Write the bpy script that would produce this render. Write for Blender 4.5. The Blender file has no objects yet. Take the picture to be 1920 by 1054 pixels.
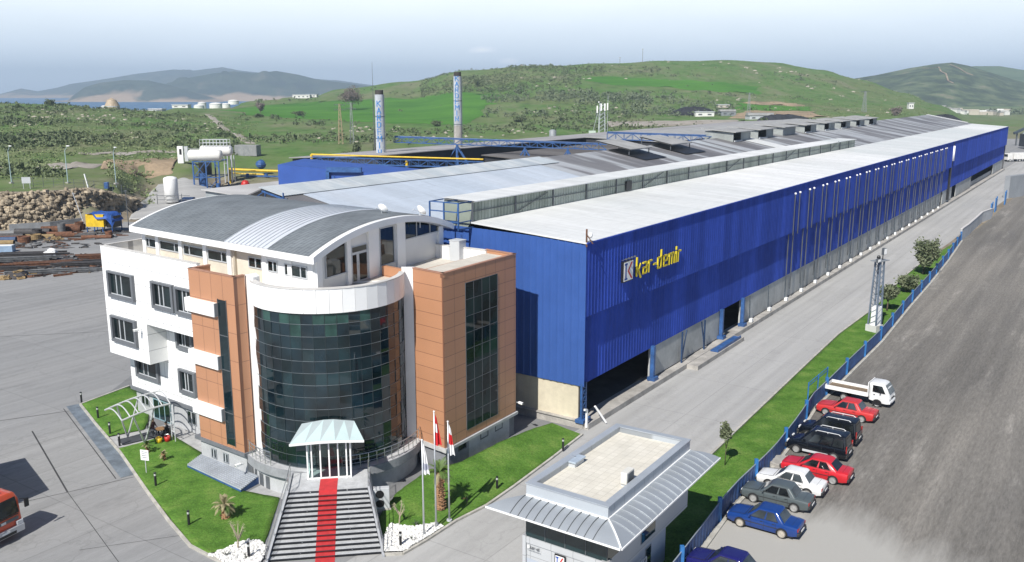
import bpy, bmesh, math, random
from mathutils import Vector, Matrix, noise as mnoise
R = math.radians
sin, cos, pi = math.sin, math.cos, math.pi
rnd = random.Random(7)
S = bpy.context.scene
COL = S.collection
# ---------------------------------------------------------------- camera, sky, sun, exposure
cam_d = bpy.data.cameras.new('camera')
cam = bpy.data.objects.new('camera', cam_d)
COL.objects.link(cam)
cam_d.sensor_width = 36.0
cam_d.lens = 36.0 * 1680 / 1920
cam_d.clip_start = 0.5
cam_d.clip_end = 60000
cam.location = (0, 0, 25)
cam.rotation_euler = (R(90) - math.atan(359 / 1680), 0, 0)
S.camera = cam
S.view_settings.view_transform = 'Standard'
S.view_settings.look = 'None'
S.view_settings.exposure = 0.28
S.view_settings.gamma = 1.0
SUN_AZ, SUN_EL = R(243.6), R(45)          # direction towards the sun (math angle from +x)
w = bpy.data.worlds.new('World')
S.world = w
w.use_nodes = True
nt = w.node_tree
for n in list(nt.nodes): nt.nodes.remove(n)
out = nt.nodes.new('ShaderNodeOutputWorld')
bg = nt.nodes.new('ShaderNodeBackground')
sky = nt.nodes.new('ShaderNodeTexSky')
sky.sky_type = 'NISHITA'
sky.sun_disc = False
sky.sun_elevation = SUN_EL
sky.sun_rotation = R(90) - SUN_AZ
sky.altitude = 0
sky.air_density = 1.0
sky.dust_density = 0.6
sky.ozone_density = 2.5
# thin high cloud veil: noise on the sky direction, thickening upwards
tc = nt.nodes.new('ShaderNodeTexCoord')
mp = nt.nodes.new('ShaderNodeMapping')
mp.inputs['Scale'].default_value = (2.0, 2.0, 9.0)
nz = nt.nodes.new('ShaderNodeTexNoise')
nz.inputs['Scale'].default_value = 2.6
nz.inputs['Detail'].default_value = 6
nz.inputs['Roughness'].default_value = 0.55
sep = nt.nodes.new('ShaderNodeSeparateXYZ')
mr = nt.nodes.new('ShaderNodeMapRange')
mr.inputs['From Min'].default_value = 0.015
mr.inputs['From Max'].default_value = 0.12
mr.inputs['To Min'].default_value = 0.9
mr.inputs['To Max'].default_value = 1.0
rp = nt.nodes.new('ShaderNodeMapRange')
rp.inputs['From Min'].default_value = 0.25
rp.inputs['From Max'].default_value = 0.75
rp.inputs['To Min'].default_value = 0.9
rp.inputs['To Max'].default_value = 1.0
mul = nt.nodes.new('ShaderNodeMath'); mul.operation = 'MULTIPLY'
mul2 = nt.nodes.new('ShaderNodeMath'); mul2.operation = 'MULTIPLY'; mul2.inputs[1].default_value = 1.0
mx = nt.nodes.new('ShaderNodeMix'); mx.data_type = 'RGBA'
vr = nt.nodes.new('ShaderNodeValToRGB')
vr.color_ramp.elements[0].position = 0.0; vr.color_ramp.elements[0].color = (12.6, 15.2, 19.0, 1)
vr.color_ramp.elements[1].position = 0.10; vr.color_ramp.elements[1].color = (20.5, 22.0, 22.6, 1)
tint = nt.nodes.new('ShaderNodeMix'); tint.data_type = 'RGBA'; tint.blend_type = 'MULTIPLY'
tint.inputs['Factor'].default_value = 1.0
tint.inputs['B'].default_value = (0.80, 0.93, 1.16, 1)
lk = nt.links.new
lk(tc.outputs['Generated'], mp.inputs['Vector']); lk(mp.outputs['Vector'], nz.inputs['Vector'])
lk(tc.outputs['Generated'], sep.inputs[0]); lk(sep.outputs['Z'], mr.inputs['Value'])
lk(nz.outputs['Fac'], rp.inputs['Value'])
fall = nt.nodes.new('ShaderNodeMapRange')          # the veil thins out again towards the zenith
fall.inputs['From Min'].default_value = 0.105
fall.inputs['From Max'].default_value = 0.17
fall.inputs['To Min'].default_value = 1.0
fall.inputs['To Max'].default_value = 0.0
mul3_ = nt.nodes.new('ShaderNodeMath'); mul3_.operation = 'MULTIPLY'
lk(sep.outputs['Z'], fall.inputs['Value']); lk(mr.outputs[0], mul3_.inputs[0]); lk(fall.outputs[0], mul3_.inputs[1])
lk(mul3_.outputs[0], mul.inputs[0]); lk(rp.outputs[0], mul.inputs[1]); lk(mul.outputs[0], mul2.inputs[0])
lk(sky.outputs[0], tint.inputs['A'])
lk(tint.outputs['Result'], mx.inputs['A']); lk(mul2.outputs[0], mx.inputs['Factor'])
lk(sep.outputs['Z'], vr.inputs[0]); lk(vr.outputs[0], mx.inputs['B'])
# two small fair-weather puffs low in the sky
def puff(d, r, amt, prev):
    st_ = nt.nodes.new('ShaderNodeVectorMath'); st_.operation = 'MULTIPLY'; st_.inputs[1].default_value = (1, 1, 3.2); lk(tc.outputs['Generated'], st_.inputs[0])
    n2 = nt.nodes.new('ShaderNodeTexNoise'); n2.inputs['Scale'].default_value = 55; n2.inputs['Detail'].default_value = 5; lk(tc.outputs['Generated'], n2.inputs['Vector'])
    ds = nt.nodes.new('ShaderNodeVectorMath'); ds.operation = 'DISTANCE'; ds.inputs[1].default_value = (d[0], d[1], d[2] * 3.2); lk(st_.outputs[0], ds.inputs[0])
    ma = nt.nodes.new('ShaderNodeMath'); ma.operation = 'MULTIPLY_ADD'; ma.inputs[1].default_value = r * 1.6; lk(n2.outputs['Fac'], ma.inputs[0]); lk(ds.outputs['Value'], ma.inputs[2])
    m2 = nt.nodes.new('ShaderNodeMapRange'); m2.inputs['From Min'].default_value = r * .9; m2.inputs['From Max'].default_value = r * 1.7; m2.inputs['To Min'].default_value = amt; m2.inputs['To Max'].default_value = 0; lk(ma.outputs[0], m2.inputs['Value'])
    q = nt.nodes.new('ShaderNodeMix'); q.data_type = 'RGBA'; q.inputs['B'].default_value = (23, 23, 24, 1); lk(m2.outputs[0], q.inputs['Factor']); lk(prev, q.inputs['A']); return q.outputs['Result']
skyc = puff((-0.0300, 0.9987, 0.0415), .016, .55, mx.outputs['Result'])
skyc = puff((-0.0010, 0.9995, 0.0297), .014, .35, skyc)
lk(skyc, bg.inputs['Color'])
bg.inputs['Strength'].default_value = 0.05
lk(bg.outputs[0], out.inputs['Surface'])
sd = bpy.data.lights.new('sun', 'SUN')
sd.energy = 5.0
sd.angle = R(0.5)
sd.color = (1.0, 0.965, 0.90)
sun = bpy.data.objects.new('sun', sd)
COL.objects.link(sun)
sv = Vector((cos(SUN_AZ) * cos(SUN_EL), sin(SUN_AZ) * cos(SUN_EL), sin(SUN_EL)))
sun.rotation_euler = sv.to_track_quat('Z', 'Y').to_euler()
sun.location = (0, 0, 80)
try:
    S.cycles.volume_bounces = 0
    S.cycles.max_bounces = 8
    S.cycles.transparent_max_bounces = 8
except Exception:
    pass

# ---------------------------------------------------------------- helpers
def V2(a): return Vector((a[0], a[1]))
def lerp(a, b, t): return a + (b - a) * t

SPLIT = set('side_base_wall pillar eave_rib side_rail mullion white_drain_pipe leg post headlight tail_light bumper number_plate side_window wheel_arch door_handle canopy_post hoop strut column ledge antenna blue_vessel support pipe drum white_pilaster pilaster brace lens fan foot end_wall mirror kerb_plinth handle glazing sill_cladding shoe trousers white_elbow sign_lamp seat_frame canopy_beam shaft bearer wire panel ladder_cage railing hoop blue_rail edging reflector window door_frame side_board'.split())
class MB:
    """collects verts and faces, links them as one mesh object"""
    def __init__(s): s.v = []; s.f = []; s.m = []; s.cur = 0
    def quad(s, *pts):
        i = len(s.v); s.v += [tuple(p) for p in pts]; s.f.append(tuple(range(i, i + len(pts)))); s.m.append(s.cur); return s
    def box(s, c, d, rz=0, mat=None):
        x, y, z = d[0] / 2, d[1] / 2, d[2] / 2
        P = [(-x, -y, -z), (x, -y, -z), (x, y, -z), (-x, y, -z), (-x, -y, z), (x, -y, z), (x, y, z), (-x, y, z)]
        M = mat if mat is not None else Matrix.Rotation(rz, 3, 'Z')
        c = Vector(c); i = len(s.v)
        s.v += [tuple(c + M @ Vector(p)) for p in P]
        for f in ((0, 3, 2, 1), (4, 5, 6, 7), (0, 1, 5, 4), (1, 2, 6, 5), (2, 3, 7, 6), (3, 0, 4, 7)):
            s.f.append(tuple(i + k for k in f)); s.m.append(s.cur)
        return s
    def box2(s, lo, hi): return s.box([(a + b) / 2 for a, b in zip(lo, hi)], [b - a for a, b in zip(lo, hi)])
    def prism(s, poly, z0, z1, cap=True):
        """poly: ccw xy list; z0/z1 floats or lists"""
        n = len(poly); i = len(s.v)
        Z0 = z0 if isinstance(z0, (list, tuple)) else [z0] * n
        Z1 = z1 if isinstance(z1, (list, tuple)) else [z1] * n
        s.v += [(p[0], p[1], z) for p, z in zip(poly, Z0)] + [(p[0], p[1], z) for p, z in zip(poly, Z1)]
        for k in range(n):
            j = (k + 1) % n
            s.f.append((i + k, i + j, i + n + j, i + n + k)); s.m.append(s.cur)
        if cap:
            s.f.append(tuple(i + n + k for k in range(n))); s.m.append(s.cur)
            s.f.append(tuple(i + k for k in reversed(range(n)))); s.m.append(s.cur)
        return s
    def tube(s, a, b, r, n=8, r2=None, cap=True):
        a, b = Vector(a), Vector(b); d = b - a
        if d.length < 1e-6: return s
        q = d.to_track_quat('Z', 'Y').to_matrix(); r2 = r if r2 is None else r2; i = len(s.v)
        for p, rr in ((a, r), (b, r2)):
            for k in range(n):
                t = 2 * pi * k / n; s.v.append(tuple(p + q @ Vector((cos(t) * rr, sin(t) * rr, 0))))
        for k in range(n):
            j = (k + 1) % n; s.f.append((i + k, i + j, i + n + j, i + n + k)); s.m.append(s.cur)
        if cap:
            s.f.append(tuple(i + k for k in reversed(range(n)))); s.m.append(s.cur)
            s.f.append(tuple(i + n + k for k in range(n))); s.m.append(s.cur)
        return s
    def path(s, pts, r, n=6):
        for a, b in zip(pts[:-1], pts[1:]): s.tube(a, b, r, n)
        return s
    def bar(s, a, b, w, h):
        """rectangular bar from a to b, w sideways, h upwards"""
        a, b = Vector(a), Vector(b); d = b - a; L = d.length
        if L < 1e-6: return s
        x = d / L; up = Vector((0, 0, 1))
        if abs(x.z) > 0.99: up = Vector((0, 1, 0))
        y = up.cross(x).normalized(); z = x.cross(y)
        M = Matrix((x, y, z)).transposed()
        return s.box((a + b) / 2, (L, w, h), mat=M)
    def lathe(s, prof, n=24, c=(0, 0), a0=0, a1=2 * pi, cap=False):
        full = abs(a1 - a0 - 2 * pi) < 1e-6; m = n if full else n + 1; i = len(s.v)
        for r, z in prof:
            for k in range(m):
                t = a0 + (a1 - a0) * k / n; s.v.append((c[0] + cos(t) * r, c[1] + sin(t) * r, z))
        for p in range(len(prof) - 1):
            for k in range(n):
                j = (k + 1) % m
                s.f.append((i + p * m + k, i + p * m + j, i + (p + 1) * m + j, i + (p + 1) * m + k)); s.m.append(s.cur)
        return s
    def loft(s, secs, close=True, caps=True):
        """secs: list of rings (same count) of 3d points"""
        n = len(secs[0]); i = len(s.v)
        for r in secs: s.v += [tuple(p) for p in r]
        for k in range(len(secs) - 1):
            for j in range(n if close else n - 1):
                q = (j + 1) % n
                s.f.append((i + k * n + j, i + k * n + q, i + (k + 1) * n + q, i + (k + 1) * n + j)); s.m.append(s.cur)
        if caps and close:
            s.f.append(tuple(i + k for k in reversed(range(n)))); s.m.append(s.cur)
            s.f.append(tuple(i + (len(secs) - 1) * n + k for k in range(n))); s.m.append(s.cur)
        return s
    def grid(s, P):
        """P[i][j] 3d points"""
        i = len(s.v); n = len(P[0])
        for r in P: s.v += [tuple(p) for p in r]
        for a in range(len(P) - 1):
            for b in range(n - 1):
                s.f.append((i + a * n + b, i + a * n + b + 1, i + (a + 1) * n + b + 1, i + (a + 1) * n + b)); s.m.append(s.cur)
        return s
    def blob(s, c, r, n=7, m=5, jit=0.15, rd=rnd):
        """irregular stone or clod"""
        i = len(s.v); c = Vector(c)
        rx, ry, rz = (r, r, r) if not isinstance(r, (tuple, list)) else r
        for a in range(m + 1):
            ph = pi * a / m
            for b in range(n):
                t = 2 * pi * b / n; q = 1 + rd.uniform(-jit, jit)
                s.v.append((c.x + rx * q * sin(ph) * cos(t), c.y + ry * q * sin(ph) * sin(t), c.z + rz * q * cos(ph)))
        for a in range(m):
            for b in range(n):
                j = (b + 1) % n; s.f.append((i + a * n + b, i + (a + 1) * n + b, i + (a + 1) * n + j, i + a * n + j)); s.m.append(s.cur)
        return s
    def clusters(s):
        """groups of faces that touch or overlap (boxes grown by 2 cm)"""
        p = list(range(len(s.v)))
        def f(a):
            while p[a] != a: p[a] = p[p[a]]; a = p[a]
            return a
        for fc in s.f:
            for k in fc[1:]: p[f(k)] = f(fc[0])
        B = {}
        for i, q in enumerate(s.v):
            r = f(i); b = B.setdefault(r, [list(q), list(q)])
            for k in range(3): b[0][k] = min(b[0][k], q[k]); b[1][k] = max(b[1][k], q[k])
        K = list(B); g = {k: k for k in K}
        def h(a):
            while g[a] != a: a = g[a]
            return a
        for i, a in enumerate(K):
            for c in K[:i]:
                if all(B[a][0][k] - .02 <= B[c][1][k] and B[c][0][k] - .02 <= B[a][1][k] for k in range(3)): g[h(a)] = h(c)
        out = {}
        for j, fc in enumerate(s.f): out.setdefault(h(f(fc[0])), []).append(j)
        return list(out.values())
    def build(s, name, mat, parent=None, off=(0, 0, 0), smooth=False, bevel=0.0, auto=None, tagd=None):
        if parent is not None and name in SPLIT:
            C_ = s.clusters()
            if 1 < len(C_) <= 45:
                o = None
                for fs in C_:
                    q = MB(); mp_ = {}
                    for j in fs:
                        q.f.append(tuple(mp_.setdefault(k, len(mp_)) for k in s.f[j])); q.m.append(s.m[j])
                    q.v = [s.v[k] for k in mp_]; o_ = q._build(name, mat, parent, off, smooth, bevel, auto); o = o or o_
                return o
        return s._build(name, mat, parent, off, smooth, bevel, auto)
    def _build(s, name, mat, parent=None, off=(0, 0, 0), smooth=False, bevel=0.0, auto=None):
        me = bpy.data.meshes.new(name)
        o_ = Vector(off)
        me.from_pydata([tuple(Vector(p) - o_) for p in s.v], [], s.f)
        for m_ in (mat if isinstance(mat, (list, tuple)) else [mat]): me.materials.append(m_)
        if isinstance(mat, (list, tuple)):
            for p, k in zip(me.polygons, s.m): p.material_index = k
        bm = bmesh.new(); bm.from_mesh(me)
        if smooth or auto: bmesh.ops.remove_doubles(bm, verts=bm.verts, dist=1e-4)
        bmesh.ops.recalc_face_normals(bm, faces=bm.faces) if len(s.f) < 60000 and not getattr(s, 'keepn', False) else None
        bm.to_mesh(me); bm.free()
        if smooth or auto:
            for p in me.polygons: p.use_smooth = True
            if auto:
                try: me.set_sharp_from_angle(angle=R(auto))
                except Exception: pass
        me.update()
        o = bpy.data.objects.new(name, me); COL.objects.link(o)
        if parent is not None: o.parent = parent
        elif any(o_): o.location = o_
        if bevel:
            b = o.modifiers.new('bevel', 'BEVEL'); b.width = bevel; b.segments = 2; b.limit_method = 'ANGLE'; b.angle_limit = R(40)
        return o

def tag(o, label=None, cat=None, group=None, kind=None):
    if label: o['label'] = label
    if cat: o['category'] = cat
    if group: o['group'] = group
    if kind: o['kind'] = kind
    return o
def thing(name, label, cat, loc=(0, 0, 0), rz=0, group=None):
    o = bpy.data.objects.new(name, None); COL.objects.link(o); o.empty_display_size = 0.3
    o.location = loc; o.rotation_euler = (0, 0, rz)
    return tag(o, label, cat, group)
def kids(o): return [c for c in list(COL.objects) if c.parent == o]
def dup(root, loc, rz=None, label=None, scale=None):
    """copy of a thing with copies of its parts and sub-parts"""
    r = root.copy(); COL.objects.link(r); r.location = loc
    if rz is not None: r.rotation_euler = (0, 0, rz)
    if label: r['label'] = label
    if scale: r.scale = (scale,) * 3
    for ch in kids(root):
        c = ch.copy(); COL.objects.link(c); c.parent = r
        for gch in kids(ch):
            d = gch.copy(); COL.objects.link(d); d.parent = c
    return r

# ---------------------------------------------------------------- materials
MATS = {}
def _base(name):
    m = bpy.data.materials.new(name); m.use_nodes = True
    n = m.node_tree; b = n.nodes['Principled BSDF']
    return m, n, b
def rgba(c): return (c[0], c[1], c[2], 1)
def mul3(c, k): return tuple(min(1, x * k) for x in c)
def pm(name, col, rough=0.6, metal=0.0, var=0.18, vs=1.0, col2=None, bump=0.0, bs=20.0, spec=0.5, detail=5, stretch=(1, 1, 1), lo=0.35, hi=0.65, fine=0.0, fs=8.0, rv=0.0, coat=0.0):
    """procedural material: base colour broken by noise, optional second colour, bump, fine speckle"""
    if name in MATS: return MATS[name]
    m, n, b = _base(name); L = n.links.new
    tcn = n.nodes.new('ShaderNodeTexCoord'); mpn = n.nodes.new('ShaderNodeMapping'); mpn.inputs['Scale'].default_value = stretch
    L(tcn.outputs['Object'], mpn.inputs['Vector'])
    nn = n.nodes.new('ShaderNodeTexNoise'); nn.inputs['Scale'].default_value = vs; nn.inputs['Detail'].default_value = detail; nn.inputs['Roughness'].default_value = 0.6
    L(mpn.outputs[0], nn.inputs['Vector'])
    rmp = n.nodes.new('ShaderNodeValToRGB')
    rmp.color_ramp.elements[0].position = lo; rmp.color_ramp.elements[1].position = hi
    c2 = col2 if col2 else mul3(col, 1 - var)
    rmp.color_ramp.elements[0].color = rgba(c2); rmp.color_ramp.elements[1].color = rgba(mul3(col, 1 + (0 if col2 else var * 0.35)))
    L(nn.outputs['Fac'], rmp.inputs[0]); cout = rmp.outputs[0]
    if fine:
        n2 = n.nodes.new('ShaderNodeTexNoise'); n2.inputs['Scale'].default_value = fs; n2.inputs['Detail'].default_value = 4; n2.inputs['Roughness'].default_value = 0.7
        L(tcn.outputs['Object'], n2.inputs['Vector'])
        mr_ = n.nodes.new('ShaderNodeMapRange'); mr_.inputs['From Min'].default_value = 0.3; mr_.inputs['From Max'].default_value = 0.7
        mr_.inputs['To Min'].default_value = 1 - fine; mr_.inputs['To Max'].default_value = 1 + fine * 0.6
        L(n2.outputs['Fac'], mr_.inputs['Value'])
        mm = n.nodes.new('ShaderNodeMix'); mm.data_type = 'RGBA'; mm.blend_type = 'MULTIPLY'; mm.inputs['Factor'].default_value = 1
        L(cout, mm.inputs['A']); L(mr_.outputs[0], mm.inputs['B']); cout = mm.outputs['Result']
    L(cout, b.inputs['Base Color'])
    b.inputs['Roughness'].default_value = rough; b.inputs['Metallic'].default_value = metal
    b.inputs['Specular IOR Level'].default_value = spec
    if coat: b.inputs['Coat Weight'].default_value = coat; b.inputs['Coat Roughness'].default_value = 0.05
    if rv:
        mr2 = n.nodes.new('ShaderNodeMapRange'); mr2.inputs['To Min'].default_value = max(0.02, rough - rv); mr2.inputs['To Max'].default_value = rough + rv
        L(nn.outputs['Fac'], mr2.inputs['Value']); L(mr2.outputs[0], b.inputs['Roughness'])
    if bump:
        n3 = n.nodes.new('ShaderNodeTexNoise'); n3.inputs['Scale'].default_value = bs; n3.inputs['Detail'].default_value = 4
        L(tcn.outputs['Object'], n3.inputs['Vector'])
        bp = n.nodes.new('ShaderNodeBump'); bp.inputs['Strength'].default_value = bump; bp.inputs['Distance'].default_value = 0.05
        L(n3.outputs['Fac'], bp.inputs['Height']); L(bp.outputs[0], b.inputs['Normal'])
    MATS[name] = m
    return m
def panel(name, col, seam, tdir, w_, h_, sw=0.02, rough=0.35, var=0.06, s0=0.0, z0=0.0, spec=0.5):
    """cladding panels: brick-texture joints laid along horizontal direction tdir and up"""
    m, n, b = _base(name); L = n.links.new
    tcn = n.nodes.new('ShaderNodeNewGeometry')
    dv = n.nodes.new('ShaderNodeVectorMath'); dv.operation = 'DOT_PRODUCT'; dv.inputs[1].default_value = (tdir[0], tdir[1], 0)
    L(tcn.outputs['Position'], dv.inputs[0])
    sp = n.nodes.new('ShaderNodeSeparateXYZ'); L(tcn.outputs['Position'], sp.inputs[0])
    a1 = n.nodes.new('ShaderNodeMath'); a1.operation = 'ADD'; a1.inputs[1].default_value = -s0
    a2 = n.nodes.new('ShaderNodeMath'); a2.operation = 'ADD'; a2.inputs[1].default_value = -z0
    L(dv.outputs['Value'], a1.inputs[0]); L(sp.outputs['Z'], a2.inputs[0])
    cb = n.nodes.new('ShaderNodeCombineXYZ'); L(a1.outputs[0], cb.inputs['X']); L(a2.outputs[0], cb.inputs['Y'])
    bt = n.nodes.new('ShaderNodeTexBrick'); bt.offset = 0; bt.squash = 1
    bt.inputs['Scale'].default_value = 1; bt.inputs['Brick Width'].default_value = w_; bt.inputs['Row Height'].default_value = h_
    bt.inputs['Mortar Size'].default_value = sw; bt.inputs['Mortar Smooth'].default_value = 0.2; bt.inputs['Bias'].default_value = 0
    bt.inputs['Color1'].default_value = rgba(col); bt.inputs['Color2'].default_value = rgba(mul3(col, 1 - var)); bt.inputs['Mortar'].default_value = rgba(seam)
    L(cb.outputs[0], bt.inputs['Vector'])
    nn = n.nodes.new('ShaderNodeTexNoise'); nn.inputs['Scale'].default_value = 0.5; nn.inputs['Detail'].default_value = 5
    L(tcn.outputs['Position'], nn.inputs['Vector'])
    mr_ = n.nodes.new('ShaderNodeMapRange'); mr_.inputs['From Min'].default_value = .3; mr_.inputs['From Max'].default_value = .7; mr_.inputs['To Min'].default_value = 1 - var; mr_.inputs['To Max'].default_value = 1 + var * .4
    L(nn.outputs['Fac'], mr_.inputs['Value'])
    mm = n.nodes.new('ShaderNodeMix'); mm.data_type = 'RGBA'; mm.blend_type = 'MULTIPLY'; mm.inputs['Factor'].default_value = 1
    L(bt.outputs['Color'], mm.inputs['A']); L(mr_.outputs[0], mm.inputs['B']); L(mm.outputs['Result'], b.inputs['Base Color'])
    b.inputs['Roughness'].default_value = rough; b.inputs['Specular IOR Level'].default_value = spec
    bp = n.nodes.new('ShaderNodeBump'); bp.inputs['Strength'].default_value = 0.4; bp.inputs['Distance'].default_value = 0.01; bp.invert = True
    L(bt.outputs['Fac'], bp.inputs['Height']); L(bp.outputs[0], b.inputs['Normal'])
    return m
def glassm(name, col=(0.006, 0.02, 0.024), rough=0.03, spec=0.5, var=0.5):
    """dark coated facade glass"""
    m, n, b = _base(name); L = n.links.new
    tcn = n.nodes.new('ShaderNodeNewGeometry')
    wn = n.nodes.new('ShaderNodeTexNoise'); wn.inputs['Scale'].default_value = 0.45; wn.inputs['Detail'].default_value = 2
    L(tcn.outputs['Position'], wn.inputs['Vector'])
    rmp = n.nodes.new('ShaderNodeValToRGB'); rmp.color_ramp.elements[0].position = 0.4; rmp.color_ramp.elements[1].position = 0.62
    rmp.color_ramp.elements[0].color = rgba(mul3(col, 1 - var)); rmp.color_ramp.elements[1].color = rgba(mul3(col, 1 + var))
    L(wn.outputs['Fac'], rmp.inputs[0]); L(rmp.outputs[0], b.inputs['Base Color'])
    b.inputs['Roughness'].default_value = rough; b.inputs['Specular IOR Level'].default_value = spec; b.inputs['IOR'].default_value = 1.5
    MATS[name] = m
    return m
def seeglass(name, col=(0.75, 0.88, 0.86), rough=0.02):
    """clear glass: mix of transparent and glossy so light passes cheaply"""
    m, n, b = _base(name); L = n.links.new
    tr = n.nodes.new('ShaderNodeBsdfTransparent'); tr.inputs['Color'].default_value = rgba(col)
    gl = n.nodes.new('ShaderNodeBsdfGlossy'); gl.inputs['Roughness'].default_value = rough; gl.inputs['Color'].default_value = (0.9, 0.97, 0.97, 1)
    fr = n.nodes.new('ShaderNodeFresnel'); fr.inputs['IOR'].default_value = 1.6
    ms = n.nodes.new('ShaderNodeMixShader'); L(fr.outputs[0], ms.inputs[0]); L(tr.outputs[0], ms.inputs[1]); L(gl.outputs[0], ms.inputs[2])
    L(ms.outputs[0], n.nodes['Material Output'].inputs['Surface'])
    return m

WHITE = pm('white_paint', (0.86, 0.86, 0.85), rough=0.45, var=0.06, vs=0.4)
LGREY = pm('light_grey_paint', (0.52, 0.54, 0.56), rough=0.5, var=0.1, vs=0.6)
MGREY = pm('mid_grey_paint', (0.25, 0.27, 0.29), rough=0.5, var=0.12, vs=0.8)
DGREY = pm('dark_grey_paint', (0.11, 0.12, 0.13), rough=0.45, var=0.15, vs=0.8)
BLACK = pm('black_paint', (0.016, 0.016, 0.018), rough=0.45, var=0.2)
RUBBER = pm('rubber', (0.022, 0.022, 0.023), rough=0.85, var=0.25, vs=9)
STEEL = pm('brushed_steel', (0.60, 0.61, 0.62), rough=0.32, metal=0.85, var=0.1, vs=3)
ALU = pm('aluminium', (0.62, 0.64, 0.66), rough=0.4, metal=0.5, var=0.08, vs=2)
BLUEST = pm('blue_steel_paint', (0.04, 0.115, 0.31), rough=0.5, var=0.35, vs=1.2, fine=0.2)
RUST = pm('rusty_steel', (0.16, 0.07, 0.035), rough=0.85, var=0.5, vs=2.5, fine=0.3)
CONC = pm('pale_concrete', (0.42, 0.40, 0.37), rough=0.9, var=0.3, vs=0.7, bump=0.3, bs=9, fine=0.15)
TIMBER = pm('weathered_timber', (0.20, 0.15, 0.10), rough=0.85, var=0.4, vs=4)
YELLOW = pm('yellow_paint', (0.72, 0.48, 0.02), rough=0.5, var=0.2, vs=1.5)
REDP = pm('red_paint', (0.50, 0.025, 0.02), rough=0.45, var=0.2)
# ---------------------------------------------------------------- terrain
# (x/y slope of a radial line, [(distance, height), ...])
TER=[
(-1.083,[(100,0.0),(165,0),(185,6),(300,1.2),(500,8.7),(700,10.2),(900,-30),(4200,-40)]),
(-0.733,[(100,0.0),(160,0),(166,6),(240,6.7),(380,12.6),(500,17.0),(620,10),(800,-40),(4200,-40)]),
(-0.559,[(100,0.0),(163.5,0),(168,6),(240,6.7),(380,11.5),(500,17.9),(620,6),(800,-40),(4200,-40)]),
(-0.495,[(100,0.0),(167,0),(172,6),(240,6.7),(380,11.0),(500,17.0),(620,6),(800,-40),(4200,-40)]),
(-0.442,[(100,0.0),(179,0),(185,5.7),(240,6.2),(380,9.7),(520,14.6),(620,6),(800,-38),(4200,-40)]),
(-0.4249,[(100,0.0),(187,0),(206,3.4),(240,5.7),(380,9.2),(530,13.6),(630,5.5),(810,-38),(4200,-40)]),
(-0.407,[(100,0.0),(198,0),(236,3.0),(240,5.8),(380,8.8),(540,13.0),(640,5),(820,-38),(4200,-40)]),
(-0.367,[(100,0.0),(195,0),(228,2.2),(245,5.4),(380,7.1),(560,12.2),(680,12.2),(800,-5),(900,-38),(4200,-40)]),
(-0.326,[(100,0.0),(205,0),(238,0.4),(260,5.6),(400,7.3),(560,9.6),(700,11.0),(800,5),(950,-38),(4200,-40)]),
(-0.291,[(100,0.0),(178,0),(220,1.0),(280,5.3),(400,6.1),(560,7.7),(720,11.8),(850,13.8),(1000,-20),(1200,-38),(4200,-40)]),
(-0.244,[(100,0.0),(178,0),(220,0.5),(290,5.4),(400,5.7),(560,7.7),(720,11.8),(900,17.8),(1050,0),(1300,-38),(4200,-40)]),
(-0.186,[(100,0.0),(180,0),(240,0),(330,5.6),(420,5.2),(560,7.7),(720,12.7),(900,21.4),(1000,26.1),(1150,10),(1400,-30),(4200,-30)]),
(-0.116,[(100,0.0),(180,0),(260,0),(350,5.6),(430,5.5),(560,7.7),(700,13.8),(850,24.0),(980,33.4),(1150,20),(1400,-20),(4200,-20)]),
(-0.047,[(100,0.0),(180,0),(280,0),(380,5.8),(450,5.9),(560,9.6),(700,21.0),(850,36.6),(940,44.7),(1150,35),(1500,0),(4200,0)]),
(0.023,[(100,0.0),(180,0),(300,0),(400,5.7),(460,6.0),(560,9.9),(700,21.0),(850,38.5),(950,49.2),(1150,40),(1500,0),(4200,0)]),
(0.099,[(100,0.0),(180,0),(320,0),(430,5.2),(480,5.7),(580,10.4),(720,22.1),(880,41.5),(980,52.7),(1200,40),(1500,0),(4200,0)]),
(0.169,[(100,0.0),(180,0),(350,0),(450,6.4),(500,6.9),(600,11.3),(750,24.1),(900,44.4),(1000,55.5),(1200,40),(1500,0),(4200,0)]),
(0.227,[(100,0.0),(180,0),(380,0),(460,7.3),(520,8.6),(620,13.0),(770,25.0),(920,45.8),(1020,57.3),(1200,40),(1500,0),(4200,0)]),
(0.285,[(100,0.0),(180,0),(400,0),(470,8.3),(540,9.2),(640,13.3),(780,24.1),(920,42.7),(1020,54.4),(1200,38),(1500,0),(4200,0)]),
(0.338,[(100,0.0),(180,0),(420,0),(480,9.0),(550,9.6),(650,13.1),(780,21.9),(900,35.7),(1000,46.0),(1200,30),(1500,-3),(4200,-3)]),
(0.384,[(100,0.0),(180,0),(430,0),(490,9.6),(560,9.6),(650,12.0),(780,17.9),(880,27.0),(960,34.8),(1150,20),(1500,-5),(4200,-5)]),
(0.431,[(100,0.0),(180,0),(440,0),(500,9.8),(560,9.6),(650,10.1),(760,13.3),(850,18.2),(920,21.3),(1100,8),(1500,-6),(4200,-6)]),
(0.466,[(100,0.0),(180,0),(440,0),(520,8.9),(580,8.7),(660,9.1),(740,9.3),(800,10.4),(860,10.8),(1000,2),(1500,-8),(4200,-8)]),
(0.506,[(100,0.0),(180,0),(380,0),(520,0),(700,-1),(900,-3),(1200,-6),(1500,-8),(4200,-8)]),
(0.559,[(100,0.0),(180,0),(380,0),(520,0),(700,-1),(900,-3),(1200,-6),(1500,-8),(4200,-8)]),
(1.129,[(100,0.0),(180,0),(380,0),(520,0),(700,-1),(900,-3),(1200,-6),(1500,-8),(4200,-8)]),
]
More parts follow.
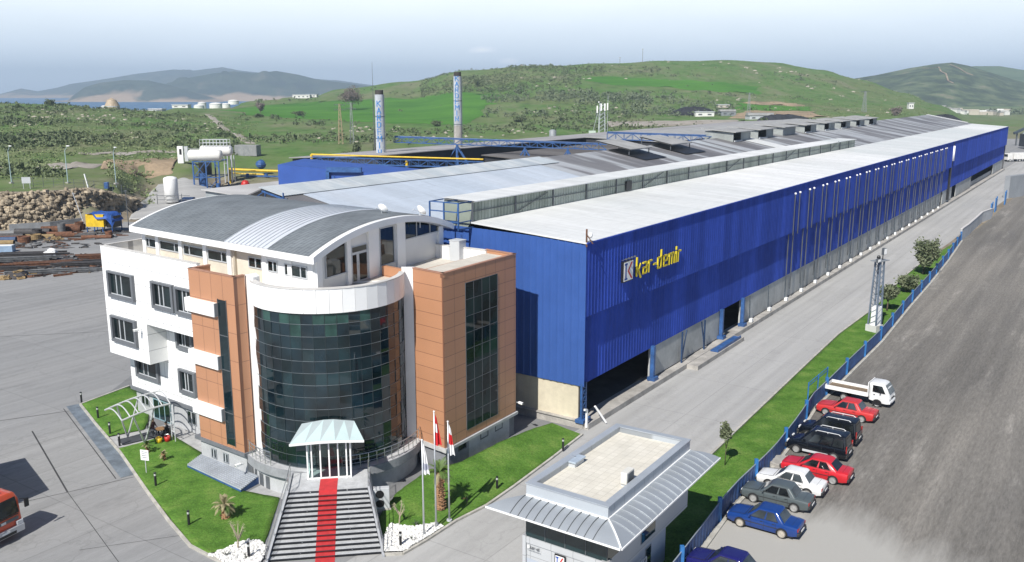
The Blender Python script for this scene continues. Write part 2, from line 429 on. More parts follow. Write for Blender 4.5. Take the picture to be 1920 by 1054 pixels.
def _prof(p, y):
    if y <= p[0][0]: return p[0][1]
    for (a, za), (b, zb) in zip(p[:-1], p[1:]):
        if y <= b:
            t = (y - a) / (b - a); return za + (zb - za) * t
    return p[-1][1]
def hz0(x, y):
    y = max(y, 1.0)
    k = x / max(y, 100)
    if y < 145: return 0.0
    if k <= TER[0][0]: return _prof(TER[0][1], y)
    for (ka, pa), (kb, pb) in zip(TER[:-1], TER[1:]):
        if k <= kb:
            t = (k - ka) / (kb - ka); t = t * t * (3 - 2 * t)
            return _prof(pa, y) * (1 - t) + _prof(pb, y) * t
    return _prof(TER[-1][1], y)
def hz(x, y):
    z = hz0(x, y)
    a = min(1.0, max(0.0, (y - 230) / 120)) * (min(1.0, max(0.0, (z - .4) / 2.5)) if y < 560 else 1.0)
    if a > 0 and z > -20:
        z += a * (0.5 * mnoise.noise(Vector((x * 0.03, y * 0.03, 0))) + 1.2 * mnoise.noise(Vector((x * 0.009, y * 0.009, 3))))
    return z
def terrain():
    ys = [-120, -40, 20, 60, 100, 130, 150]
    y = 155
    while y < 190: ys.append(y); y += 2.5
    while y < 1200: ys.append(y); y *= 1.018
    while y < 4200: ys.append(y); y *= 1.09
    ys.append(4200)
    ks = [-1.1 + 2.4 * i / 260 for i in range(261)]
    P = [[(k * max(yy, 130), yy, hz(k * max(yy, 130), yy)) for k in ks] for yy in ys]
    m = MB(); m.grid(P)
    # soil, grass and scrub colours
    mt, n, b = _base('hill_ground'); L = n.links.new
    g = n.nodes.new('ShaderNodeNewGeometry')
    def noise(sc, det=6, ro=0.6, st=(1, 1, 1)):
        mp_ = n.nodes.new('ShaderNodeMapping'); mp_.inputs['Scale'].default_value = st; L(g.outputs['Position'], mp_.inputs['Vector'])
        q = n.nodes.new('ShaderNodeTexNoise'); q.inputs['Scale'].default_value = sc; q.inputs['Detail'].default_value = det; q.inputs['Roughness'].default_value = ro
        L(mp_.outputs[0], q.inputs['Vector']); return q.outputs['Fac']
    def ramp(f, stops):
        r = n.nodes.new('ShaderNodeValToRGB'); e = r.color_ramp.elements
        e[0].position, e[0].color = stops[0][0], rgba(stops[0][1]); e[1].position, e[1].color = stops[-1][0], rgba(stops[-1][1])
        for p_, c_ in stops[1:-1]: k_ = e.new(p_); k_.color = rgba(c_)
        L(f, r.inputs[0]); return r.outputs[0]
    def mix(a, b_, f, mode='MIX'):
        q = n.nodes.new('ShaderNodeMix'); q.data_type = 'RGBA'; q.blend_type = mode
        L(a, q.inputs['A']); L(b_, q.inputs['B'])
        if isinstance(f, float): q.inputs['Factor'].default_value = f
        else: L(f, q.inputs['Factor'])
        return q.outputs['Result']
    big = ramp(noise(0.012, 5), [(0.32, (0.10, 0.15, 0.05)), (0.45, (0.085, 0.19, 0.04)), (0.58, (0.14, 0.18, 0.07)), (0.72, (0.18, 0.18, 0.10))])
    mid = ramp(noise(0.11, 7, 0.68, (1, 0.5, 1)), [(0.36, (0.04, 0.065, 0.028)), (0.48, (0.10, 0.16, 0.05)), (0.6, (0.15, 0.18, 0.085)), (0.72, (0.27, 0.25, 0.18))])
    c = mix(big, mid, 0.5)
    dry = ramp(noise(0.03, 6, 0.7, (1, 0.35, 1)), [(0.5, (0, 0, 0)), (0.68, (1, 1, 1))])
    dirt = ramp(noise(0.3, 6), [(0.3, (0.17, 0.14, 0.10)), (0.7, (0.30, 0.26, 0.20))])
    dm = n.nodes.new('ShaderNodeMath'); dm.operation = 'MULTIPLY'; dm.inputs[1].default_value = 0.55; L(dry, dm.inputs[0])
    c = mix(c, dirt, dm.outputs[0])
    # bare trodden soil on the flat works site
    sp = n.nodes.new('ShaderNodeSeparateXYZ'); L(g.outputs['Position'], sp.inputs[0])
    fl = n.nodes.new('ShaderNodeMapRange'); fl.inputs['From Min'].default_value = 1.0; fl.inputs['From Max'].default_value = 4.0; fl.inputs['To Min'].default_value = 1; fl.inputs['To Max'].default_value = 0
    L(sp.outputs['Z'], fl.inputs['Value'])
    fy = n.nodes.new('ShaderNodeMapRange'); fy.inputs['From Min'].default_value = 420; fy.inputs['From Max'].default_value = 600; fy.inputs['To Min'].default_value = 1; fy.inputs['To Max'].default_value = 0.15
    L(sp.outputs['Y'], fy.inputs['Value'])
    fm = n.nodes.new('ShaderNodeMath'); fm.operation = 'MULTIPLY'; L(fl.outputs[0], fm.inputs[0]); L(fy.outputs[0], fm.inputs[1])
    c = mix(c, dirt, fm.outputs[0])
    L(c, b.inputs['Base Color']); b.inputs['Roughness'].default_value = 0.95; b.inputs['Specular IOR Level'].default_value = 0.1
    o = m.build('ground', mt, smooth=True); tag(o, kind='structure')
terrain()

def drape(name, poly_k, mat, lift=0.25, nk=24, ny=16, wob=0.012, kind='structure', seed=1):
    """a patch of ground cover laid over the terrain: left/right radial slopes and near/far distance"""
    (k0, y0), (k1, y1), (k2, y2), (k3, y3) = poly_k   # near-left, near-right, far-right, far-left
    P = []
    for j in range(ny + 1):
        v = j / ny; row = []
        for i in range(nk + 1):
            u = i / nk
            k = lerp(lerp(k0, k1, u), lerp(k3, k2, u), v); y = lerp(lerp(y0, y1, u), lerp(y3, y2, u), v)
            e = 1.0 if (i in (0, nk) or j in (0, ny)) else 0.0
            if e:
                k += wob * mnoise.noise(Vector((k * 60 + seed, y * 0.05, 0))) ; y *= 1 + 0.03 * mnoise.noise(Vector((k * 50, y * 0.03, seed)))
            x = k * y; row.append((x, y, hz(x, y) + lift * (0.2 if e else 1)))
        P.append(row)
    m = MB(); m.grid(P); o = m.build(name, mat, smooth=True); return tag(o, kind=kind)
FIELD = pm('crop_field', (0.085, 0.215, 0.032), rough=0.9, col2=(0.055, 0.155, 0.025), vs=0.02, detail=7, fine=0.12, fs=0.5, spec=0.1, stretch=(1, 2.5, 1))
DIRT = pm('bare_earth', (0.40, 0.30, 0.20), rough=0.95, col2=(0.24, 0.19, 0.13), vs=0.06, detail=7, fine=0.25, fs=0.6, spec=0.1)
PALEDIRT = pm('pale_track', (0.40, 0.37, 0.33), rough=0.95, col2=(0.27, 0.24, 0.20), vs=0.12, detail=6, fine=0.2, fs=1.2, spec=0.1)
drape('field', ((-0.305, 585), (-0.05, 470), (-0.01, 700), (-0.19, 790)), FIELD, 0.5, 40, 30, seed=2)
drape('field', ((-0.325, 640), (-0.27, 600), (-0.20, 780), (-0.26, 740)), FIELD, 0.5, 16, 16, seed=9)
drape('field', ((0.075, 800), (0.27, 735), (0.27, 800), (0.09, 835)), FIELD, 0.5, 30, 10, seed=5)
drape('field', ((0.245, 610), (0.33, 600), (0.325, 640), (0.25, 655)), FIELD, 0.4, 16, 8, seed=6)
drape('earth_bank', ((0.235, 520), (0.345, 520), (0.33, 590), (0.26, 600)), DIRT, 0.6, 24, 10, seed=3)
drape('earth_bank', ((0.25, 655), (0.32, 645), (0.31, 665), (0.26, 672)), DIRT, 0.5, 16, 6, seed=4)
drape('earth_bank', ((0.10, 470), (0.24, 465), (0.24, 500), (0.11, 515)), PALEDIRT, 0.5, 20, 6, seed=8)
drape('track', ((-0.54, 213), (-0.49, 212), (-0.475, 228), (-0.50, 232)), PALEDIRT, 0.22, 16, 6, seed=11)
drape('track', ((-0.50, 222), (-0.465, 218), (-0.455, 228), (-0.48, 235)), PALEDIRT, 0.24, 12, 6, seed=12)
drape('track', ((-0.48, 251), (-0.36, 281), (-0.36, 288), (-0.48, 258)), PALEDIRT, 0.25, 20, 4, wob=0.003, seed=13)
drape('track', ((-0.46, 216), (-0.375, 238), (-0.365, 262), (-0.455, 240)), DIRT, 0.2, 40, 14, wob=.02, seed=14)
drape('track', ((-0.294, 330), (-0.283, 330), (-0.30, 400), (-0.31, 400)), PALEDIRT, 0.25, 6, 14, wob=0.002, seed=15)
drape('track', ((-0.318, 400), (-0.309, 400), (-0.332, 560), (-0.338, 560)), PALEDIRT, 0.25, 6, 14, wob=0.002, seed=16)

# ---------------------------------------------------------------- sea and far hills
def sea():
    m = MB(); m.quad((-9000, 500, -36), (6000, 500, -36), (6000, 8600, -36), (-9000, 8600, -36))
    mt, n, b = _base('sea_water'); b.inputs['Base Color'].default_value = (0.022, 0.115, 0.25, 1); b.inputs['Roughness'].default_value = 0.5; b.inputs['Specular IOR Level'].default_value = 0.25
    tcn = n.nodes.new('ShaderNodeNewGeometry'); q = n.nodes.new('ShaderNodeTexNoise'); q.inputs['Scale'].default_value = 0.05; q.inputs['Detail'].default_value = 5
    n.links.new(tcn.outputs['Position'], q.inputs['Vector']); bp = n.nodes.new('ShaderNodeBump'); bp.inputs['Strength'].default_value = 0.5; bp.inputs['Distance'].default_value = 1
    n.links.new(q.outputs['Fac'], bp.inputs['Height']); n.links.new(bp.outputs[0], b.inputs['Normal'])
    tag(m.build('sea', mt), kind='structure')
sea()
def far_hill(name, ridge, depth, base, mat, rough, seed, rows=18):
    """a range of hills: ridge line (x, y, z), sloping to its foot in front and down behind"""
    # resample the ridge
    pts = []
    for (a, b) in zip(ridge[:-1], ridge[1:]):
        for k in range(6): t = k / 6; pts.append([lerp(a[i], b[i], t) for i in range(3)])
    pts.append(list(ridge[-1]))
    P = []
    for j in range(-rows, rows + 1):
        v = j / rows; row = []
        for x, y, z in pts:
            h = max(0.0, z - base)
            f = (1 - abs(v)) ** 0.85
            yy = y + v * depth
            q = mnoise.fractal(Vector((x * 2.2 / depth + seed, yy * 2.2 / depth, seed)), 1.0, 2.1, 5)
            zz = base + h * max(0.0, f + rough * q * (1 - abs(v)) * min(1, abs(v) * 4)) - (3 if abs(v) > .99 else 0)
            row.append((x * (yy / y), yy, zz))
        P.append(row)
    m = MB(); m.grid(P); tag(m.build(name, mat, smooth=True), kind='structure'); return P
def hillmat(name, stops, sc, st=(1, 1, 1), cliff=False):
    mt, n, b = _base(name); L = n.links.new
    g = n.nodes.new('ShaderNodeNewGeometry'); mp_ = n.nodes.new('ShaderNodeMapping'); mp_.inputs['Scale'].default_value = st; L(g.outputs['Position'], mp_.inputs['Vector'])
    q = n.nodes.new('ShaderNodeTexNoise'); q.inputs['Scale'].default_value = sc; q.inputs['Detail'].default_value = 9; q.inputs['Roughness'].default_value = 0.66
    L(mp_.outputs[0], q.inputs['Vector']); r = n.nodes.new('ShaderNodeValToRGB'); e = r.color_ramp.elements
    e[0].position, e[0].color = stops[0][0], rgba(stops[0][1]); e[1].position, e[1].color = stops[-1][0], rgba(stops[-1][1])
    for p_, c_ in stops[1:-1]: k_ = e.new(p_); k_.color = rgba(c_)
    L(q.outputs['Fac'], r.inputs[0]); c = r.outputs[0]
    if cliff:      # bare rock cliffs low on the slopes
        s_ = n.nodes.new('ShaderNodeSeparateXYZ'); L(g.outputs['Position'], s_.inputs[0]); q2 = n.nodes.new('ShaderNodeTexNoise'); q2.inputs['Scale'].default_value = .004; q2.inputs['Detail'].default_value = 6; L(g.outputs['Position'], q2.inputs['Vector'])
        f = n.nodes.new('ShaderNodeMath'); f.operation = 'MULTIPLY_ADD'; f.inputs[1].default_value = -190; f.inputs[2].default_value = 104; L(q2.outputs['Fac'], f.inputs[0]); h = n.nodes.new('ShaderNodeMath'); h.operation = 'ADD'; L(f.outputs[0], h.inputs[0]); L(s_.outputs['Z'], h.inputs[1])
        mr_ = n.nodes.new('ShaderNodeMapRange'); mr_.inputs['From Min'].default_value = -16; mr_.inputs['From Max'].default_value = 6; mr_.inputs['To Min'].default_value = 1; mr_.inputs['To Max'].default_value = 0; L(h.outputs[0], mr_.inputs['Value'])
        mm = n.nodes.new('ShaderNodeMix'); mm.data_type = 'RGBA'; L(mr_.outputs[0], mm.inputs['Factor']); L(c, mm.inputs['A']); mm.inputs['B'].default_value = (.34, .24, .15, 1); c = mm.outputs['Result']
    L(c, b.inputs['Base Color']); b.inputs['Roughness'].default_value = 1; b.inputs['Specular IOR Level'].default_value = 0.05
    return mt
HB = hillmat('coast_hill_cover', [(0.36, (0.012, 0.024, 0.012)), (0.5, (0.028, 0.045, 0.018)), (0.6, (0.05, 0.06, 0.03)), (0.72, (0.14, 0.11, 0.07))], 0.0075, (1, 1, 3), True)
HR = hillmat('right_hill_cover', [(0.40, (0.04, 0.055, 0.03)), (0.5, (0.07, 0.095, 0.045)), (0.58, (0.11, 0.14, 0.065)), (0.70, (0.20, 0.18, 0.12))], 0.022)
HG = hillmat('green_hill_cover', [(0.35, (0.06, 0.10, 0.03)), (0.65, (0.10, 0.14, 0.05))], 0.008)
far_hill('coast_hills', [(-2470, 4750, -38), (-2310, 4750, -30), (-2282, 4750, -8), (-2212, 4750, 38), (-2129, 4750, 60), (-2005, 4750, 73), (-1880, 4750, 70), (-1780, 4750, 50), (-1650, 4750, 10), (-1500, 4750, -30)], 170, -37, HB, 0.40, 3.3, 26)
far_hill('coast_hills', [(-2160, 5100, -37), (-2080, 5100, -20), (-1990, 5100, 20), (-1915, 5100, 60), (-1810, 5100, 86), (-1660, 5100, 112), (-1543, 5100, 124), (-1425, 5100, 113), (-1307, 5100, 126), (-1187, 5100, 106), (-1069, 5100, 77), (-920, 5100, 60), (-772, 5100, 39), (-594, 5100, 14), (-300, 5100, -20)], 260, -37, HB, 0.45, 6.1, 26)
far_hill('mountains', [(-5131, 7600, -5), (-4246, 7600, -9), (-4070, 7600, 34), (-3937, 7600, 12), (-3760, 7600, 42), (-3671, 7600, 68), (-3362, 7600, 111), (-3096, 7600, 154), (-2787, 7600, 188), (-2654, 7600, 176), (-2389, 7600, 206), (-2256, 7600, 180), (-1946, 7600, 146), (-1681, 7600, 116), (-1416, 7600, 94), (-1150, 7600, 60), (-885, 7600, 16), (-570, 7600, -10)], 900, -37, HB, 0.5, 7.1)
RHP = far_hill('hill', [(560, 2300, -12), (723, 2300, -4), (803, 2300, 25), (857, 2300, 52), (910, 2300, 60), (991, 2300, 77), (1058, 2300, 87.5), (1098, 2300, 91), (1138, 2300, 83.6), (1192, 2300, 68), (1258, 2300, 48.5), (1339, 2300, 31.5), (1446, 2300, 20), (1660, 2300, 9), (2100, 2300, -5)], 520, -13, HR, 0.35, 1.2)
far_hill('hill', [(1200, 3300, -10), (1421, 3300, 40), (1575, 3300, 87), (1652, 3300, 107), (1748, 3300, 107), (1844, 3300, 92), (1998, 3300, 77), (2382, 3300, 59), (2958, 3300, 31), (3600, 3300, 0)], 700, -13, HG, 0.3, 5.2)

def hill_track(P, cells, w_):
    m = MB(); pts = [Vector(P[r][c]) + Vector((0, -2, 1.5)) for r, c in cells]
    for a, b in zip(pts[:-1], pts[1:]): m.bar(a, b, w_, 1.0)
    tag(m.build('track', DIRT), kind='structure')
hill_track(RHP, [(17, 33), (16, 35), (14, 37), (12, 38), (10, 40), (8, 41), (7, 43)], 3.0)
hill_track(RHP, [(17, 41), (16, 43), (15, 45), (14, 47), (13, 50)], 2.6)
# ---------------------------------------------------------------- paved ground near the buildings
def concmat(name, c1, c2, sc=0.05, fine=0.14, stain=0.5, st=(1, 1, 1), cracks=0.0, patch=None):
    mt, n, b = _base(name); L = n.links.new
    g = n.nodes.new('ShaderNodeNewGeometry'); m0 = n.nodes.new('ShaderNodeMapping'); m0.inputs['Rotation'].default_value = (0, 0, R(-56)); mp_ = n.nodes.new('ShaderNodeMapping'); mp_.inputs['Scale'].default_value = st
    L(g.outputs['Position'], m0.inputs['Vector']); L(m0.outputs[0], mp_.inputs['Vector'])
    def nz_(s, d=6, ro=0.62):
        q = n.nodes.new('ShaderNodeTexNoise'); q.inputs['Scale'].default_value = s; q.inputs['Detail'].default_value = d; q.inputs['Roughness'].default_value = ro; L(mp_.outputs[0], q.inputs['Vector']); return q.outputs['Fac']
    r = n.nodes.new('ShaderNodeValToRGB'); r.color_ramp.elements[0].position = 0.33; r.color_ramp.elements[1].position = 0.66
    r.color_ramp.elements[0].color = rgba(c2); r.color_ramp.elements[1].color = rgba(c1); L(nz_(sc), r.inputs[0])
    def mulr(cin, f, lo, hi, a, bb):
        mr_ = n.nodes.new('ShaderNodeMapRange'); mr_.inputs['From Min'].default_value = lo; mr_.inputs['From Max'].default_value = hi; mr_.inputs['To Min'].default_value = a; mr_.inputs['To Max'].default_value = bb; L(f, mr_.inputs['Value'])
        mm = n.nodes.new('ShaderNodeMix'); mm.data_type = 'RGBA'; mm.blend_type = 'MULTIPLY'; mm.inputs['Factor'].default_value = 1; L(cin, mm.inputs['A']); L(mr_.outputs[0], mm.inputs['B']); return mm.outputs['Result']
    c = mulr(r.outputs[0], nz_(6, 5, .75), .3, .7, 1 - fine, 1 + fine * .5)
    c = mulr(c, nz_(0.35, 8, .7), .56, .72, 1, 1 - stain)
    if cracks:
        vo = n.nodes.new('ShaderNodeTexVoronoi'); vo.feature = 'DISTANCE_TO_EDGE'; vo.inputs['Scale'].default_value = .16
        wv = n.nodes.new('ShaderNodeVectorMath'); wv.operation = 'ADD'; nw = n.nodes.new('ShaderNodeTexNoise'); nw.inputs['Scale'].default_value = .5; nw.inputs['Detail'].default_value = 4; L(m0.outputs[0], nw.inputs['Vector']); sc_ = n.nodes.new('ShaderNodeVectorMath'); sc_.operation = 'SCALE'; sc_.inputs['Scale'].default_value = 3.0; L(nw.outputs['Color'], sc_.inputs[0]); L(m0.outputs[0], wv.inputs[0]); L(sc_.outputs[0], wv.inputs[1]); L(wv.outputs[0], vo.inputs['Vector'])
        c = mulr(c, vo.outputs['Distance'], 0.0, 0.012, 1 - cracks, 1)
        bt = n.nodes.new('ShaderNodeTexBrick'); bt.offset = 0; bt.inputs['Scale'].default_value = 1; bt.inputs['Brick Width'].default_value = 9; bt.inputs['Row Height'].default_value = 5.2; bt.inputs['Mortar Size'].default_value = .035; bt.inputs['Color1'].default_value = (1, 1, 1, 1); bt.inputs['Color2'].default_value = (.93, .93, .93, 1); bt.inputs['Mortar'].default_value = (.72, .72, .72, 1); L(m0.outputs[0], bt.inputs['Vector'])
        mm = n.nodes.new('ShaderNodeMix'); mm.data_type = 'RGBA'; mm.blend_type = 'MULTIPLY'; mm.inputs['Factor'].default_value = .8; L(c, mm.inputs['A']); L(bt.outputs['Color'], mm.inputs['B']); c = mm.outputs['Result']
        m5 = n.nodes.new('ShaderNodeMapping'); m5.inputs['Scale'].default_value = (.03, 1.1, 1); L(m0.outputs[0], m5.inputs['Vector']); q5 = n.nodes.new('ShaderNodeTexNoise'); q5.inputs['Scale'].default_value = 1; q5.inputs['Detail'].default_value = 5; L(m5.outputs[0], q5.inputs['Vector']); c = mulr(c, q5.outputs['Fac'], .35, .65, .90, 1.05)
    if patch:
        m5 = n.nodes.new('ShaderNodeMapping'); m5.inputs['Scale'].default_value = (.018, .75, 1); L(m0.outputs[0], m5.inputs['Vector']); q5 = n.nodes.new('ShaderNodeTexNoise'); q5.inputs['Scale'].default_value = 1; q5.inputs['Detail'].default_value = 6; L(m5.outputs[0], q5.inputs['Vector']); c = mulr(c, q5.outputs['Fac'], .36, .66, .86, 1.16)
        c = mulr(c, nz_(28, 2, .5), .62, .75, 1, 1.5)
        # bare concrete showing through near the parked cars, fading into gravel
        ds = n.nodes.new('ShaderNodeVectorMath'); ds.operation = 'DISTANCE'; ds.inputs[1].default_value = (14.5, 42.5, 0); L(g.outputs['Position'], ds.inputs[0])
        ad = n.nodes.new('ShaderNodeMath'); ad.operation = 'MULTIPLY_ADD'; ad.inputs[1].default_value = 11; L(nz_(.22, 8, .7), ad.inputs[0]); L(ds.outputs['Value'], ad.inputs[2])
        mr_ = n.nodes.new('ShaderNodeMapRange'); mr_.inputs['From Min'].default_value = 12.5; mr_.inputs['From Max'].default_value = 16.5; mr_.inputs['To Min'].default_value = 1; mr_.inputs['To Max'].default_value = 0; L(ad.outputs[0], mr_.inputs['Value'])
        mm = n.nodes.new('ShaderNodeMix'); mm.data_type = 'RGBA'; L(mr_.outputs[0], mm.inputs['Factor']); L(c, mm.inputs['A']); mm.inputs['B'].default_value = rgba(patch); c = mm.outputs['Result']
    L(c, b.inputs['Base Color']); b.inputs['Roughness'].default_value = 0.92; b.inputs['Specular IOR Level'].default_value = 0.25
    bp = n.nodes.new('ShaderNodeBump'); bp.inputs['Strength'].default_value = 0.25; bp.inputs['Distance'].default_value = 0.03; L(nz_(14, 4), bp.inputs['Height']); L(bp.outputs[0], b.inputs['Normal'])
    return mt
YARD = concmat('yard_concrete', (0.325, 0.322, 0.318), (0.265, 0.268, 0.27), 0.045, 0.10, 0.28, (0.35, 1, 1), .13)
ROAD = concmat('road_concrete', (0.44, 0.435, 0.42), (0.38, 0.378, 0.37), 0.04, 0.07, 0.14, (0.5, 1, 1), .09)
LOT = concmat('gravel_lot', (0.245, 0.228, 0.203), (0.145, 0.138, 0.128), 0.10, 0.34, -.7, (0.16, 1, 1), 0, (.38, .37, .345))
def sheet(name, poly, mat, z, kind='structure'):
    m = MB(); m.f.append(tuple(range(len(poly)))); m.m.append(0); m.v = [(p[0], p[1], z) for p in poly]
    o = m.build(name, mat); return tag(o, kind=kind)
A_ = R(55.83); WA = Vector((cos(A_), sin(A_))); WB = Vector((-sin(A_), cos(A_))); WC = Vector((5.37, 63.66))
def wp(a, b): p = WC + WA * a + WB * b; return (p.x, p.y)
sheet('yard', [(-150, -90), (-6, -90), (-6, 62), (-10, 100), (-58, 168), (-76, 172), (-110, 160), (-150, 158)], YARD, 0.006)
FENCE = [(5.6, 37.4), (9.75, 44.5), (13.4, 50.9), (17.75, 57.1), (21.2, 62.9), (24.25, 68.4), (27.0, 72.4), (30.2, 77.2), (37.1, 87.3), (46.4, 102.2), (55.05, 115.7), (65.1, 131.8), (75.9, 149.7)]
LAWN_EDGE = [(6.6, 47.2), (9.2, 51.4), (14.6, 59.8), (27.2, 79.6), (34.0, 90.2), (42.2, 101.6), (52.6, 118.4), (62.6, 133.0)]
road_r = [(-1.5, 30), (1.5, 38)] + LAWN_EDGE + [(74, 149), (94, 178), (150, 258), (206, 330)]
sheet('road', [(-30, 20)] + road_r + [wp(330, .2), wp(0, .2), (-1, 56), (-9, 44.2), (-22, 36)], ROAD, 0.012)
sheet('gravel_lot', [(-6, -90), (120, -90), (220, 60), (262, 300), (206, 330), (150, 258), (94.9, 176.2)] + FENCE[::-1] + [(-1, 26)], LOT, 0.009)
drape('ramp', ((-0.432, 173), (-0.33, 173), (-0.335, 236), (-0.395, 222)), ROAD, 0.28, 60, 50, wob=0.004, seed=21)
sheet('pavement', [(-34, 70), (-24, 57), (-17, 52), (-9, 46), (-1.5, 52), (5.2, 62.3), (5.3, 63.6), wp(0, 40), (-34, 92)], concmat('side_pavement', (.24, .24, .245), (.17, .175, .18), .2, .12, .2), 0.007)
sheet('yard', [(120, 215), (150, 258), (206, 330), wp(330, -1), (190, 345), (200, 470), (330, 470), (330, 300), (262, 300), (222, 240)], YARD, 0.0075)
sheet('yard', [wp(262, .3), wp(332, .3), (200, 470), (120, 470), wp(262, 60)], YARD, 0.008)
# slab joints and the steel-edged weighbridge strip
JOINT = pm('joint_dark', (0.05, 0.05, 0.052), rough=0.9, var=0.3, vs=1)
def strip(name, a, b, w_, mat, z):
    a, b = Vector(a), Vector(b); t = (b - a).normalized(); nn = Vector((-t.y, t.x)) * (w_ / 2)
    return sheet(name, [tuple(a - nn), tuple(b - nn), tuple(b + nn), tuple(a + nn)], mat, z)
for a, b, w_ in [((-35.9, 63.2), (-28.2, 52.8), 0.10), ((-28.2, 52.8), (-24.9, 55.1), 0.05), ((-41, 64.6), (-35.2, 67.5), 0.07), ((-28.2, 52.8), (-31.5, 50.6), 0.05), ((-28.2, 52.8), (-19.5, 42.0), 0.035), ((-24, 45.5), (-18.6, 47.3), 0.03), ((-52, 70), (-41, 64.6), 0.06), ((-60, 88), (-40, 92), 0.05)]:
    strip('slab_joint', a, b, w_, JOINT, 0.018)
BRIDGE = pm('weathered_steel_plate', (0.20, 0.235, 0.27), rough=0.6, metal=0.2, var=0.35, vs=0.9, fine=0.15)
strip('weighbridge_strip', (-35.55, 68.85), (-25.35, 55.25), 1.0, BRIDGE, 0.020)
strip('slab_joint', (-35.9, 68.0), (-26.0, 54.8), 0.06, JOINT, 0.024)

# ---------------------------------------------------------------- lawns, kerbs, pebbles
def grassmat():
    mt, n, b = _base('lawn_grass'); L = n.links.new
    g = n.nodes.new('ShaderNodeNewGeometry')
    def nz_(s, d=6, ro=0.65):
        q = n.nodes.new('ShaderNodeTexNoise'); q.inputs['Scale'].default_value = s; q.inputs['Detail'].default_value = d; q.inputs['Roughness'].default_value = ro; L(g.outputs['Position'], q.inputs['Vector']); return q.outputs['Fac']
    r = n.nodes.new('ShaderNodeValToRGB'); e = r.color_ramp.elements
    e[0].position, e[0].color = 0.30, (0.060, 0.145, 0.020, 1); e[1].position, e[1].color = 0.70, (0.175, 0.275, 0.060, 1)
    k = e.new(0.80); k.color = (0.26, 0.27, 0.10, 1); k = e.new(0.50); k.color = (0.105, 0.220, 0.034, 1); L(nz_(0.55, 7), r.inputs[0])
    mr_ = n.nodes.new('ShaderNodeMapRange'); mr_.inputs['From Min'].default_value = .32; mr_.inputs['From Max'].default_value = .68; mr_.inputs['To Min'].default_value = .6; mr_.inputs['To Max'].default_value = 1.25; L(nz_(7, 4, .8), mr_.inputs['Value'])
    mm = n.nodes.new('ShaderNodeMix'); mm.data_type = 'RGBA'; mm.blend_type = 'MULTIPLY'; mm.inputs['Factor'].default_value = 1; L(r.outputs[0], mm.inputs['A']); L(mr_.outputs[0], mm.inputs['B'])
    L(mm.outputs['Result'], b.inputs['Base Color']); b.inputs['Roughness'].default_value = 0.9; b.inputs['Specular IOR Level'].default_value = 0.15
    bp = n.nodes.new('ShaderNodeBump'); bp.inputs['Strength'].default_value = 0.9; bp.inputs['Distance'].default_value = 0.08; L(nz_(9, 4, .8), bp.inputs['Height']); L(bp.outputs[0], b.inputs['Normal'])
    return mt
GRASS = grassmat()
def poly_at(pl, t):
    d = [0]
    for a, b in zip(pl[:-1], pl[1:]): d.append(d[-1] + (Vector(b) - Vector(a)).length)
    s = t * d[-1]
    for i in range(len(pl) - 1):
        if s <= d[i + 1] or i == len(pl) - 2:
            u = (s - d[i]) / max(1e-6, d[i + 1] - d[i]); return Vector(pl[i]).lerp(Vector(pl[i + 1]), min(1, u))
def strip_lawn(name, A, B, nt_=60, nw=10, wob=0.06):
    """lawn between two border lines of xyz points"""
    P = []
    for i in range(nt_ + 1):
        a, b = poly_at(A, i / nt_), poly_at(B, i / nt_); row = []
        for j in range(nw + 1):
            p = a.lerp(b, j / nw)
            p.z += (0.03 * mnoise.noise(p * 0.8) if 0 < j < nw else 0)
            if j in (0, nw): p += Vector((mnoise.noise(p * 1.7), mnoise.noise(p * 1.7 + Vector((9, 0, 0))), 0)) * wob
            row.append(tuple(p))
        row = [(row[0][0], row[0][1], 0)] + row + [(row[-1][0], row[-1][1], 0)]
        P.append(row)
    m = MB(); m.grid(P); return tag(m.build(name, GRASS, smooth=True), kind='stuff')
Z = 0.10
strip_lawn('lawn', [(-34.85, 68.9, Z), (-31.6, 64.55, Z), (-29.7, 61.95, Z)], [(-32.8, 73.3, Z), (-29.6, 69.8, Z), (-28.0, 65.2, Z), (-27.6, 63.3, Z)], 30, 8)
strip_lawn('lawn', [(-27.9, 59.7, Z), (-22.9, 52.65, Z), (-20.2, 49.0, Z), (-17.9, 46.0, Z), (-16.7, 45.0, Z)], [(-25.2, 62.4, Z), (-21.75, 58.9, Z), (-21.6, 57.6, .12), (-21.9, 56.7, Z), (-17.2, 52.9, Z), (-14.5, 51.9, Z), (-13.9, 46.1, Z)], 60, 12)
strip_lawn('lawn', [(-6.6, 45.6, .1), (-4.93, 46.7, Z), (-3.4, 49.0, Z), (-1.65, 51.0, Z), (0.0, 53.6, Z), (2.6, 58.0, Z), (5.1, 62.4, Z)], [(-7.3, 46.6, .1), (-7.9, 49.2, .2), (-7.2, 51.8, .45), (-5.6, 54.2, .8), (-3.4, 55.4, .95), (-0.9, 58.9, .9), (1.5, 62.2, .6), (3.0, 64.3, .25)], 60, 12)
strip_lawn('lawn', [(p[0] + .12, p[1] - .08, Z) for p in LAWN_EDGE], [(p[0] - .12, p[1] + .1, Z) for p in [(8.5, 42.6)] + FENCE[1:]], 90, 10)
KERB = pm('kerb_stone', (0.48, 0.46, 0.41), rough=0.9, var=0.25, vs=1.5, fine=0.15)
def kerb(pts, w_=0.16, h=0.14):
    m = MB()
    for a, b in zip(pts[:-1], pts[1:]):
        m.bar((a[0], a[1], h / 2), (b[0], b[1], h / 2), w_, h)
    return tag(m.build('kerb', KERB), kind='structure')
kerb([(-32.9, 73.4), (-34.95, 68.85), (-31.69, 64.46), (-27.5, 59.0), (-22.94, 52.5), (-20.3, 48.85), (-17.97, 45.86), (-16.57, 44.77), (-14.6, 43.3)])
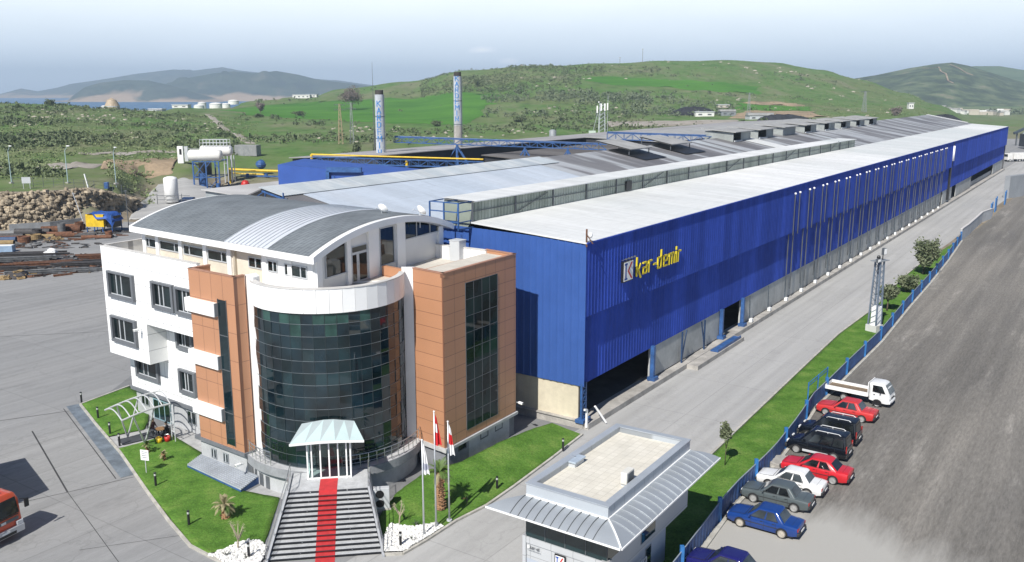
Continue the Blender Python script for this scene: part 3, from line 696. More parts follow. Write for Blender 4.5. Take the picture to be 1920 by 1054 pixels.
kerb([(-7.1, 44.9), (-6.0, 45.0), (-4.85, 46.5), (-3.3, 48.85), (-1.55, 50.85), (0.1, 53.5), (2.7, 57.95), (5.2, 62.4)])
kerb(LAWN_EDGE, 0.18, 0.13)
PEB = pm('white_pebbles', (0.80, 0.79, 0.76), rough=0.8, var=0.2, vs=6)
def pebbles(poly, n_, z):
    m = MB(); k = 0; xs = [p[0] for p in poly]; ys_ = [p[1] for p in poly]; rd = random.Random(5)
    def inside(x, y):
        c = False
        for i in range(len(poly)):
            (x1, y1), (x2, y2) = poly[i], poly[i - 1]
            if (y1 > y) != (y2 > y) and x < (x2 - x1) * (y - y1) / (y2 - y1) + x1: c = not c
        return c
    while k < n_:
        x, y = rd.uniform(min(xs), max(xs)), rd.uniform(min(ys_), max(ys_))
        if inside(x, y):
            k += 1; r = rd.uniform(.05, .13); m.blob((x, y, z + r * .3), (r, r * rd.uniform(.7, 1.2), r * .6), 5, 3, .25, rd)
    tag(m.build('pebbles', PEB), kind='stuff')
    sheet('pebble_bed', poly, PEB, z)
pebbles([(-16.5, 44.75), (-14.9, 43.55), (-13.5, 43.2), (-13.6, 45.6), (-14.3, 46.5), (-15.3, 46.3)], 420, 0.13)
pebbles([(-7.0, 45.1), (-6.0, 45.15), (-4.95, 46.6), (-4.0, 48.0), (-4.5, 48.4), (-5.8, 47.9), (-7.1, 48.3), (-7.3, 46.6)], 700, 0.16)
# ---------------------------------------------------------------- office building
class Frame:
    """vertical wall plane: s along the wall (left to right seen from outside), z up, n outwards"""
    def __init__(s, a, b):
        s.a = Vector((a[0], a[1])); t = Vector((b[0], b[1])) - s.a; s.L = t.length; s.t = t.normalized(); s.n = Vector((s.t.y, -s.t.x))
    def p(s, u, z, o=0.0): q = s.a + s.t * u + s.n * o; return (q.x, q.y, z)
    def xy(s, u, o=0.0): q = s.a + s.t * u + s.n * o; return (q.x, q.y)
    def box(s, m, u0, u1, z0, z1, o0, o1):
        m.prism([s.xy(u0, o1), s.xy(u1, o1), s.xy(u1, o0), s.xy(u0, o0)][::-1], z0, z1); return m
    def rect(s, m, u0, u1, z0, z1, o): m.quad(s.p(u0, z0, o), s.p(u1, z0, o), s.p(u1, z1, o), s.p(u0, z1, o)); return m
WL, WR = (-30.84, 66.15), (-21.07, 58.78)
LO = [(-21.13, 57.28), (-17.31, 54.44), (-16.79, 55.04), (-20.2, 58.5)]
RO = [(-6.49, 57.34), (-4.38, 55.47), (0.27, 62.54), (-1.84, 64.41)]
DC = (-12.0, 57.0); DR = 4.85
ZP, ZT, ZL = 13.64, 12.6, 1.85
OFF = (-12.0, 62.0, 0.0)
tl = (Vector(WR) - Vector(WL)).normalized(); tr_ = (Vector(RO[2]) - Vector(RO[1])).normalized()
WPAN = panel('white_cladding', (0.87, 0.87, 0.86), (0.40, 0.40, 0.41), tl, 0.96, 1.22, 0.022, 0.4, 0.035, s0=tl.dot(Vector(WL)), z0=ZP)
OPAN_R = panel('orange_cladding_side', (0.47, 0.235, 0.13), (0.19, 0.09, 0.055), tr_, 1.18, 0.93, 0.018, 0.42, 0.05, s0=tr_.dot(Vector(RO[1])), z0=ZP)
OPAN_L = panel('orange_cladding_front', (0.47, 0.235, 0.13), (0.19, 0.09, 0.055), tl, 1.19, 0.93 * 2, 0.018, 0.42, 0.05, s0=tl.dot(Vector(LO[0])), z0=ZP)
GLASS = [glassm('facade_glass', (0.006, 0.017, 0.024), spec=.8), glassm('facade_glass_green', (0.008, 0.024, 0.030), spec=.8, var=0.5), glassm('facade_glass_dark', (0.005, 0.015, 0.019), spec=.7, var=0.4), pm('blind_behind_glass', (.035, .085, .075), rough=.12, var=.5, vs=.8, spec=.5)]
WGL = glassm('window_glass', (0.008, 0.016, 0.018), 0.04)
CAPST = pm('parapet_coping', (0.62, 0.60, 0.57), rough=0.6, var=0.15, vs=1)
OCOP = pm('orange_coping', (0.40, 0.21, 0.14), rough=0.6, var=0.15, vs=1)
CREAM = pm('cream_render', (0.66, 0.60, 0.50), rough=0.9, var=0.1, vs=0.8, fine=0.06)
TERR = pm('terrace_tiles', (0.60, 0.56, 0.49), rough=0.85, var=0.15, vs=0.6, fine=0.1)
BASEW = pm('grey_base_render', (0.46, 0.47, 0.48), rough=0.9, var=0.18, vs=0.7, fine=0.1)
LEDGE = pm('dark_ledge_stone', (0.16, 0.17, 0.19), rough=0.7, var=0.2)
CASING = pm('window_casing_grey', (0.14, 0.15, 0.165), rough=0.5, var=0.1)
off_b = thing('office_building', 'white and orange office block with a curved dark glass front and vaulted grey roof', 'office building', OFF)
def op(m, name, mat, **k): return m.build(name, mat, off_b, OFF, **k)
def sub(m, name, mat, par, **k): return m.build(name, mat, par, OFF, **k)
FL_ = Frame(WL, WR)
CORE_BACK = [(0.27, 62.54), (-23.3, 78.3)]
# left wing: upper storeys jut out over a recessed lower storey
m = MB()
back_l = FL_.xy(0, -8)
m.prism([FL_.xy(0), FL_.xy(FL_.L), FL_.xy(FL_.L, -2.0), FL_.xy(0, -2.0)], 8.36, ZT)            # top storey
m.prism([FL_.xy(0), FL_.xy(5.45), FL_.xy(5.45, -2.0), FL_.xy(0, -2.0)], 5.29, 8.358)            # projecting corner box
m.prism([FL_.xy(0.03, -1.5), FL_.xy(FL_.L, -1.5), FL_.xy(FL_.L, -2.0), FL_.xy(0.03, -2.0)], ZL + .25, 8.356)
m.prism([FL_.xy(0.0, -2.0), FL_.xy(FL_.L, -2.0), (-16.75, 55.45), (-7.6, 58.6), (-1.9, 64.2), (-23.3, 78.3)], ZL, ZT - .004)
op(m, 'wall', WPAN)
m = MB(); m.prism([FL_.xy(0.3, -.3), FL_.xy(FL_.L, -.3), FL_.xy(FL_.L, -2.1), (-16.9, 55.6), (-7.6, 58.65), (-2.2, 64.0), (-22.9, 77.8)], ZT, ZT + .03); op(m, 'terrace_floor', TERR)
# parapet with coping
m = MB(); c = MB()
for a, b in ((FL_.xy(0), FL_.xy(FL_.L + .02)), ((-23.3, 78.3), FL_.xy(0)), ((-1.8, 64.15), (-23.3, 78.3))):
    f = Frame(a, b); f.box(m, 0.0, f.L, ZT - .002, ZP - .05, -.22, 0.0); f.box(c, -0.0, f.L, ZP - .05, ZP, -.26, .03)
pa = op(m, 'parapet', WPAN); sub(c, 'coping', CAPST, pa)
# base storey of the left wing
m = MB(); m.prism([FL_.xy(.2, -1.7), FL_.xy(FL_.L, -1.7), (-16.95, 55.25), (-16.6, 56.5), (-10, 61), (-4.9, 57.2), (-4.38, 55.75), (-.2, 62.0), (-4, 66), (-22.6, 77)], 0, ZL + .1); op(m, 'base_wall', BASEW)
m = MB(); FL_.box(m, -.05, FL_.L - 1.3, ZL + .1, ZL + .36, -1.9, -1.38); op(m, 'ledge', LEDGE)
def window(f, u0, u1, z0, z1, o, mull=(0.28, 0.5), casing=0.24, depth=0.22, mats=(CASING, WGL, LGREY), name='window'):
    m = MB()
    if casing:
        f.box(m, u0, u1, z1 - casing * .6, z1, o, o + depth); f.box(m, u0, u1, z0, z0 + casing, o, o + depth)
        f.box(m, u0, u0 + casing, z0 + casing, z1 - casing * .6, o, o + depth); f.box(m, u1 - casing, u1, z0 + casing, z1 - casing * .6, o, o + depth)
        u0 += casing; u1 -= casing; z0 += casing; z1 -= casing * .6
    fr = 0.07
    if not casing: f.box(m, u0 - fr, u1 + fr, z0 - fr, z0, o, o + .06); f.box(m, u0 - fr, u1 + fr, z1, z1 + fr, o, o + .06); f.box(m, u0 - fr, u0, z0, z1, o, o + .06); f.box(m, u1, u1 + fr, z0, z1, o, o + .06)
    wo = op(m, name, mats[0])
    g = MB(); f.rect(g, u0, u1, z0, z1, o + .025); sub(g, 'pane', mats[1], wo)
    q = MB()
    for t in mull: uu = lerp(u0, u1, t); f.box(q, uu - .04, uu + .04, z0, z1, o + .02, o + .075)
    if casing:
        for zz in (z0, z1 - .05): f.box(q, u0, u1, zz, zz + .05, o + .02, o + .07)
    if len(q.v): sub(q, 'mullion', mats[2], wo)
    return wo
for a in ((.85, 4.33, 9.83, 11.83), (6.67, 9.35, 9.80, 11.78), (9.56, 12.15, 9.78, 11.74), (.76, 4.17, 6.36, 8.40)): window(FL_, *a, o=0.0)
for a in ((1.03, 4.16, 3.22, 5.05), (6.86, 8.9, 6.50, 8.30), (6.84, 8.9, 3.1, 4.96)): window(FL_, *a, o=-1.5)
window(FL_, 7.15, 8.1, .72, 1.62, -1.7, (.5,), 0, 0, (MGREY, WGL, LGREY)); window(FL_, 1.0, 1.9, .9, 1.6, -1.7, (.5,), 0, 0, (MGREY, WGL, LGREY))
# side entrance doors behind the steel canopy
m = MB(); FL_.box(m, 2.6, 4.9, 0.05, 1.75, -1.7, -1.62); d_ = op(m, 'side_door', pm('blue_door_frame', (.22, .34, .38), var=.1))
g = MB()
for k in range(3): FL_.rect(g, 2.7 + k * .74, 3.32 + k * .74, .15, 1.62, -1.605)
sub(g, 'pane', GLASS[1], d_)
# orange tower on the left
def tower(poly, z0, mats, inner, name):
    n_ = len(poly); m = MB(); cen = sum((Vector(p) for p in poly), Vector((0, 0))) / n_
    m.prism(poly, z0, ZP - .35); q = op(m, name, mats)
    return q
f1 = Frame(LO[0], LO[1]); f2 = Frame(LO[1], LO[2]); f3 = Frame(LO[3], LO[0])
m = MB()
m.prism(LO, ZL + .12, ZP - .5)
for f in (f1, f2, f3): f.box(m, 0.0 if f is not f1 else 0.0, f.L, ZP - .5, ZP - .05, -.2, 0.0)
q = op(m, 'orange_tower', OPAN_L); c = MB()
for f in (f1, f2, f3): f.box(c, -.03, f.L + .03, ZP - .05, ZP + .005, -.24, .03)
sub(c, 'coping', OCOP, q)
m = MB(); f1.box(m, -.55, f1.L + .1, ZL - .12, ZL + .12, -.6, .10); f2.box(m, -.1, f2.L, ZL - .12, ZL + .118, -.5, .10); op(m, 'ledge', LEDGE)
m = MB(); f1.rect(m, 3.0, 3.88, ZL + .35, 11.97, .03); st = op(m, 'glass_strip', GLASS[2]); m = MB()
for zz in (4.4, 7.3, 9.6): f1.box(m, 3.0, 3.88, zz, zz + .05, .03, .055)
for u in (2.98, 3.86): f1.box(m, u, u + .03, ZL + .3, 12.0, .0, .05)
sub(m, 'frame', DGREY, st)
for z0, z1 in ((10.8, 11.69), (7.27, 8.18), (3.74, 4.6)):
    m = MB(); f1.box(m, -.28, 2.88, z0, z1, -.3, .26); b_ = op(m, 'white_fin', WHITE)
    m = MB(); f1.box(m, 2.88, 2.93, z0 + .04, z1, 0, .24); sub(m, 'end_cap', MGREY, b_)
# base below the left tower with two little windows
m = MB(); m.prism([f1.xy(-.2, -.12), f1.xy(f1.L, -.12), f2.xy(f2.L, -.12), f1.xy(.3, -1.6)], 0, ZL - .12); op(m, 'base_wall', BASEW)
for u in (1.05, 2.35): window(f1, u, u + .42, .75, 1.3, -.12, (.5,), 0, 0, (MGREY, WGL, LGREY))
# orange tower on the right
g1 = Frame(RO[0], RO[1]); g2 = Frame(RO[1], RO[2]); g3 = Frame(RO[2], RO[3])
m = MB(); m.prism(RO, 1.85, ZP - .3)
for f in (g1, g2, g3): f.box(m, 0.0, f.L, ZP - .3, ZP - .05, -.2, 0.0)
m.prism([g1.xy(-3.2, -.1), g1.xy(.02, -.1), g1.xy(.02, -.4), g1.xy(-3.2, -.4)], 1.85, ZP - .3)
q = op(m, 'orange_tower', OPAN_R); c = MB()
for f in (g1, g2, g3): f.box(c, -.03, f.L + .03, ZP - .05, ZP + .005, -.24, .03)
sub(c, 'coping', OCOP, q)
m = MB(); m.prism([g1.xy(.2, -.2), g1.xy(g1.L - .2, -.2), g2.xy(g2.L - .2, -.2), g3.xy(g3.L - .1, -.2)], ZP - .3, ZP - .27); op(m, 'terrace_floor', TERR)
m = MB(); g1.box(m, 0.0, g1.L + .1, 1.55, 1.85, -.5, .10); g2.box(m, -.1, g2.L + .15, 1.6, 1.80, -.5, .12); op(m, 'ledge', pm('pale_ledge', (.5, .5, .5), rough=.8, var=.15))
m = MB(); m.prism([g1.xy(.1, -.15), g1.xy(g1.L - .15, -.15), g2.xy(g2.L, -.15), g3.xy(g3.L, -.2)], 0, 1.6); op(m, 'base_wall', pm('shaded_base_render', (.22, .23, .25), rough=.9, var=.2))  # darker copy of the base render: the wall's shade put into its colour
for u in (1.6, 4.2, 6.0): window(g2, u, u + .8, 1.1, 1.45, -.15, (), 0, 0, (DGREY, WGL, LGREY))
def curtain(f, u0, u1, z0, z1, nu, nz_, o, jit, rd, name):
    P = [MB(), MB(), MB()]; du = (u1 - u0) / nu; dz = (z1 - z0) / nz_
    for i in range(nu):
        for j in range(nz_):
            k = rd.choice((0, 0, 0, 1, 2)); e = [rd.uniform(-jit, jit) for _ in range(4)]
            a, b = u0 + i * du + .012, u0 + (i + 1) * du - .012; c0, c1 = z0 + j * dz + .012, z0 + (j + 1) * dz - .012
            P[k].quad(f.p(a, c0, o + e[0]), f.p(b, c0, o + e[1]), f.p(b, c1, o + e[1] + e[2]), f.p(a, c1, o + e[0] + e[2]))
    allm = MB(); allm.v = []; 
    for k in range(3):
        base = len(allm.v); allm.v += P[k].v; allm.f += [tuple(base + t for t in ff) for ff in P[k].f]; allm.m += [k] * len(P[k].f)
    return allm
rd = random.Random(11)
w_ = curtain(g2, 2.37, 6.1, 2.36, 12.58, 4, 9, .02, .006, rd, 'x'); w0 = op(w_, 'glass_wall', [glassm('side_glass', (.008, .020, .020), .03, .18), glassm('side_glass_green', (.010, .026, .025), .03, .2), glassm('side_glass_dark', (.006, .014, .016), .03, .2)])
m = MB()
for i in range(5): u = 2.37 + i * 3.73 / 4; g2.box(m, u - .02, u + .02, 2.36, 12.58, -.02, .035 if i in (0, 4) else .028)
for j in range(10): z_ = 2.36 + j * 10.22 / 9; g2.box(m, 2.37, 6.1, z_ - .015, z_ + .015, -.02, .031)
sub(m, 'mullion', DGREY, w0)
# curved glass drum between two white pilasters
a0, a1 = R(210), R(364); N = 18
def arc(r, t): return (DC[0] + cos(t) * r, DC[1] + sin(t) * r)
gm = MB(); cap = MB(); vert = MB(); NZ = 13; z0, z1 = 1.92, 11.93; dz = (z1 - z0) / NZ
backm = MB(); backm.lathe([(DR - .12, z0), (DR - .12, z1)], N, DC, a0, a1); 
for i in range(N):
    ta, tb = lerp(a0, a1, i / N), lerp(a0, a1, (i + 1) / N); ff = Frame(arc(DR, ta), arc(DR, tb))
    for j in range(NZ):
        top = j >= NZ - 2
        k = 3 if (j == NZ - 1 and i in (2, 4, 5, 7, 8, 9, 11)) or (j == NZ - 2 and i in (5, 8)) else rd.choice((0, 0, 0, 2, 0, 1))
        e = [rd.uniform(-.02, .02) for _ in range(3)]; gm.cur = k
        gm.quad(ff.p(.012, z0 + j * dz + .01, e[0]), ff.p(ff.L - .012, z0 + j * dz + .01, e[1]), ff.p(ff.L - .012, z0 + (j + 1) * dz - .01, e[1] + e[2]), ff.p(.012, z0 + (j + 1) * dz - .01, e[0] + e[2]))
    for j in range(NZ + 1): ff.box(cap, 0, ff.L, z0 + j * dz - .009, z0 + j * dz + .009, -.02, .022)
    ff.box(vert, -.009, .009, z0, z1, -.03, .017)
dg = op(gm, 'curved_glass_front', GLASS); sub(cap, 'mullion', pm('silver_mullion', (.22, .25, .27), rough=.45, metal=.4), dg); sub(vert, 'glazing_joint', pm('joint_grey', (.030, .042, .046)), dg); sub(backm, 'blinds', BLACK, dg)
# white panelled band and curved parapet above the glass
m = MB(); bk = MB(); cp = MB(); NB = 17; ZB = 13.35
for i in range(NB):
    ta, tb = lerp(a0, a1, i / NB), lerp(a0, a1, (i + 1) / NB); ff = Frame(arc(DR + .13, ta), arc(DR + .13, tb))
    ff.box(m, .012, ff.L - .012, 11.86, ZB, -.06, 0)
bk.lathe([(DR + .06, 11.9), (DR + .06, ZB - .01), (DR - .16, ZB - .01), (DR - .16, 12.5)], 40, DC, a0, a1)
cp.lathe([(DR + .16, ZB - .0), (DR + .16, ZB + .06), (DR - .22, ZB + .06), (DR - .22, ZB)], 48, DC, a0, a1)
bd = op(m, 'white_band', WHITE); sub(bk, 'parapet', WHITE, bd); sub(cp, 'coping', CAPST, bd)
m = MB(); m.lathe([(0.0, 12.55), (DR - .1, 12.55)], 40, DC, 0, 2 * pi); op(m, 'terrace_floor', TERR)
for nm, pl in (('l', [(-16.85, 55.28), (-16.08, 54.42), (-15.8, 54.9), (-16.3, 55.9)]), ('r', [(-7.12, 57.32), (-6.48, 57.3), (-6.4, 57.9), (-7.3, 57.9)])):
    m = MB(); m.prism(pl, 1.9, ZP - .05); op(m, 'white_pilaster', WHITE)
# terrace deck round the drum
DK = (-12.05, 57.6)
m = MB(); m.lathe([(4.2, 1.3), (5.98, 1.3), (5.98, 1.86), (4.2, 1.86)], 48, DK, R(198), R(360)); op(m, 'deck', pm('deck_stone', (.30, .31, .33), rough=.8, var=.2, vs=1, fine=.1), smooth=False)
m = MB(); m.lathe([(4.2, 1.864), (5.9, 1.864)], 48, DK, R(198), R(360)); op(m, 'deck_paving', pm('deck_paving', (.50, .51, .52), rough=.8, var=.2, vs=1.2))
m = MB(); m.lathe([(5.6, 0), (5.6, 1.3)], 40, DK, R(196), R(362)); op(m, 'base_wall', BASEW)
for d0, d1, z_ in ((206, 209, 1.15), (213, 217, .95), (221, 226, .9), (229, 233, .9)):
    m = MB(); m.lathe([(5.625, .05), (5.625, z_)], 4, DK, R(d0), R(d1)); op(m, 'basement_door', DGREY)
# balcony railing on the deck
for d0, d1 in ((202, 238), (285, 357)):
    m = MB(); n_ = 14 if d1 - d0 < 50 else 26
    pts = [(DK[0] + cos(R(lerp(d0, d1, i / n_))) * 5.85, DK[1] + sin(R(lerp(d0, d1, i / n_))) * 5.85) for i in range(n_ + 1)]
    for z_, r in ((2.78, .03), (2.5, .016), (2.24, .016)): m.path([(x, y, z_) for x, y in pts], r, 6)
    for x, y in pts[::2]: m.tube((x, y, 1.86), (x, y, 2.78), .025, 6)
    op(m, 'railing', STEEL)
# ---------------- penthouse under the vaulted roof
FLp, FRp, BLp = Vector((-11.93, 52.93)), Vector((-4.43, 67.70)), Vector((-28.4, 65.8))
e_l = FLp - BLp; LR = e_l.length; e_l = e_l.normalized(); e_a = FRp - FLp; WRf = e_a.length; e_a = e_a.normalized()
ZE = 15.0; RISE = 1.46; TH = .43
def roofpt(l, s, dzv=0.0):
    x = (s - WRf * .49) / (WRf * .51); z_ = ZE + RISE * (1 - abs(x) ** 2.2) + dzv
    q = BLp + e_l * l + e_a * s; return (q.x, q.y, z_)
def roofband(name, l0, l1, mat, lift=0.0, seam=0.0):
    NS = 48; ns = max(2, int((l1 - l0) / .5)); m = MB()
    P = [[roofpt(lerp(l0, l1, i / ns), WRf * j / NS, lift) for j in range(NS + 1)] for i in range(ns + 1)]
    m.grid(P)
    o = op(m, name, mat, smooth=True)
    if seam:
        r = MB()
        for i in range(int((l1 - l0) / seam) + 1):
            l = l0 + i * seam
            for j in range(NS): r.bar(roofpt(l, WRf * j / NS, lift + .02), roofpt(l, WRf * (j + 1) / NS, lift + .02), .05, .06)
        sub(r, 'seam', ALU, o)
    return o
# shell: underside, fascia all round
NS = 48; m = MB()
for l0, l1 in ((0, LR),):
    top = [[roofpt(l, WRf * j / NS, 0) for j in range(NS + 1)] for l in (l0, l1)]; bot = [[roofpt(l, WRf * j / NS, -TH) for j in range(NS + 1)] for l in (l0, l1)]
    for r in range(2):
        for j in range(NS): m.quad(top[r][j], top[r][j + 1], bot[r][j + 1], bot[r][j])
    for j in range(NS):
        m.quad(top[0][j], top[1][j], top[1][j + 1], top[0][j + 1]); m.quad(bot[0][j], bot[0][j + 1], bot[1][j + 1], bot[1][j])
    for j in (0, NS): m.quad(top[0][j], bot[0][j], bot[1][j], top[1][j])
vr = op(m, 'vaulted_roof', WHITE)
SHING = pm('grey_shingles', (0.165, 0.185, 0.205), rough=0.85, var=0.25, vs=0.9, fine=0.28, fs=5, bump=0.5, bs=4)
def shingle_mat():
    mt, n, b = _base('grey_shingle_roof'); L = n.links.new; g = n.nodes.new('ShaderNodeNewGeometry')
    d1 = n.nodes.new('ShaderNodeVectorMath'); d1.operation = 'DOT_PRODUCT'; d1.inputs[1].default_value = (e_l.x, e_l.y, 0); L(g.outputs['Position'], d1.inputs[0])
    d2 = n.nodes.new('ShaderNodeVectorMath'); d2.operation = 'DOT_PRODUCT'; d2.inputs[1].default_value = (e_a.x, e_a.y, 0); L(g.outputs['Position'], d2.inputs[0])
    cb = n.nodes.new('ShaderNodeCombineXYZ'); L(d2.outputs['Value'], cb.inputs['X']); L(d1.outputs['Value'], cb.inputs['Y'])
    bt = n.nodes.new('ShaderNodeTexBrick'); bt.inputs['Scale'].default_value = 1; bt.inputs['Brick Width'].default_value = 1.1; bt.inputs['Row Height'].default_value = .36; bt.inputs['Mortar Size'].default_value = .045; bt.inputs['Mortar Smooth'].default_value = .5
    bt.inputs['Color1'].default_value = (.185, .205, .22, 1); bt.inputs['Color2'].default_value = (.165, .185, .20, 1); bt.inputs['Mortar'].default_value = (.105, .122, .138, 1); L(cb.outputs[0], bt.inputs['Vector'])
    q = n.nodes.new('ShaderNodeTexNoise'); q.inputs['Scale'].default_value = .5; q.inputs['Detail'].default_value = 6; L(g.outputs['Position'], q.inputs['Vector'])
    mr_ = n.nodes.new('ShaderNodeMapRange'); mr_.inputs['From Min'].default_value = .3; mr_.inputs['From Max'].default_value = .7; mr_.inputs['To Min'].default_value = .85; mr_.inputs['To Max'].default_value = 1.12; L(q.outputs['Fac'], mr_.inputs['Value'])
    mm = n.nodes.new('ShaderNodeMix'); mm.data_type = 'RGBA'; mm.blend_type = 'MULTIPLY'; mm.inputs['Factor'].default_value = 1; L(bt.outputs['Color'], mm.inputs['A']); L(mr_.outputs[0], mm.inputs['B']); L(mm.outputs['Result'], b.inputs['Base Color'])
    b.inputs['Roughness'].default_value = .85; b.inputs['Specular IOR Level'].default_value = .25
    return mt
SH = shingle_mat()
roofband('shingle_roofing', .35, 11.85, SH, .03); roofband('shingle_roofing', 16.45, LR - .45, SH, .03)
roofband('ribbed_roofing', 11.9, 16.4, pm('white_metal_roof', (.70, .73, .77), rough=.35, metal=.15, var=.06, vs=.5), .04, .45)
# walls below the roof
IN = .75
def pxy(l, s): q = BLp + e_l * l + e_a * s; return (q.x, q.y)
l0, l1, s0, s1 = .75, LR - .65, IN, WRf - .9
fw = Frame(pxy(l0, s0), pxy(l1, s0))
m = MB(); fw.box(m, 0, fw.L, ZT, ZE - TH + .12, -.2, 0); op(m, 'penthouse_wall', CREAM)
m = MB()
for u in (.0, 1.75, 4.75, 7.75, 10.55, 14.35, 16.95, 19.0):
    fw.box(m, u, u + .42, ZT, ZE - TH + .1, 0, .12)
op(m, 'pillar', WHITE)
m = MB(); fw.box(m, 14.5, fw.L, ZT, ZE - TH + .08, -.1, .05); op(m, 'white_wall', WHITE)
for a, b, z0_, mu in ((.45, 1.7, 13.65, (.3,)), (2.3, 4.65, 13.64, (.8,)), (5.35, 7.65, 13.62, (.3,)), (8.3, 10.4, 13.58, (.75,)), (12.9, 14.2, 13.6, (.55,)), (15.0, 15.85, 13.6, (.6,)), (16.7, 18.75, 13.55, (.75,))):
    window(fw, a, b, z0_, 14.2, .06 if a > 14.3 else .01, mu, 0, 0, (LGREY, WGL, LGREY))
m = MB(); fw.box(m, 11.3, 11.5, ZT, 14.5, 0, .16); op(m, 'downpipe', pm('beige_pipe', (.45, .40, .32), var=.1))
# arched end wall
fa = Frame(pxy(l1, s0), pxy(l1, s1)); ofs = s0
def under(u): return roofpt(l1, u + ofs, -TH + .03)[2]
m = MB(); n_ = 40
for i in range(n_):
    u, v = fa.L * i / n_, fa.L * (i + 1) / n_; m.quad(fa.p(u, ZT, 0), fa.p(v, ZT, 0), fa.p(v, under(v), 0), fa.p(u, under(u), 0))
    m.quad(fa.p(v, ZT, -.2), fa.p(u, ZT, -.2), fa.p(u, under(u), -.2), fa.p(v, under(v), -.2))
op(m, 'end_wall', pm('cool_white_render', (.70, .70, .69), rough=.8, var=.06, vs=.6))
m = MB()
for a, b in ((0, .5), (3.05, 3.45), (5.4, 6.6), (8.75, 9.75), (fa.L - .6, fa.L)): fa.box(m, a, b, ZT, min(under(a), under(b)) + .0, 0, .16)
op(m, 'pillar', WHITE)
def archwin(u0, u1, z0_, gap, nm, mull=(), zcap=None):
    g = MB(); fr = MB(); n2 = 12
    for i in range(n2):
        u, v = lerp(u0, u1, i / n2), lerp(u0, u1, (i + 1) / n2); zu, zv = under(u) - gap, under(v) - gap
        if zcap: zu, zv = min(zu, zcap), min(zv, zcap)
        g.quad(fa.p(u, z0_, .03), fa.p(v, z0_, .03), fa.p(v, max(zv, z0_ + .05), .03), fa.p(u, max(zu, z0_ + .05), .03))
        fr.bar(fa.p(u, zu + .03, .05), fa.p(v, zv + .03, .05), .06, .07)
    fr.bar(fa.p(u0 - .06, z0_ - .04, .05), fa.p(u1 + .15, z0_ - .04, .07), .12, .08)
    for u in (u0, u1) + tuple(mull): fr.bar(fa.p(u, z0_, .05), fa.p(u, (min(under(u) - gap, zcap) if zcap else under(u) - gap), .05), .06, .07)
    o = op(fr, nm, LGREY); sub(g, 'pane', WGL, o)
archwin(1.0, 3.0, 13.5, .22, 'window'); archwin(6.85, 8.5, 13.25, .3, 'window'); archwin(9.9, 14.9, 14.62, .12, 'window', (11.4, 13.2))
m = MB(); fa.box(m, 3.62, 5.36, ZT, 15.0, 0, .05); dr = op(m, 'terrace_door', LGREY)
g = MB(); fa.rect(g, 3.72, 4.15, ZT + .1, 14.45, .06); fa.rect(g, 4.45, 5.26, ZT + .1, 14.45, .06); fa.rect(g, 3.72, 5.26, 14.62, 14.96, .06); sub(g, 'pane', WGL, dr)
h = MB(); h.bar(fa.p(4.36, 13.4, .1), fa.p(4.36, 13.95, .1), .04, .04); sub(h, 'handle', STEEL, dr)
fb = Frame(pxy(l1, s1), pxy(l0, s1)); m = MB(); fb.box(m, 0, fb.L, ZT, ZE - TH + .1, -.2, 0); fc = Frame(pxy(l0, s1), pxy(l0, s0)); fc.box(m, .0, fc.L, ZT, ZE - TH + .1, -.2, 0); op(m, 'penthouse_wall', CREAM)
# things standing on the roof terrace
t = thing('equipment_cabinet', 'pale grey metal cabinet on the office roof terrace beside the arched end wall', 'cabinet', (-4.0, 65.2, ZT + .03), R(56))
m = MB(); m.box((0, 0, .75), (.85, .9, 1.5)); m.build('casing', LGREY, t, bevel=.03); m = MB(); m.box((0, 0, 1.53), (.9, .95, .06)); m.build('lid', LGREY, t)
def dish(loc, label, rz, r=.55):
    t = thing('satellite_dish', label, 'satellite dish', loc, rz)
    m = MB(); n_ = 20; m.lathe([(0.001, 0), (r * .5, .05), (r * .85, .15), (r, .21)], n_); 
    M = Matrix.Rotation(R(-58), 4, 'X') ; m.v = [tuple(M @ Vector(p) + Vector((0, 0, .75))) for p in m.v]; m.build('reflector', WHITE, t, smooth=True)
    m = MB(); m.tube((0, 0, -.4), (0, 0, .75), .035); m.build('mast', ALU, t); m = MB(); m.tube((0, 0, .75), (0, -.55, .95), .015); m.blob((0, -.57, .95), .06); m.build('feed_arm', LGREY, t)
dish((-9.22, 63.0, 15.9), 'small white satellite dish behind the crest of the office roof, left of the other', R(-30), .42)
dish((-6.6, 63.7, 15.7), 'white satellite dish on the right slope of the office roof by the warehouse roof', R(-45), .42)

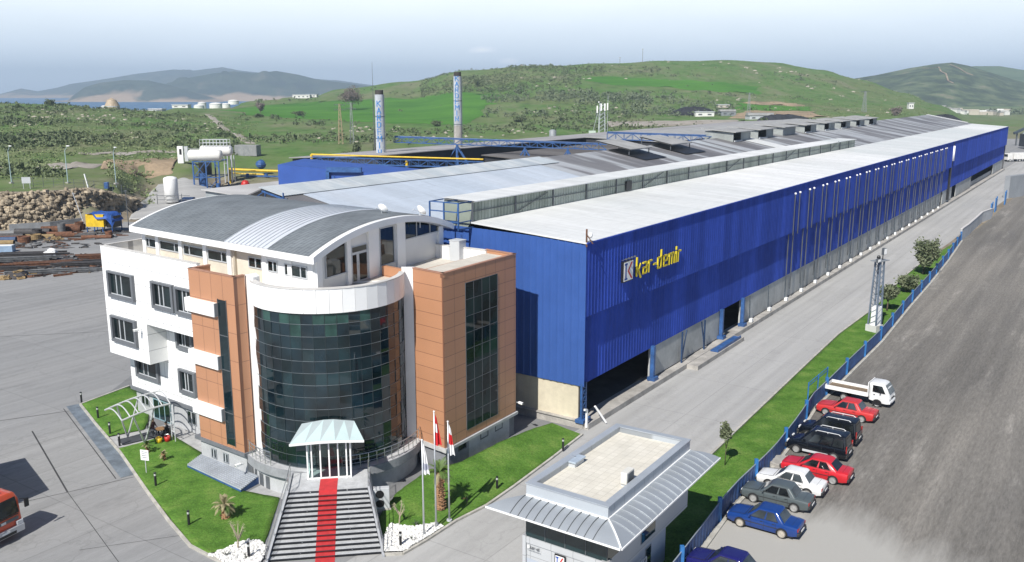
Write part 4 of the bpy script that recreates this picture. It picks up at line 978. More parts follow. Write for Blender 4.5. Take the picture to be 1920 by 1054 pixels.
# ---------------------------------------------------------------- entrance stairs, porch, carpet
SO = Vector((-10.83, 49.1)); se = Vector((cos(R(8.5)), sin(R(8.5)))); sn = Vector((sin(R(8.5)), -cos(R(8.5))))
def sp_(e, n_, z): q = SO + se * e + sn * n_; return (q.x, q.y, z)
NST = 14; rise = 1.9 / NST; tread = 4.83 / NST
st = thing('entrance_staircase', 'wide stone staircase widening downwards to the curved glass entrance', 'staircase', (SO.x, SO.y, 0)); SOF = (SO.x, SO.y, 0)
def hw(n_): return 2.27 + n_ * (3.07 - 2.27) / 4.83
STONE = pm('pale_stair_stone', (0.52, 0.53, 0.54), rough=.6, var=.15, vs=2, fine=.1)
mt_ = MB(); mr_m = MB(); dots = MB()
for i in range(NST):
    z_ = 1.9 - i * rise; n0 = 0 if i == 0 else (i - 0) * tread; nA = (i - 1) * tread if i else -2.7; nB = i * tread
    h0, h1 = hw(max(nA, 0)), hw(nB)
    mt_.quad(sp_(-h0, nA, z_), sp_(h0, nA, z_), sp_(h1, nB, z_), sp_(-h1, nB, z_))
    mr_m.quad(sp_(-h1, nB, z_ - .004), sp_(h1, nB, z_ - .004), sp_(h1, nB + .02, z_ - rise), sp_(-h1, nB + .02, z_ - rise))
    mt_.quad(sp_(-h1, nB - .13, z_ + .003), sp_(h1, nB - .13, z_ + .003), sp_(h1, nB - .115, z_ + .003), sp_(-h1, nB - .115, z_ + .003))
    for e in (-1.2, 1.25):
        if i % 2 == 0: dots.box(sp_(e * hw(nB) / 2.6, nB + .03, z_ - rise * .4), (.05, .03, .03), R(8.5))
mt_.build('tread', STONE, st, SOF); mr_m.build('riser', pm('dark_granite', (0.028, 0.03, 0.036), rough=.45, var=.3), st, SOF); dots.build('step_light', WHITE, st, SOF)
# dark anti-slip strips on every tread
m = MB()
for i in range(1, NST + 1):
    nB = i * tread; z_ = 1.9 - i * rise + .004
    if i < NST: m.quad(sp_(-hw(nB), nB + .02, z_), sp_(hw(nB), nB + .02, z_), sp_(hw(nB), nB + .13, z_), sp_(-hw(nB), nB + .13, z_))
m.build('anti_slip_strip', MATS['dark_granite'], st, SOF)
for sgn in (-1, 1):
    m = MB(); A = [(-2.7, 0), (4.83, 0)]
    e0, e1 = sgn * hw(0), sgn * hw(4.83)
    pts = [sp_(e0, -2.7, 0), sp_(e0, 0, 0), sp_(e1, 4.9, 0), sp_(e1, 4.9, .12), sp_(e0, 0, 2.0), sp_(e0, -2.7, 2.0)]
    pts2 = [(p[0] + se.x * .12 * sgn, p[1] + se.y * .12 * sgn, p[2]) for p in pts]
    k = len(pts); m.quad(*pts); m.quad(*pts2)
    for i in range(k): m.quad(pts[i], pts[(i + 1) % k], pts2[(i + 1) % k], pts2[i])
    m.build('side_wall', pm('stair_side_stone', (.38, .39, .41), rough=.7, var=.15, vs=1.5), st, SOF)
    m = MB()
    for z_ in (.5, .92): m.tube(sp_(sgn * (hw(0) + .06), 0, 1.95 + z_), sp_(sgn * (hw(4.7) + .06), 4.7, .12 + z_), .022, 6)
    m.tube(sp_(sgn * (hw(0) + .06), -1.9, 2.87), sp_(sgn * (hw(0) + .06), 0, 2.87), .022, 6)
    for n_ in (-1.9, -.6, 0, 1.55, 3.1, 4.7):
        zb = 1.95 if n_ <= 0 else lerp(1.95, .12, n_ / 4.8); m.tube(sp_(sgn * (hw(max(n_, 0)) + .06), n_, zb), sp_(sgn * (hw(max(n_, 0)) + .06), n_, zb + .92), .022, 6)
    m.build('handrail', STEEL, st, SOF)
m = MB()
for i in range(NST):
    z_ = 1.9 - i * rise + .014; nA = (i - 1) * tread + .02 if i else -1.6; nB = i * tread + .012
    m.quad(sp_(-.55, nA, z_), sp_(.5, nA, z_), sp_(.5, nB, z_), sp_(-.55, nB, z_)); m.quad(sp_(-.55, nB, z_), sp_(.5, nB, z_), sp_(.5, nB + .022, z_ - rise), sp_(-.55, nB + .022, z_ - rise))
m.quad(sp_(-.55, 13 * tread + .03, .004 + .01), sp_(.5, 13 * tread + .03, .014), sp_(.5, 5.6, .03), sp_(-.55, 5.6, .03))
tag(m.build('red_carpet', pm('red_carpet', (0.55, 0.035, 0.04), rough=.95, var=.18, vs=3, fine=.15, fs=20), None, SOF), 'long red carpet running down the middle of the entrance stairs', 'carpet')
po = thing('entrance_porch', 'glazed entrance porch with a pale folded glass canopy at the top of the stairs', 'porch', (SO.x, SO.y, 1.9)); POF = (SO.x, SO.y, 1.9)
fr = MB(); gl = MB()
for e in (-1.27, -1.02, -.5, 0.02, .55, 1.05, 1.29): fr.bar(sp_(e, -1.65, 1.9), sp_(e, -1.65, 4.25), .08, .08)
for e in (-1.27, 1.29):
    fr.bar(sp_(e, -2.6, 1.9), sp_(e, -2.6, 4.6), .07, .07)
    for z_ in (1.95, 4.2): fr.bar(sp_(e, -1.65, z_), sp_(e, -3.0, z_), .07, .07)
    gl.quad(sp_(e, -1.65, 1.95), sp_(e, -3.0, 1.95), sp_(e, -3.0, 4.2), sp_(e, -1.65, 4.2))
for z_ in (1.96, 4.2): fr.bar(sp_(-1.27, -1.65, z_), sp_(1.29, -1.65, z_), .08, .09)
gl.quad(sp_(-1.27, -1.66, 1.95), sp_(1.29, -1.66, 1.95), sp_(1.29, -1.66, 4.2), sp_(-1.27, -1.66, 4.2))
fr.build('door_frame', WHITE, po, POF); gl.build('glazing', seeglass('clear_glass'), po, POF)
cn = MB(); ed = MB(); EF = [-2.24, -1.35, -.45, .45, 1.3, 2.15]; EB = [-1.6, -.95, -.3, .3, .95, 1.55]
CAN = [pm('canopy_glass_lit', (.50, .62, .62), rough=.08, var=.06), pm('canopy_glass_shaded', (.40, .46, .47), rough=.12, var=.06)]  # two tones paint the lit and shaded facets of the folded glass
for i in range(5):
    zf = lambda e: 4.42 + .10 * (1 - abs(e) / 2.2); zb_ = lambda e: 5.05 + .22 * (1 - abs(e) / 1.6)
    F0, F1, B0, B1 = sp_(EF[i], -1.15, zf(EF[i])), sp_(EF[i + 1], -1.15, zf(EF[i + 1])), sp_(EB[i], -2.85, zb_(EB[i])), sp_(EB[i + 1], -2.85, zb_(EB[i + 1]))
    cn.cur = 0; cn.quad(F0, F1, B1); cn.cur = 1; cn.quad(F0, B1, B0); cn.cur = 0
    ed.bar((F0[0], F0[1], F0[2] - .05), (F1[0], F1[1], F1[2] - .05), .10, .12)
cn.build('canopy', CAN, po, POF); ed.build('canopy_edge', WHITE, po, POF)
m = MB()
for e in (-1.9, -.9, .9, 1.8): m.bar(sp_(e, -1.2, 4.36), sp_(e * .72, -2.8, 4.95), .06, .08)
m.build('canopy_beam', WHITE, po, POF)
# two outdoor cooling units at the right foot of the stair landing
t = thing('cooling_unit', 'tall grey outdoor cooling unit with two dark fans beside the right stair wall', 'cooling unit', (-7.85, 50.0, .35), R(8.5))
m = MB(); m.box((0, 0, .65), (.95, .4, 1.3)); m.build('casing', LGREY, t, bevel=.02)
for z_ in (.35, .95):
    m = MB(); m.tube((-.1, -.2, z_), (-.1, -.225, z_), .25, 20); m.build('fan', BLACK, t)
m = MB(); m.box((0, 0, -.17), (1.1, .5, .34)); m.build('plinth', CONC, t)
# security cameras
def seccam(loc, rz, label):
    t = thing('security_camera', label, 'security camera', loc, rz)
    m = MB(); m.box((0, -.45, 0), (.16, .42, .16)); m.build('housing', WHITE, t, bevel=.02); m = MB(); m.tube((0, 0, -.05), (0, -.35, -.04), .03); m.build('bracket', LGREY, t)
    m = MB(); m.tube((0, -.66, 0), (0, -.675, 0), .05, 12); m.build('lens', BLACK, t)
seccam((-17.35, 54.3, 1.35), R(-40), 'white security camera at the foot of the left orange tower beside the deck')
seccam((0.35, 62.5, 2.6), R(40), 'small white security camera at the rear corner of the right orange tower')
q = FL_.xy(4.75, 0.02); seccam((q[0], q[1], 7.9), R(-35), 'white security camera hanging beside the middle storey window of the white facade')
# ribbed metal cover over the basement steps
t = thing('basement_cover', 'low ribbed pale metal cover lying over the basement steps by the lawn', 'cover', (-19.2, 55.2, 0))
P4 = [Vector(p) for p in ((-21.9, 56.5), (-17.15, 52.65), (-16.4, 54.1), (-21.25, 57.8))]
m = MB(); m.prism([tuple(p) for p in P4], [.22, .22, .5, .5], [.26, .26, .54, .54]); m.build('sheet', pm('cover_sheet', (.50, .53, .57), rough=.5, metal=.3, var=.15), t, (-19.2, 55.2, 0))
m = MB()
for i in range(10):
    v = (i + .5) / 10; a, b = P4[0].lerp(P4[3], v), P4[1].lerp(P4[2], v); z_ = lerp(.26, .54, v) + .03; m.bar((a.x, a.y, z_), (b.x, b.y, z_), .07, .06)
m.build('rib', pm('cover_rib', (.40, .43, .47), rough=.5, metal=.3), t, (-19.2, 55.2, 0))
m = MB(); m.prism([tuple(p) for p in (P4[0], P4[1], P4[2], P4[3])], 0, [.2, .2, .48, .48]); m.build('frame', BLUEST, t, (-19.2, 55.2, 0))
# ---------------------------------------------------------------- stroke lettering
GL = {
 'k': [[(0, 0), (0, 1.12)], [(0, .34), (.24, .34), (.46, .68)], [(.24, .34), (.56, -.16)]],
 'a': [[(.04, .68), (.5, .68), (.5, 0), (.06, 0), (.06, .36), (.5, .36)]],
 'r': [[(0, 0), (0, .68), (.34, .68)]],
 '-': [[(.05, .36), (.38, .36)]],
 'd': [[(.5, 1.12), (.5, 0), (.05, 0), (.05, .68), (.5, .68)]],
 'e': [[(.5, 0), (.05, 0), (.05, .68), (.52, .68), (.52, .34), (.05, .34)]],
 'm': [[(0, 0), (0, .68), (.74, .68), (.74, 0)], [(.37, .68), (.37, 0)]],
 'i': [[(0, 0), (0, .68)], [(0, .88), (0, 1.0)]],
 'l': [[(0, 0), (0, 1.1)]],
 'K': [[(0, 0), (0, 1)], [(.55, 1), (.02, .45)], [(.16, .58), (.58, 0)]],
 'A': [[(0, 0), (.3, 1), (.6, 0)], [(.1, .34), (.5, .34)]],
 'R': [[(0, 0), (0, 1), (.5, 1), (.5, .52), (0, .52)], [(.24, .52), (.56, 0)]],
 'D': [[(0, 0), (0, 1), (.36, 1), (.55, .78), (.55, .22), (.36, 0), (0, 0)]],
 'E': [[(.52, 0), (0, 0), (0, 1), (.52, 1)], [(0, .52), (.45, .52)]],
 'M': [[(0, 0), (0, 1), (.33, .4), (.66, 1), (.66, 0)]],
 'I': [[(.25, 0), (.25, .82)], [(.25, .95), (.25, 1.08)]],
 '<': [[(.42, 1), (0, .5), (.48, 0)]],
}
def glyph(m, g_, put, th, depth, slant=0.0):
    """adds strokes of a letter; put(x, y, d) gives a 3d point"""
    for pl in GL[g_]:
        for (x0, y0), (x1, y1) in zip(pl[:-1], pl[1:]):
            L_ = math.hypot(x1 - x0, y1 - y0); ux, uy = (x1 - x0) / L_, (y1 - y0) / L_; h = th / 2
            a0, a1, b0, b1 = x0 - ux * h, y0 - uy * h, x1 + ux * h, y1 + uy * h; px, py = -uy * h, ux * h
            C4 = [(a0 - px, a1 - py), (b0 - px, b1 - py), (b0 + px, b1 + py), (a0 + px, a1 + py)]
            lo = [put(x + slant * y, y, 0) for x, y in C4]; hi = [put(x + slant * y, y, depth) for x, y in C4]
            m.quad(*hi); m.quad(*lo[::-1])
            for i in range(4): m.quad(lo[i], lo[(i + 1) % 4], hi[(i + 1) % 4], hi[i])
# ---------------------------------------------------------------- the long blue warehouse (local axes: x along, y across, z up)
WLOC = (WC.x, WC.y, 0)
BLUE_R = pm('blue_sheet_side', (0.040, 0.085, 0.44), rough=.7, spec=.06, var=.30, vs=.5, fine=.12, fs=.9, stretch=(1, 1, .08))
BLUE_F = pm('blue_sheet_front', (0.042, 0.105, 0.34), rough=.5, spec=.3, var=.10, vs=.4, fine=.06)
wh = thing('warehouse', 'very long blue clad warehouse with white roofs stretching away behind the office', 'warehouse', WLOC, A_)
LEN = 268.0
ez = lambda a: 14.15 - .0022 * a
sz = lambda a: 8.67 - .0027 * a
bz = lambda a: 3.32 + .0008 * a
def ribwall(x0, x1, zb, zt, y, pitch=.5, d=.022):
    m = MB(); x = x0; prof = []
    while x < x1:
        prof += [(x, y), (x + pitch * .60, y), (x + pitch * .70, y - d), (x + pitch * .90, y - d)]; x += pitch
    prof.append((min(x, x1 + .3), y))
    m.grid([[(px, py, zb(px)) for px, py in prof], [(px, py, zt(px)) for px, py in prof]]); return m
ribwall(.0, 162.7, sz, ez, -.02).build('upper_side_cladding', BLUE_R, wh)
ribwall(163.9, LEN, sz, ez, -.06).build('upper_side_cladding', BLUE_R, wh)
ribwall(.0, 162.9, bz, lambda a: sz(a) + .1, .38).build('lower_side_cladding', BLUE_R, wh)
ribwall(163.7, LEN, bz, lambda a: sz(a) + .1, .34).build('lower_side_cladding', BLUE_R, wh)
m = MB(); m.box2((162.8, -.0, 1.0), (163.9, .5, 13.6)); m.build('joint_gap', BLACK, wh)
m = MB(); m.tube((163.3, -.12, 9.6), (163.3, -.12, 12.9), .28, 10); m.build('white_duct', WHITE, wh, smooth=True)
m = MB(); m.bar((0, .18, 8.66), (LEN, .18, 8.66 - .0027 * LEN), .38, .03); m.build('overhang_soffit', BLUE_R, wh)
m = MB(); m.bar((-.05, -.10, 14.17), (LEN, -.10, 14.17 - .0022 * LEN), .10, .10); m.build('eave_trim', BLUE_R, wh)
# front wall
m = MB(); x = []; yy = 0.0; prof = []
while yy < 36:
    prof += [(0.0, yy), (0.0, yy + .38), (-.035, yy + .44), (-.035, yy + .56)]; yy += .62
m.grid([[(px, py, 3.32) for px, py in prof], [(px, py, 14.12 + (.048 * py - .0016 * py * py if py < 12 else .345)) for px, py in prof]])
m.build('front_cladding', BLUE_F, wh)
BASEP = pm('concrete_wall_panel', (0.44, 0.45, 0.44), rough=.85, var=.2, vs=.35, fine=.1, fs=3)
FRONTP = pm('cream_wall_panel', (0.62, 0.56, 0.43), rough=.85, var=.12, vs=.5, fine=.08, fs=3)
m = MB(); m.box2((.12, .55, .55), (.3, 36, 3.32)); m.build('front_base_wall', FRONTP, wh)
m = MB(); m.box2((-.1, .0, 0), (.5, 36, .6)); m.box2((-.22, .0, .58), (.4, 36, .66)); m.build('front_plinth', CONC, wh)
# base wall along the road with openings
OPEN = [(0.3, 12.25), (28.3, 34.15), (155.0, 157.6), (170.0, 176.0), (200, 244)]
m = MB(); x = 0.3
for a, b in OPEN + [(LEN, LEN)]:
    if a - x > .2:
        k = x
        while k < a - .1:
            e = min(a, k + 5.8); m.box2((k + .02, .46, .5), (e - .02, .62, 3.36 + .0008 * k)); k = e
    x = b
bw = m.build('side_base_wall', BASEP, wh)
m = MB(); m.box2((200, .9, .5), (244, 1.0, 1.6)); m.build('side_base_wall', BASEP, wh)
m = MB(); m.box2((0, -.42, 0), (LEN, .3, .46)); m.box2((18.3, -1.5, 0), (30.2, -.43, .42)); m.box2((-.0, .31, 0), (LEN, 1.2, .40)); m.build('kerb_plinth', CONC, wh)
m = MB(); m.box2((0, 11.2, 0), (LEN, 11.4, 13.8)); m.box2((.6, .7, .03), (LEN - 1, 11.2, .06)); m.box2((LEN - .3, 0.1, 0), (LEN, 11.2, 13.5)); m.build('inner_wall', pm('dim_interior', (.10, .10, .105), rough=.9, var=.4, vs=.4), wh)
# columns and braces
m = MB()
for dx in (.05, .62):
    m.bar((dx, .22, .5), (dx, .22, 3.5), .16, .16)
for i in range(5): m.bar((.05, .16, .7 + i * .52), (.62, .16, .96 + i * .52), .06, .06); m.bar((.62, .16, .96 + i * .52), (.05, .16, 1.22 + i * .52), .06, .06)
m.box2((-.25, -.1, .46), (.95, .6, .72)); m.build('corner_column', BLUEST, wh)
for xx in (12.3, 28.2, 34.2):
    m = MB(); m.bar((xx, .2, .46), (xx, .2, 3.5), .32, .35); m.box((xx, .15, .62), (.8, .7, .3)); m.build('column', BLUEST, wh)
for xx, dx in ((18.3, .9), (23.6, -.9)):
    m = MB(); m.bar((xx, .12, .46), (xx, .12, 3.4), .12, .14); m.bar((xx, .1, .8), (xx + dx, .1, 3.4), .1, .1); m.build('brace', pm('dark_blue_steel', (.02, .05, .12), rough=.5, var=.3), wh)
m = MB(); m.box2((23.4, -1.35, .46), (29.6, -.62, .56)); m.box2((23.4, -1.4, .44), (29.6, -1.3, .7)); m.build('cover_plate', BLUEST, wh)
m = MB(); m.bar((-.05, -.3, .2), (-.05, -.3, 1.6), .14, .14); m.bar((-.05, -.3, 1.6), (-.4, -.3, 1.7), .14, .14); m.bar((1.1, -.35, 1.55), (1.9, -.9, .1), .16, .14); m.build('white_drain_pipe', WHITE, wh)
for xx in range(36, 156, 6):
    m = MB(); m.tube((xx, -.0, .5), (xx, .12, 3.4), .055, 6); m.build('rainwater_pipe', pm('pipe_dark', (.06, .08, .10), var=.3), wh)
    m = MB(); m.box((xx + .1, -.12, .72), (.5, .3, .4)); m.build('white_elbow', WHITE, wh)
# pairs of ventilation pipes on the upper wall
PIPE = pm('grey_vent_pipe', (0.105, 0.115, 0.125), rough=.55, metal=.2, var=.3, vs=.6)
for i in range(19):
    a = 49.0 + i * 5.72
    for dx in (0, 1.8):
        m = MB(); m.tube((a + dx, -.14, sz(a) - .3), (a + dx, -.14, 13.2 - .0022 * a), .06, 6); m.tube((a + dx - .9, .08, 1.6), (a + dx - .9, .08, sz(a)), .07, 6)
        p_ = m.build('vent_pipe', PIPE, wh)
        m = MB(); m.blob((a + dx, -.16, 13.25 - .0022 * a), .14, 8, 5, 0.02); m.build('pipe_cap', WHITE, p_, smooth=True)
# roofs
def roofmat(name, stops, sc, base_rough=.5, spread=(1, .02, 1), seam=1.0):
    mt, n, b = _base(name); L = n.links.new
    tcn = n.nodes.new('ShaderNodeTexCoord')
    def nz_(s, st, d=4, ro=.55):
        mp_ = n.nodes.new('ShaderNodeMapping'); mp_.inputs['Scale'].default_value = st; L(tcn.outputs['Object'], mp_.inputs['Vector'])
        q = n.nodes.new('ShaderNodeTexNoise'); q.inputs['Scale'].default_value = s; q.inputs['Detail'].default_value = d; q.inputs['Roughness'].default_value = ro; L(mp_.outputs[0], q.inputs['Vector']); return q.outputs['Fac']
    r = n.nodes.new('ShaderNodeValToRGB'); e = r.color_ramp.elements; e[0].position, e[0].color = stops[0][0], rgba(stops[0][1]); e[1].position, e[1].color = stops[-1][0], rgba(stops[-1][1])
    for p_, c_ in stops[1:-1]: k_ = e.new(p_); k_.color = rgba(c_)
    L(nz_(sc, spread, 3), r.inputs[0]); c = r.outputs[0]
    for s, st, amt in ((.35, (1, .15, 1), .10), (2.2, (.25, 1, 1), .08), (1.0, (5, .06, 1), .07)):
        mr_ = n.nodes.new('ShaderNodeMapRange'); mr_.inputs['From Min'].default_value = .3; mr_.inputs['From Max'].default_value = .7; mr_.inputs['To Min'].default_value = 1 - amt; mr_.inputs['To Max'].default_value = 1 + amt * .4; L(nz_(s, st, 5, .65), mr_.inputs['Value'])
        mm = n.nodes.new('ShaderNodeMix'); mm.data_type = 'RGBA'; mm.blend_type = 'MULTIPLY'; mm.inputs['Factor'].default_value = 1; L(c, mm.inputs['A']); L(mr_.outputs[0], mm.inputs['B']); c = mm.outputs['Result']
    bt = n.nodes.new('ShaderNodeTexBrick'); bt.offset = .37; bt.inputs['Scale'].default_value = 1; bt.inputs['Brick Width'].default_value = 1.02; bt.inputs['Row Height'].default_value = 5.3; bt.inputs['Mortar Size'].default_value = .03; bt.inputs['Mortar Smooth'].default_value = .7; bt.inputs['Color1'].default_value = (1, 1, 1, 1); bt.inputs['Color2'].default_value = (.90, .90, .89, 1); bt.inputs['Mortar'].default_value = (.80, .79, .77, 1); L(tcn.outputs['Object'], bt.inputs['Vector'])
    mm = n.nodes.new('ShaderNodeMix'); mm.data_type = 'RGBA'; mm.blend_type = 'MULTIPLY'; mm.inputs['Factor'].default_value = .85; L(c, mm.inputs['A']); L(bt.outputs['Color'], mm.inputs['B']); c = mm.outputs['Result']
    mr_ = n.nodes.new('ShaderNodeMapRange'); mr_.inputs['From Min'].default_value = .60; mr_.inputs['From Max'].default_value = .72; mr_.inputs['To Min'].default_value = 1; mr_.inputs['To Max'].default_value = .80; L(nz_(.5, (1, .25, 1), 7, .7), mr_.inputs['Value'])
    mm = n.nodes.new('ShaderNodeMix'); mm.data_type = 'RGBA'; mm.blend_type = 'MULTIPLY'; mm.inputs['Factor'].default_value = 1; L(c, mm.inputs['A']); L(mr_.outputs[0], mm.inputs['B']); c = mm.outputs['Result']
    L(c, b.inputs['Base Color']); b.inputs['Roughness'].default_value = base_rough; b.inputs['Specular IOR Level'].default_value = .35
    sp = n.nodes.new('ShaderNodeSeparateXYZ'); L(tcn.outputs['Object'], sp.inputs[0]); mm_ = n.nodes.new('ShaderNodeMath'); mm_.operation = 'SINE'; ms = n.nodes.new('ShaderNodeMath'); ms.operation = 'MULTIPLY'; ms.inputs[1].default_value = 2 * pi / .33; L(sp.outputs['X'], ms.inputs[0]); L(ms.outputs[0], mm_.inputs[0])
    bp = n.nodes.new('ShaderNodeBump'); bp.inputs['Strength'].default_value = .35; bp.inputs['Distance'].default_value = .03; L(mm_.outputs[0], bp.inputs['Height']); L(bp.outputs[0], b.inputs['Normal'])
    return mt
ROOF1 = roofmat('white_roof_sheet', [(.35, (.66, .69, .68)), (.5, (.76, .77, .76)), (.65, (.86, .86, .85))], .035)
ROOF2 = roofmat('patched_roof_sheet', [(.38, (.17, .165, .17)), (.455, (.23, .225, .23)), (.475, (.40, .41, .43)), (.53, (.46, .48, .50)), (.545, (.24, .235, .24)), (.61, (.20, .195, .20)), (.635, (.50, .53, .55))], .085)
ROOFW = roofmat('pale_blue_roof_sheet', [(.38, (.50, .57, .66)), (.5, (.55, .61, .69)), (.62, (.68, .71, .75))], .03)
def roof(pts, nm, mat, th=.10, nx=1, par=None):
    """pts: cross profile [(y, z)...], from x0 to x1 with optional fall along x"""
    pass
def slope_roof(name, x0, x1, prof, mat, fall=.0022, th=.12):
    m = MB(); T = [[(x, y, z - fall * x) for y, z in prof] for x in (x0, x1)]; B = [[(x, y, z - th - fall * x) for y, z in prof] for x in (x0, x1)]
    for j in range(len(prof) - 1):
        m.quad(T[0][j], T[1][j], T[1][j + 1], T[0][j + 1]); m.quad(B[0][j], B[0][j + 1], B[1][j + 1], B[1][j])
    for r in (0, 1):
        for j in range(len(prof) - 1): m.quad(T[r][j], T[r][j + 1], B[r][j + 1], B[r][j])
    for j in (0, len(prof) - 1): m.quad(T[0][j], B[0][j], B[1][j], T[1][j])
    return m.build(name, mat, wh)
slope_roof('roof', -.12, LEN + .1, [(-.06, 14.24), (10.3, 14.90)], ROOF1)
slope_roof('roof', -.05, 333, [(13.3, 11.9), (24, 14.0), (34.5, 16.05)], ROOF2)
slope_roof('white_roof_patch', 2, 43, [(14, 12.16), (24, 14.13), (31.2, 15.53)], ROOFW, th=.05)
slope_roof('white_roof_patch', -.3, 48, [(31.4, 15.58), (34.62, 16.2)], roofmat('streaked_roof_sheet', [(.42, (.45, .50, .54)), (.5, (.62, .65, .66)), (.58, (.52, .57, .60))], .35), th=.05)
slope_roof('white_roof_patch', 118, 124, [(20, 13.4), (34.3, 16.13)], ROOF1, th=.05)
slope_roof('white_roof_patch', 329, 333.2, [(20, 13.4), (34.6, 16.2)], ROOF1, th=.05)
slope_roof('rear_roof', -.05, 333, [(34.5, 16.04), (46, 12.0)], ROOF2)
m = MB(); m.box2((.3, 13.4, 8), (333, 13.6, 11.9)); m.box2((268.3, 9, 0), (268.5, 36, 11)); m.box2((332.6, 14, 0), (333, 45, 11.4)); m.build('end_wall', BLUE_F, wh)
# clerestory monitor between the two roofs
CLER = roofmat('translucent_sheeting', [(.4, (.30, .34, .29)), (.5, (.42, .46, .40)), (.6, (.48, .52, .46))], .25, .4, (1, .1, .4))
m = MB(); x = 0.0; prof = []
while x < 118.4: prof += [(x, 10.28), (x + .22, 10.28), (x + .27, 10.33), (x + .43, 10.33)]; x += .45
m.grid([[(px, py, 14.84 - .0022 * px) for px, py in prof], [(px, py, 16.45 - .004 * px) for px, py in prof]]); cl = m.build('clerestory', CLER, wh)
m = MB()
for x in range(0, 119, 6): m.bar((x, 10.22, 14.86 - .0022 * x), (x, 10.22, 16.45 - .004 * x), .14, .1)
m.bar((0, 10.2, 15.7), (118, 10.2, 15.3), .05, .06)
for x in range(6, 118, 24): m.bar((x, 10.19, 14.95), (x + 5, 10.19, 16.2), .05, .06)
m.build('clerestory_frame', DGREY, cl)
m = MB(); m.box2((26.0, 10.1, 14.95), (27.2, 10.25, 15.9)); m.build('clerestory_door', BLACK, cl)
m = MB(); m.quad((-.0, 10.0, 16.52), (118.6, 10.0, 16.05), (118.6, 13.3, 16.12), (-.0, 13.3, 16.6)); m.quad((0, 10.0, 16.44), (118.6, 10.0, 15.97), (118.6, 10.0, 16.05), (0, 10.0, 16.52)); m.quad((0, 13.3, 16.5), (118.6, 13.3, 16.04), (118.6, 10.0, 15.97), (0, 10.0, 16.44)); m.build('clerestory_roof', ROOF1, wh)
m = MB(); m.quad((.2, 13.15, 11.9), (118.4, 13.15, 11.7), (118.4, 13.15, 16.0), (.2, 13.15, 16.5)); m.quad((118.4, 10.3, 14.5), (118.4, 13.15, 11.8), (118.4, 13.15, 16.0), (118.4, 10.3, 16.0)); m.quad((.15, 10.35, 14.9), (.15, 13.1, 12), (.15, 13.1, 16.4), (.15, 10.35, 16.4)); m.build('clerestory_wall', CLER, wh)  # near-end sheet is added: pale cover over the dark inside of the open end
m = MB()
for y in (10.3, 11.7, 13.1): m.bar((-1.7, y, 14.4), (-1.7, y, 16.5), .1, .1); m.bar((-1.7, y, 16.48), (0, y, 16.5), .08, .08)
for z_ in (15.0, 15.8, 16.5): m.bar((-1.7, 10.3, z_), (-1.7, 13.1, z_), .08, .08); m.bar((-1.7, 10.3, z_), (0, 10.3, z_), .08, .08)
m.bar((-1.7, 10.3, 14.45), (.3, 10.3, 14.45), .1, .12); m.bar((-1.7, 13.1, 14.45), (.3, 13.1, 14.45), .1, .12); m.build('gable_frame', BLUEST, wh)
# open truss under the near end of the left roof
m = MB(); m.bar((-.1, 14, 11.9), (-.1, 34.4, 15.8), .12, .16); m.bar((-.1, 14, 11.2), (-.1, 34.4, 14.4), .1, .1)
for i in range(11): y = 14 + i * 2; m.bar((-.1, y, 11.3 + i * .32), (-.1, y, 12.0 + i * .385), .08, .08); m.bar((-.1, y, 12.0 + i * .385), (-.1, y + 2, 11.3 + (i + 1) * .32), .06, .06)
m.build('roof_truss', BLUEST, wh)
m = MB(); m.bar((-.6, 31, 14.2), (-.6, 31, 15.9), .1, .1); m.bar((-.6, 11, 14.75), (-.6, 20, 14.75), .08, .08); m.bar((-.9, 11, 14.95), (-.9, 20, 14.95), .08, .08); m.build('blue_rail', BLUEST, wh)
# ridge ventilators
VENT = pm('grey_vent_sheet', (0.30, 0.32, 0.31), rough=.6, var=.2, vs=.6)
VROOF = pm('vent_roof_sheet', (0.36, 0.36, 0.35), rough=.7, var=.2, vs=.4)
def vent(a, L_, open_, closed=False):
    zb, zt = 15.1 - .0022 * a, 17.3 - .0022 * a
    m = MB(); m.box2((a, 31.2, zb - .6), (a + .12, 37, zt)); m.box2((a + L_ - .12, 31.2, zb - .6), (a + L_, 37, zt)); m.box2((a + .12, 36.9, zb - .6), (a + L_ - .12, 37, zt))
    if closed: m.box2((a + .12, 31.25, zb - .6), (a + L_ - .12, 31.35, zt))
    else: m.box2((a + L_ * open_, 31.25, zb - .6), (a + L_ - .12, 31.35, zt)); m.box2((a + .12, 36.0, zb - .6), (a + L_ * open_, 36.1, zt))
    v = m.build('roof_vent', VENT, wh)
    m = MB(); m.quad((a - .5, 30.6, zt + .0), (a + L_ + .5, 30.6, zt), (a + L_ + .5, 37.6, zt + .55), (a - .5, 37.6, zt + .55)); m.quad((a - .5, 30.6, zt - .14), (a + L_ + .5, 30.6, zt - .14), (a + L_ + .5, 30.6, zt), (a - .5, 30.6, zt)); m.quad((a - .5, 37.6, zt + .4), (a - .5, 30.6, zt - .14), (a - .5, 30.6, zt), (a - .5, 37.6, zt + .55)); m.build('vent_roof', VROOF, v)
    if not closed:
        m = MB(); m.box2((a + .2, 30.9, zb + .3), (a + L_ * open_, 31.1, zb + .55)); m.build('vent_beam', LGREY, v)
        m = MB(); m.box2((a + .2, 31.5, zb - .5), (a + L_ * open_ + .2, 35.8, zb + .1)); m.build('vent_opening', BLACK, v)
for i, a in enumerate((112, 126, 142, 158, 174.5, 190, 206, 221)): vent(a, 9.5 if i != 2 else 9.0, .55 if i % 2 else .45, i == 2)
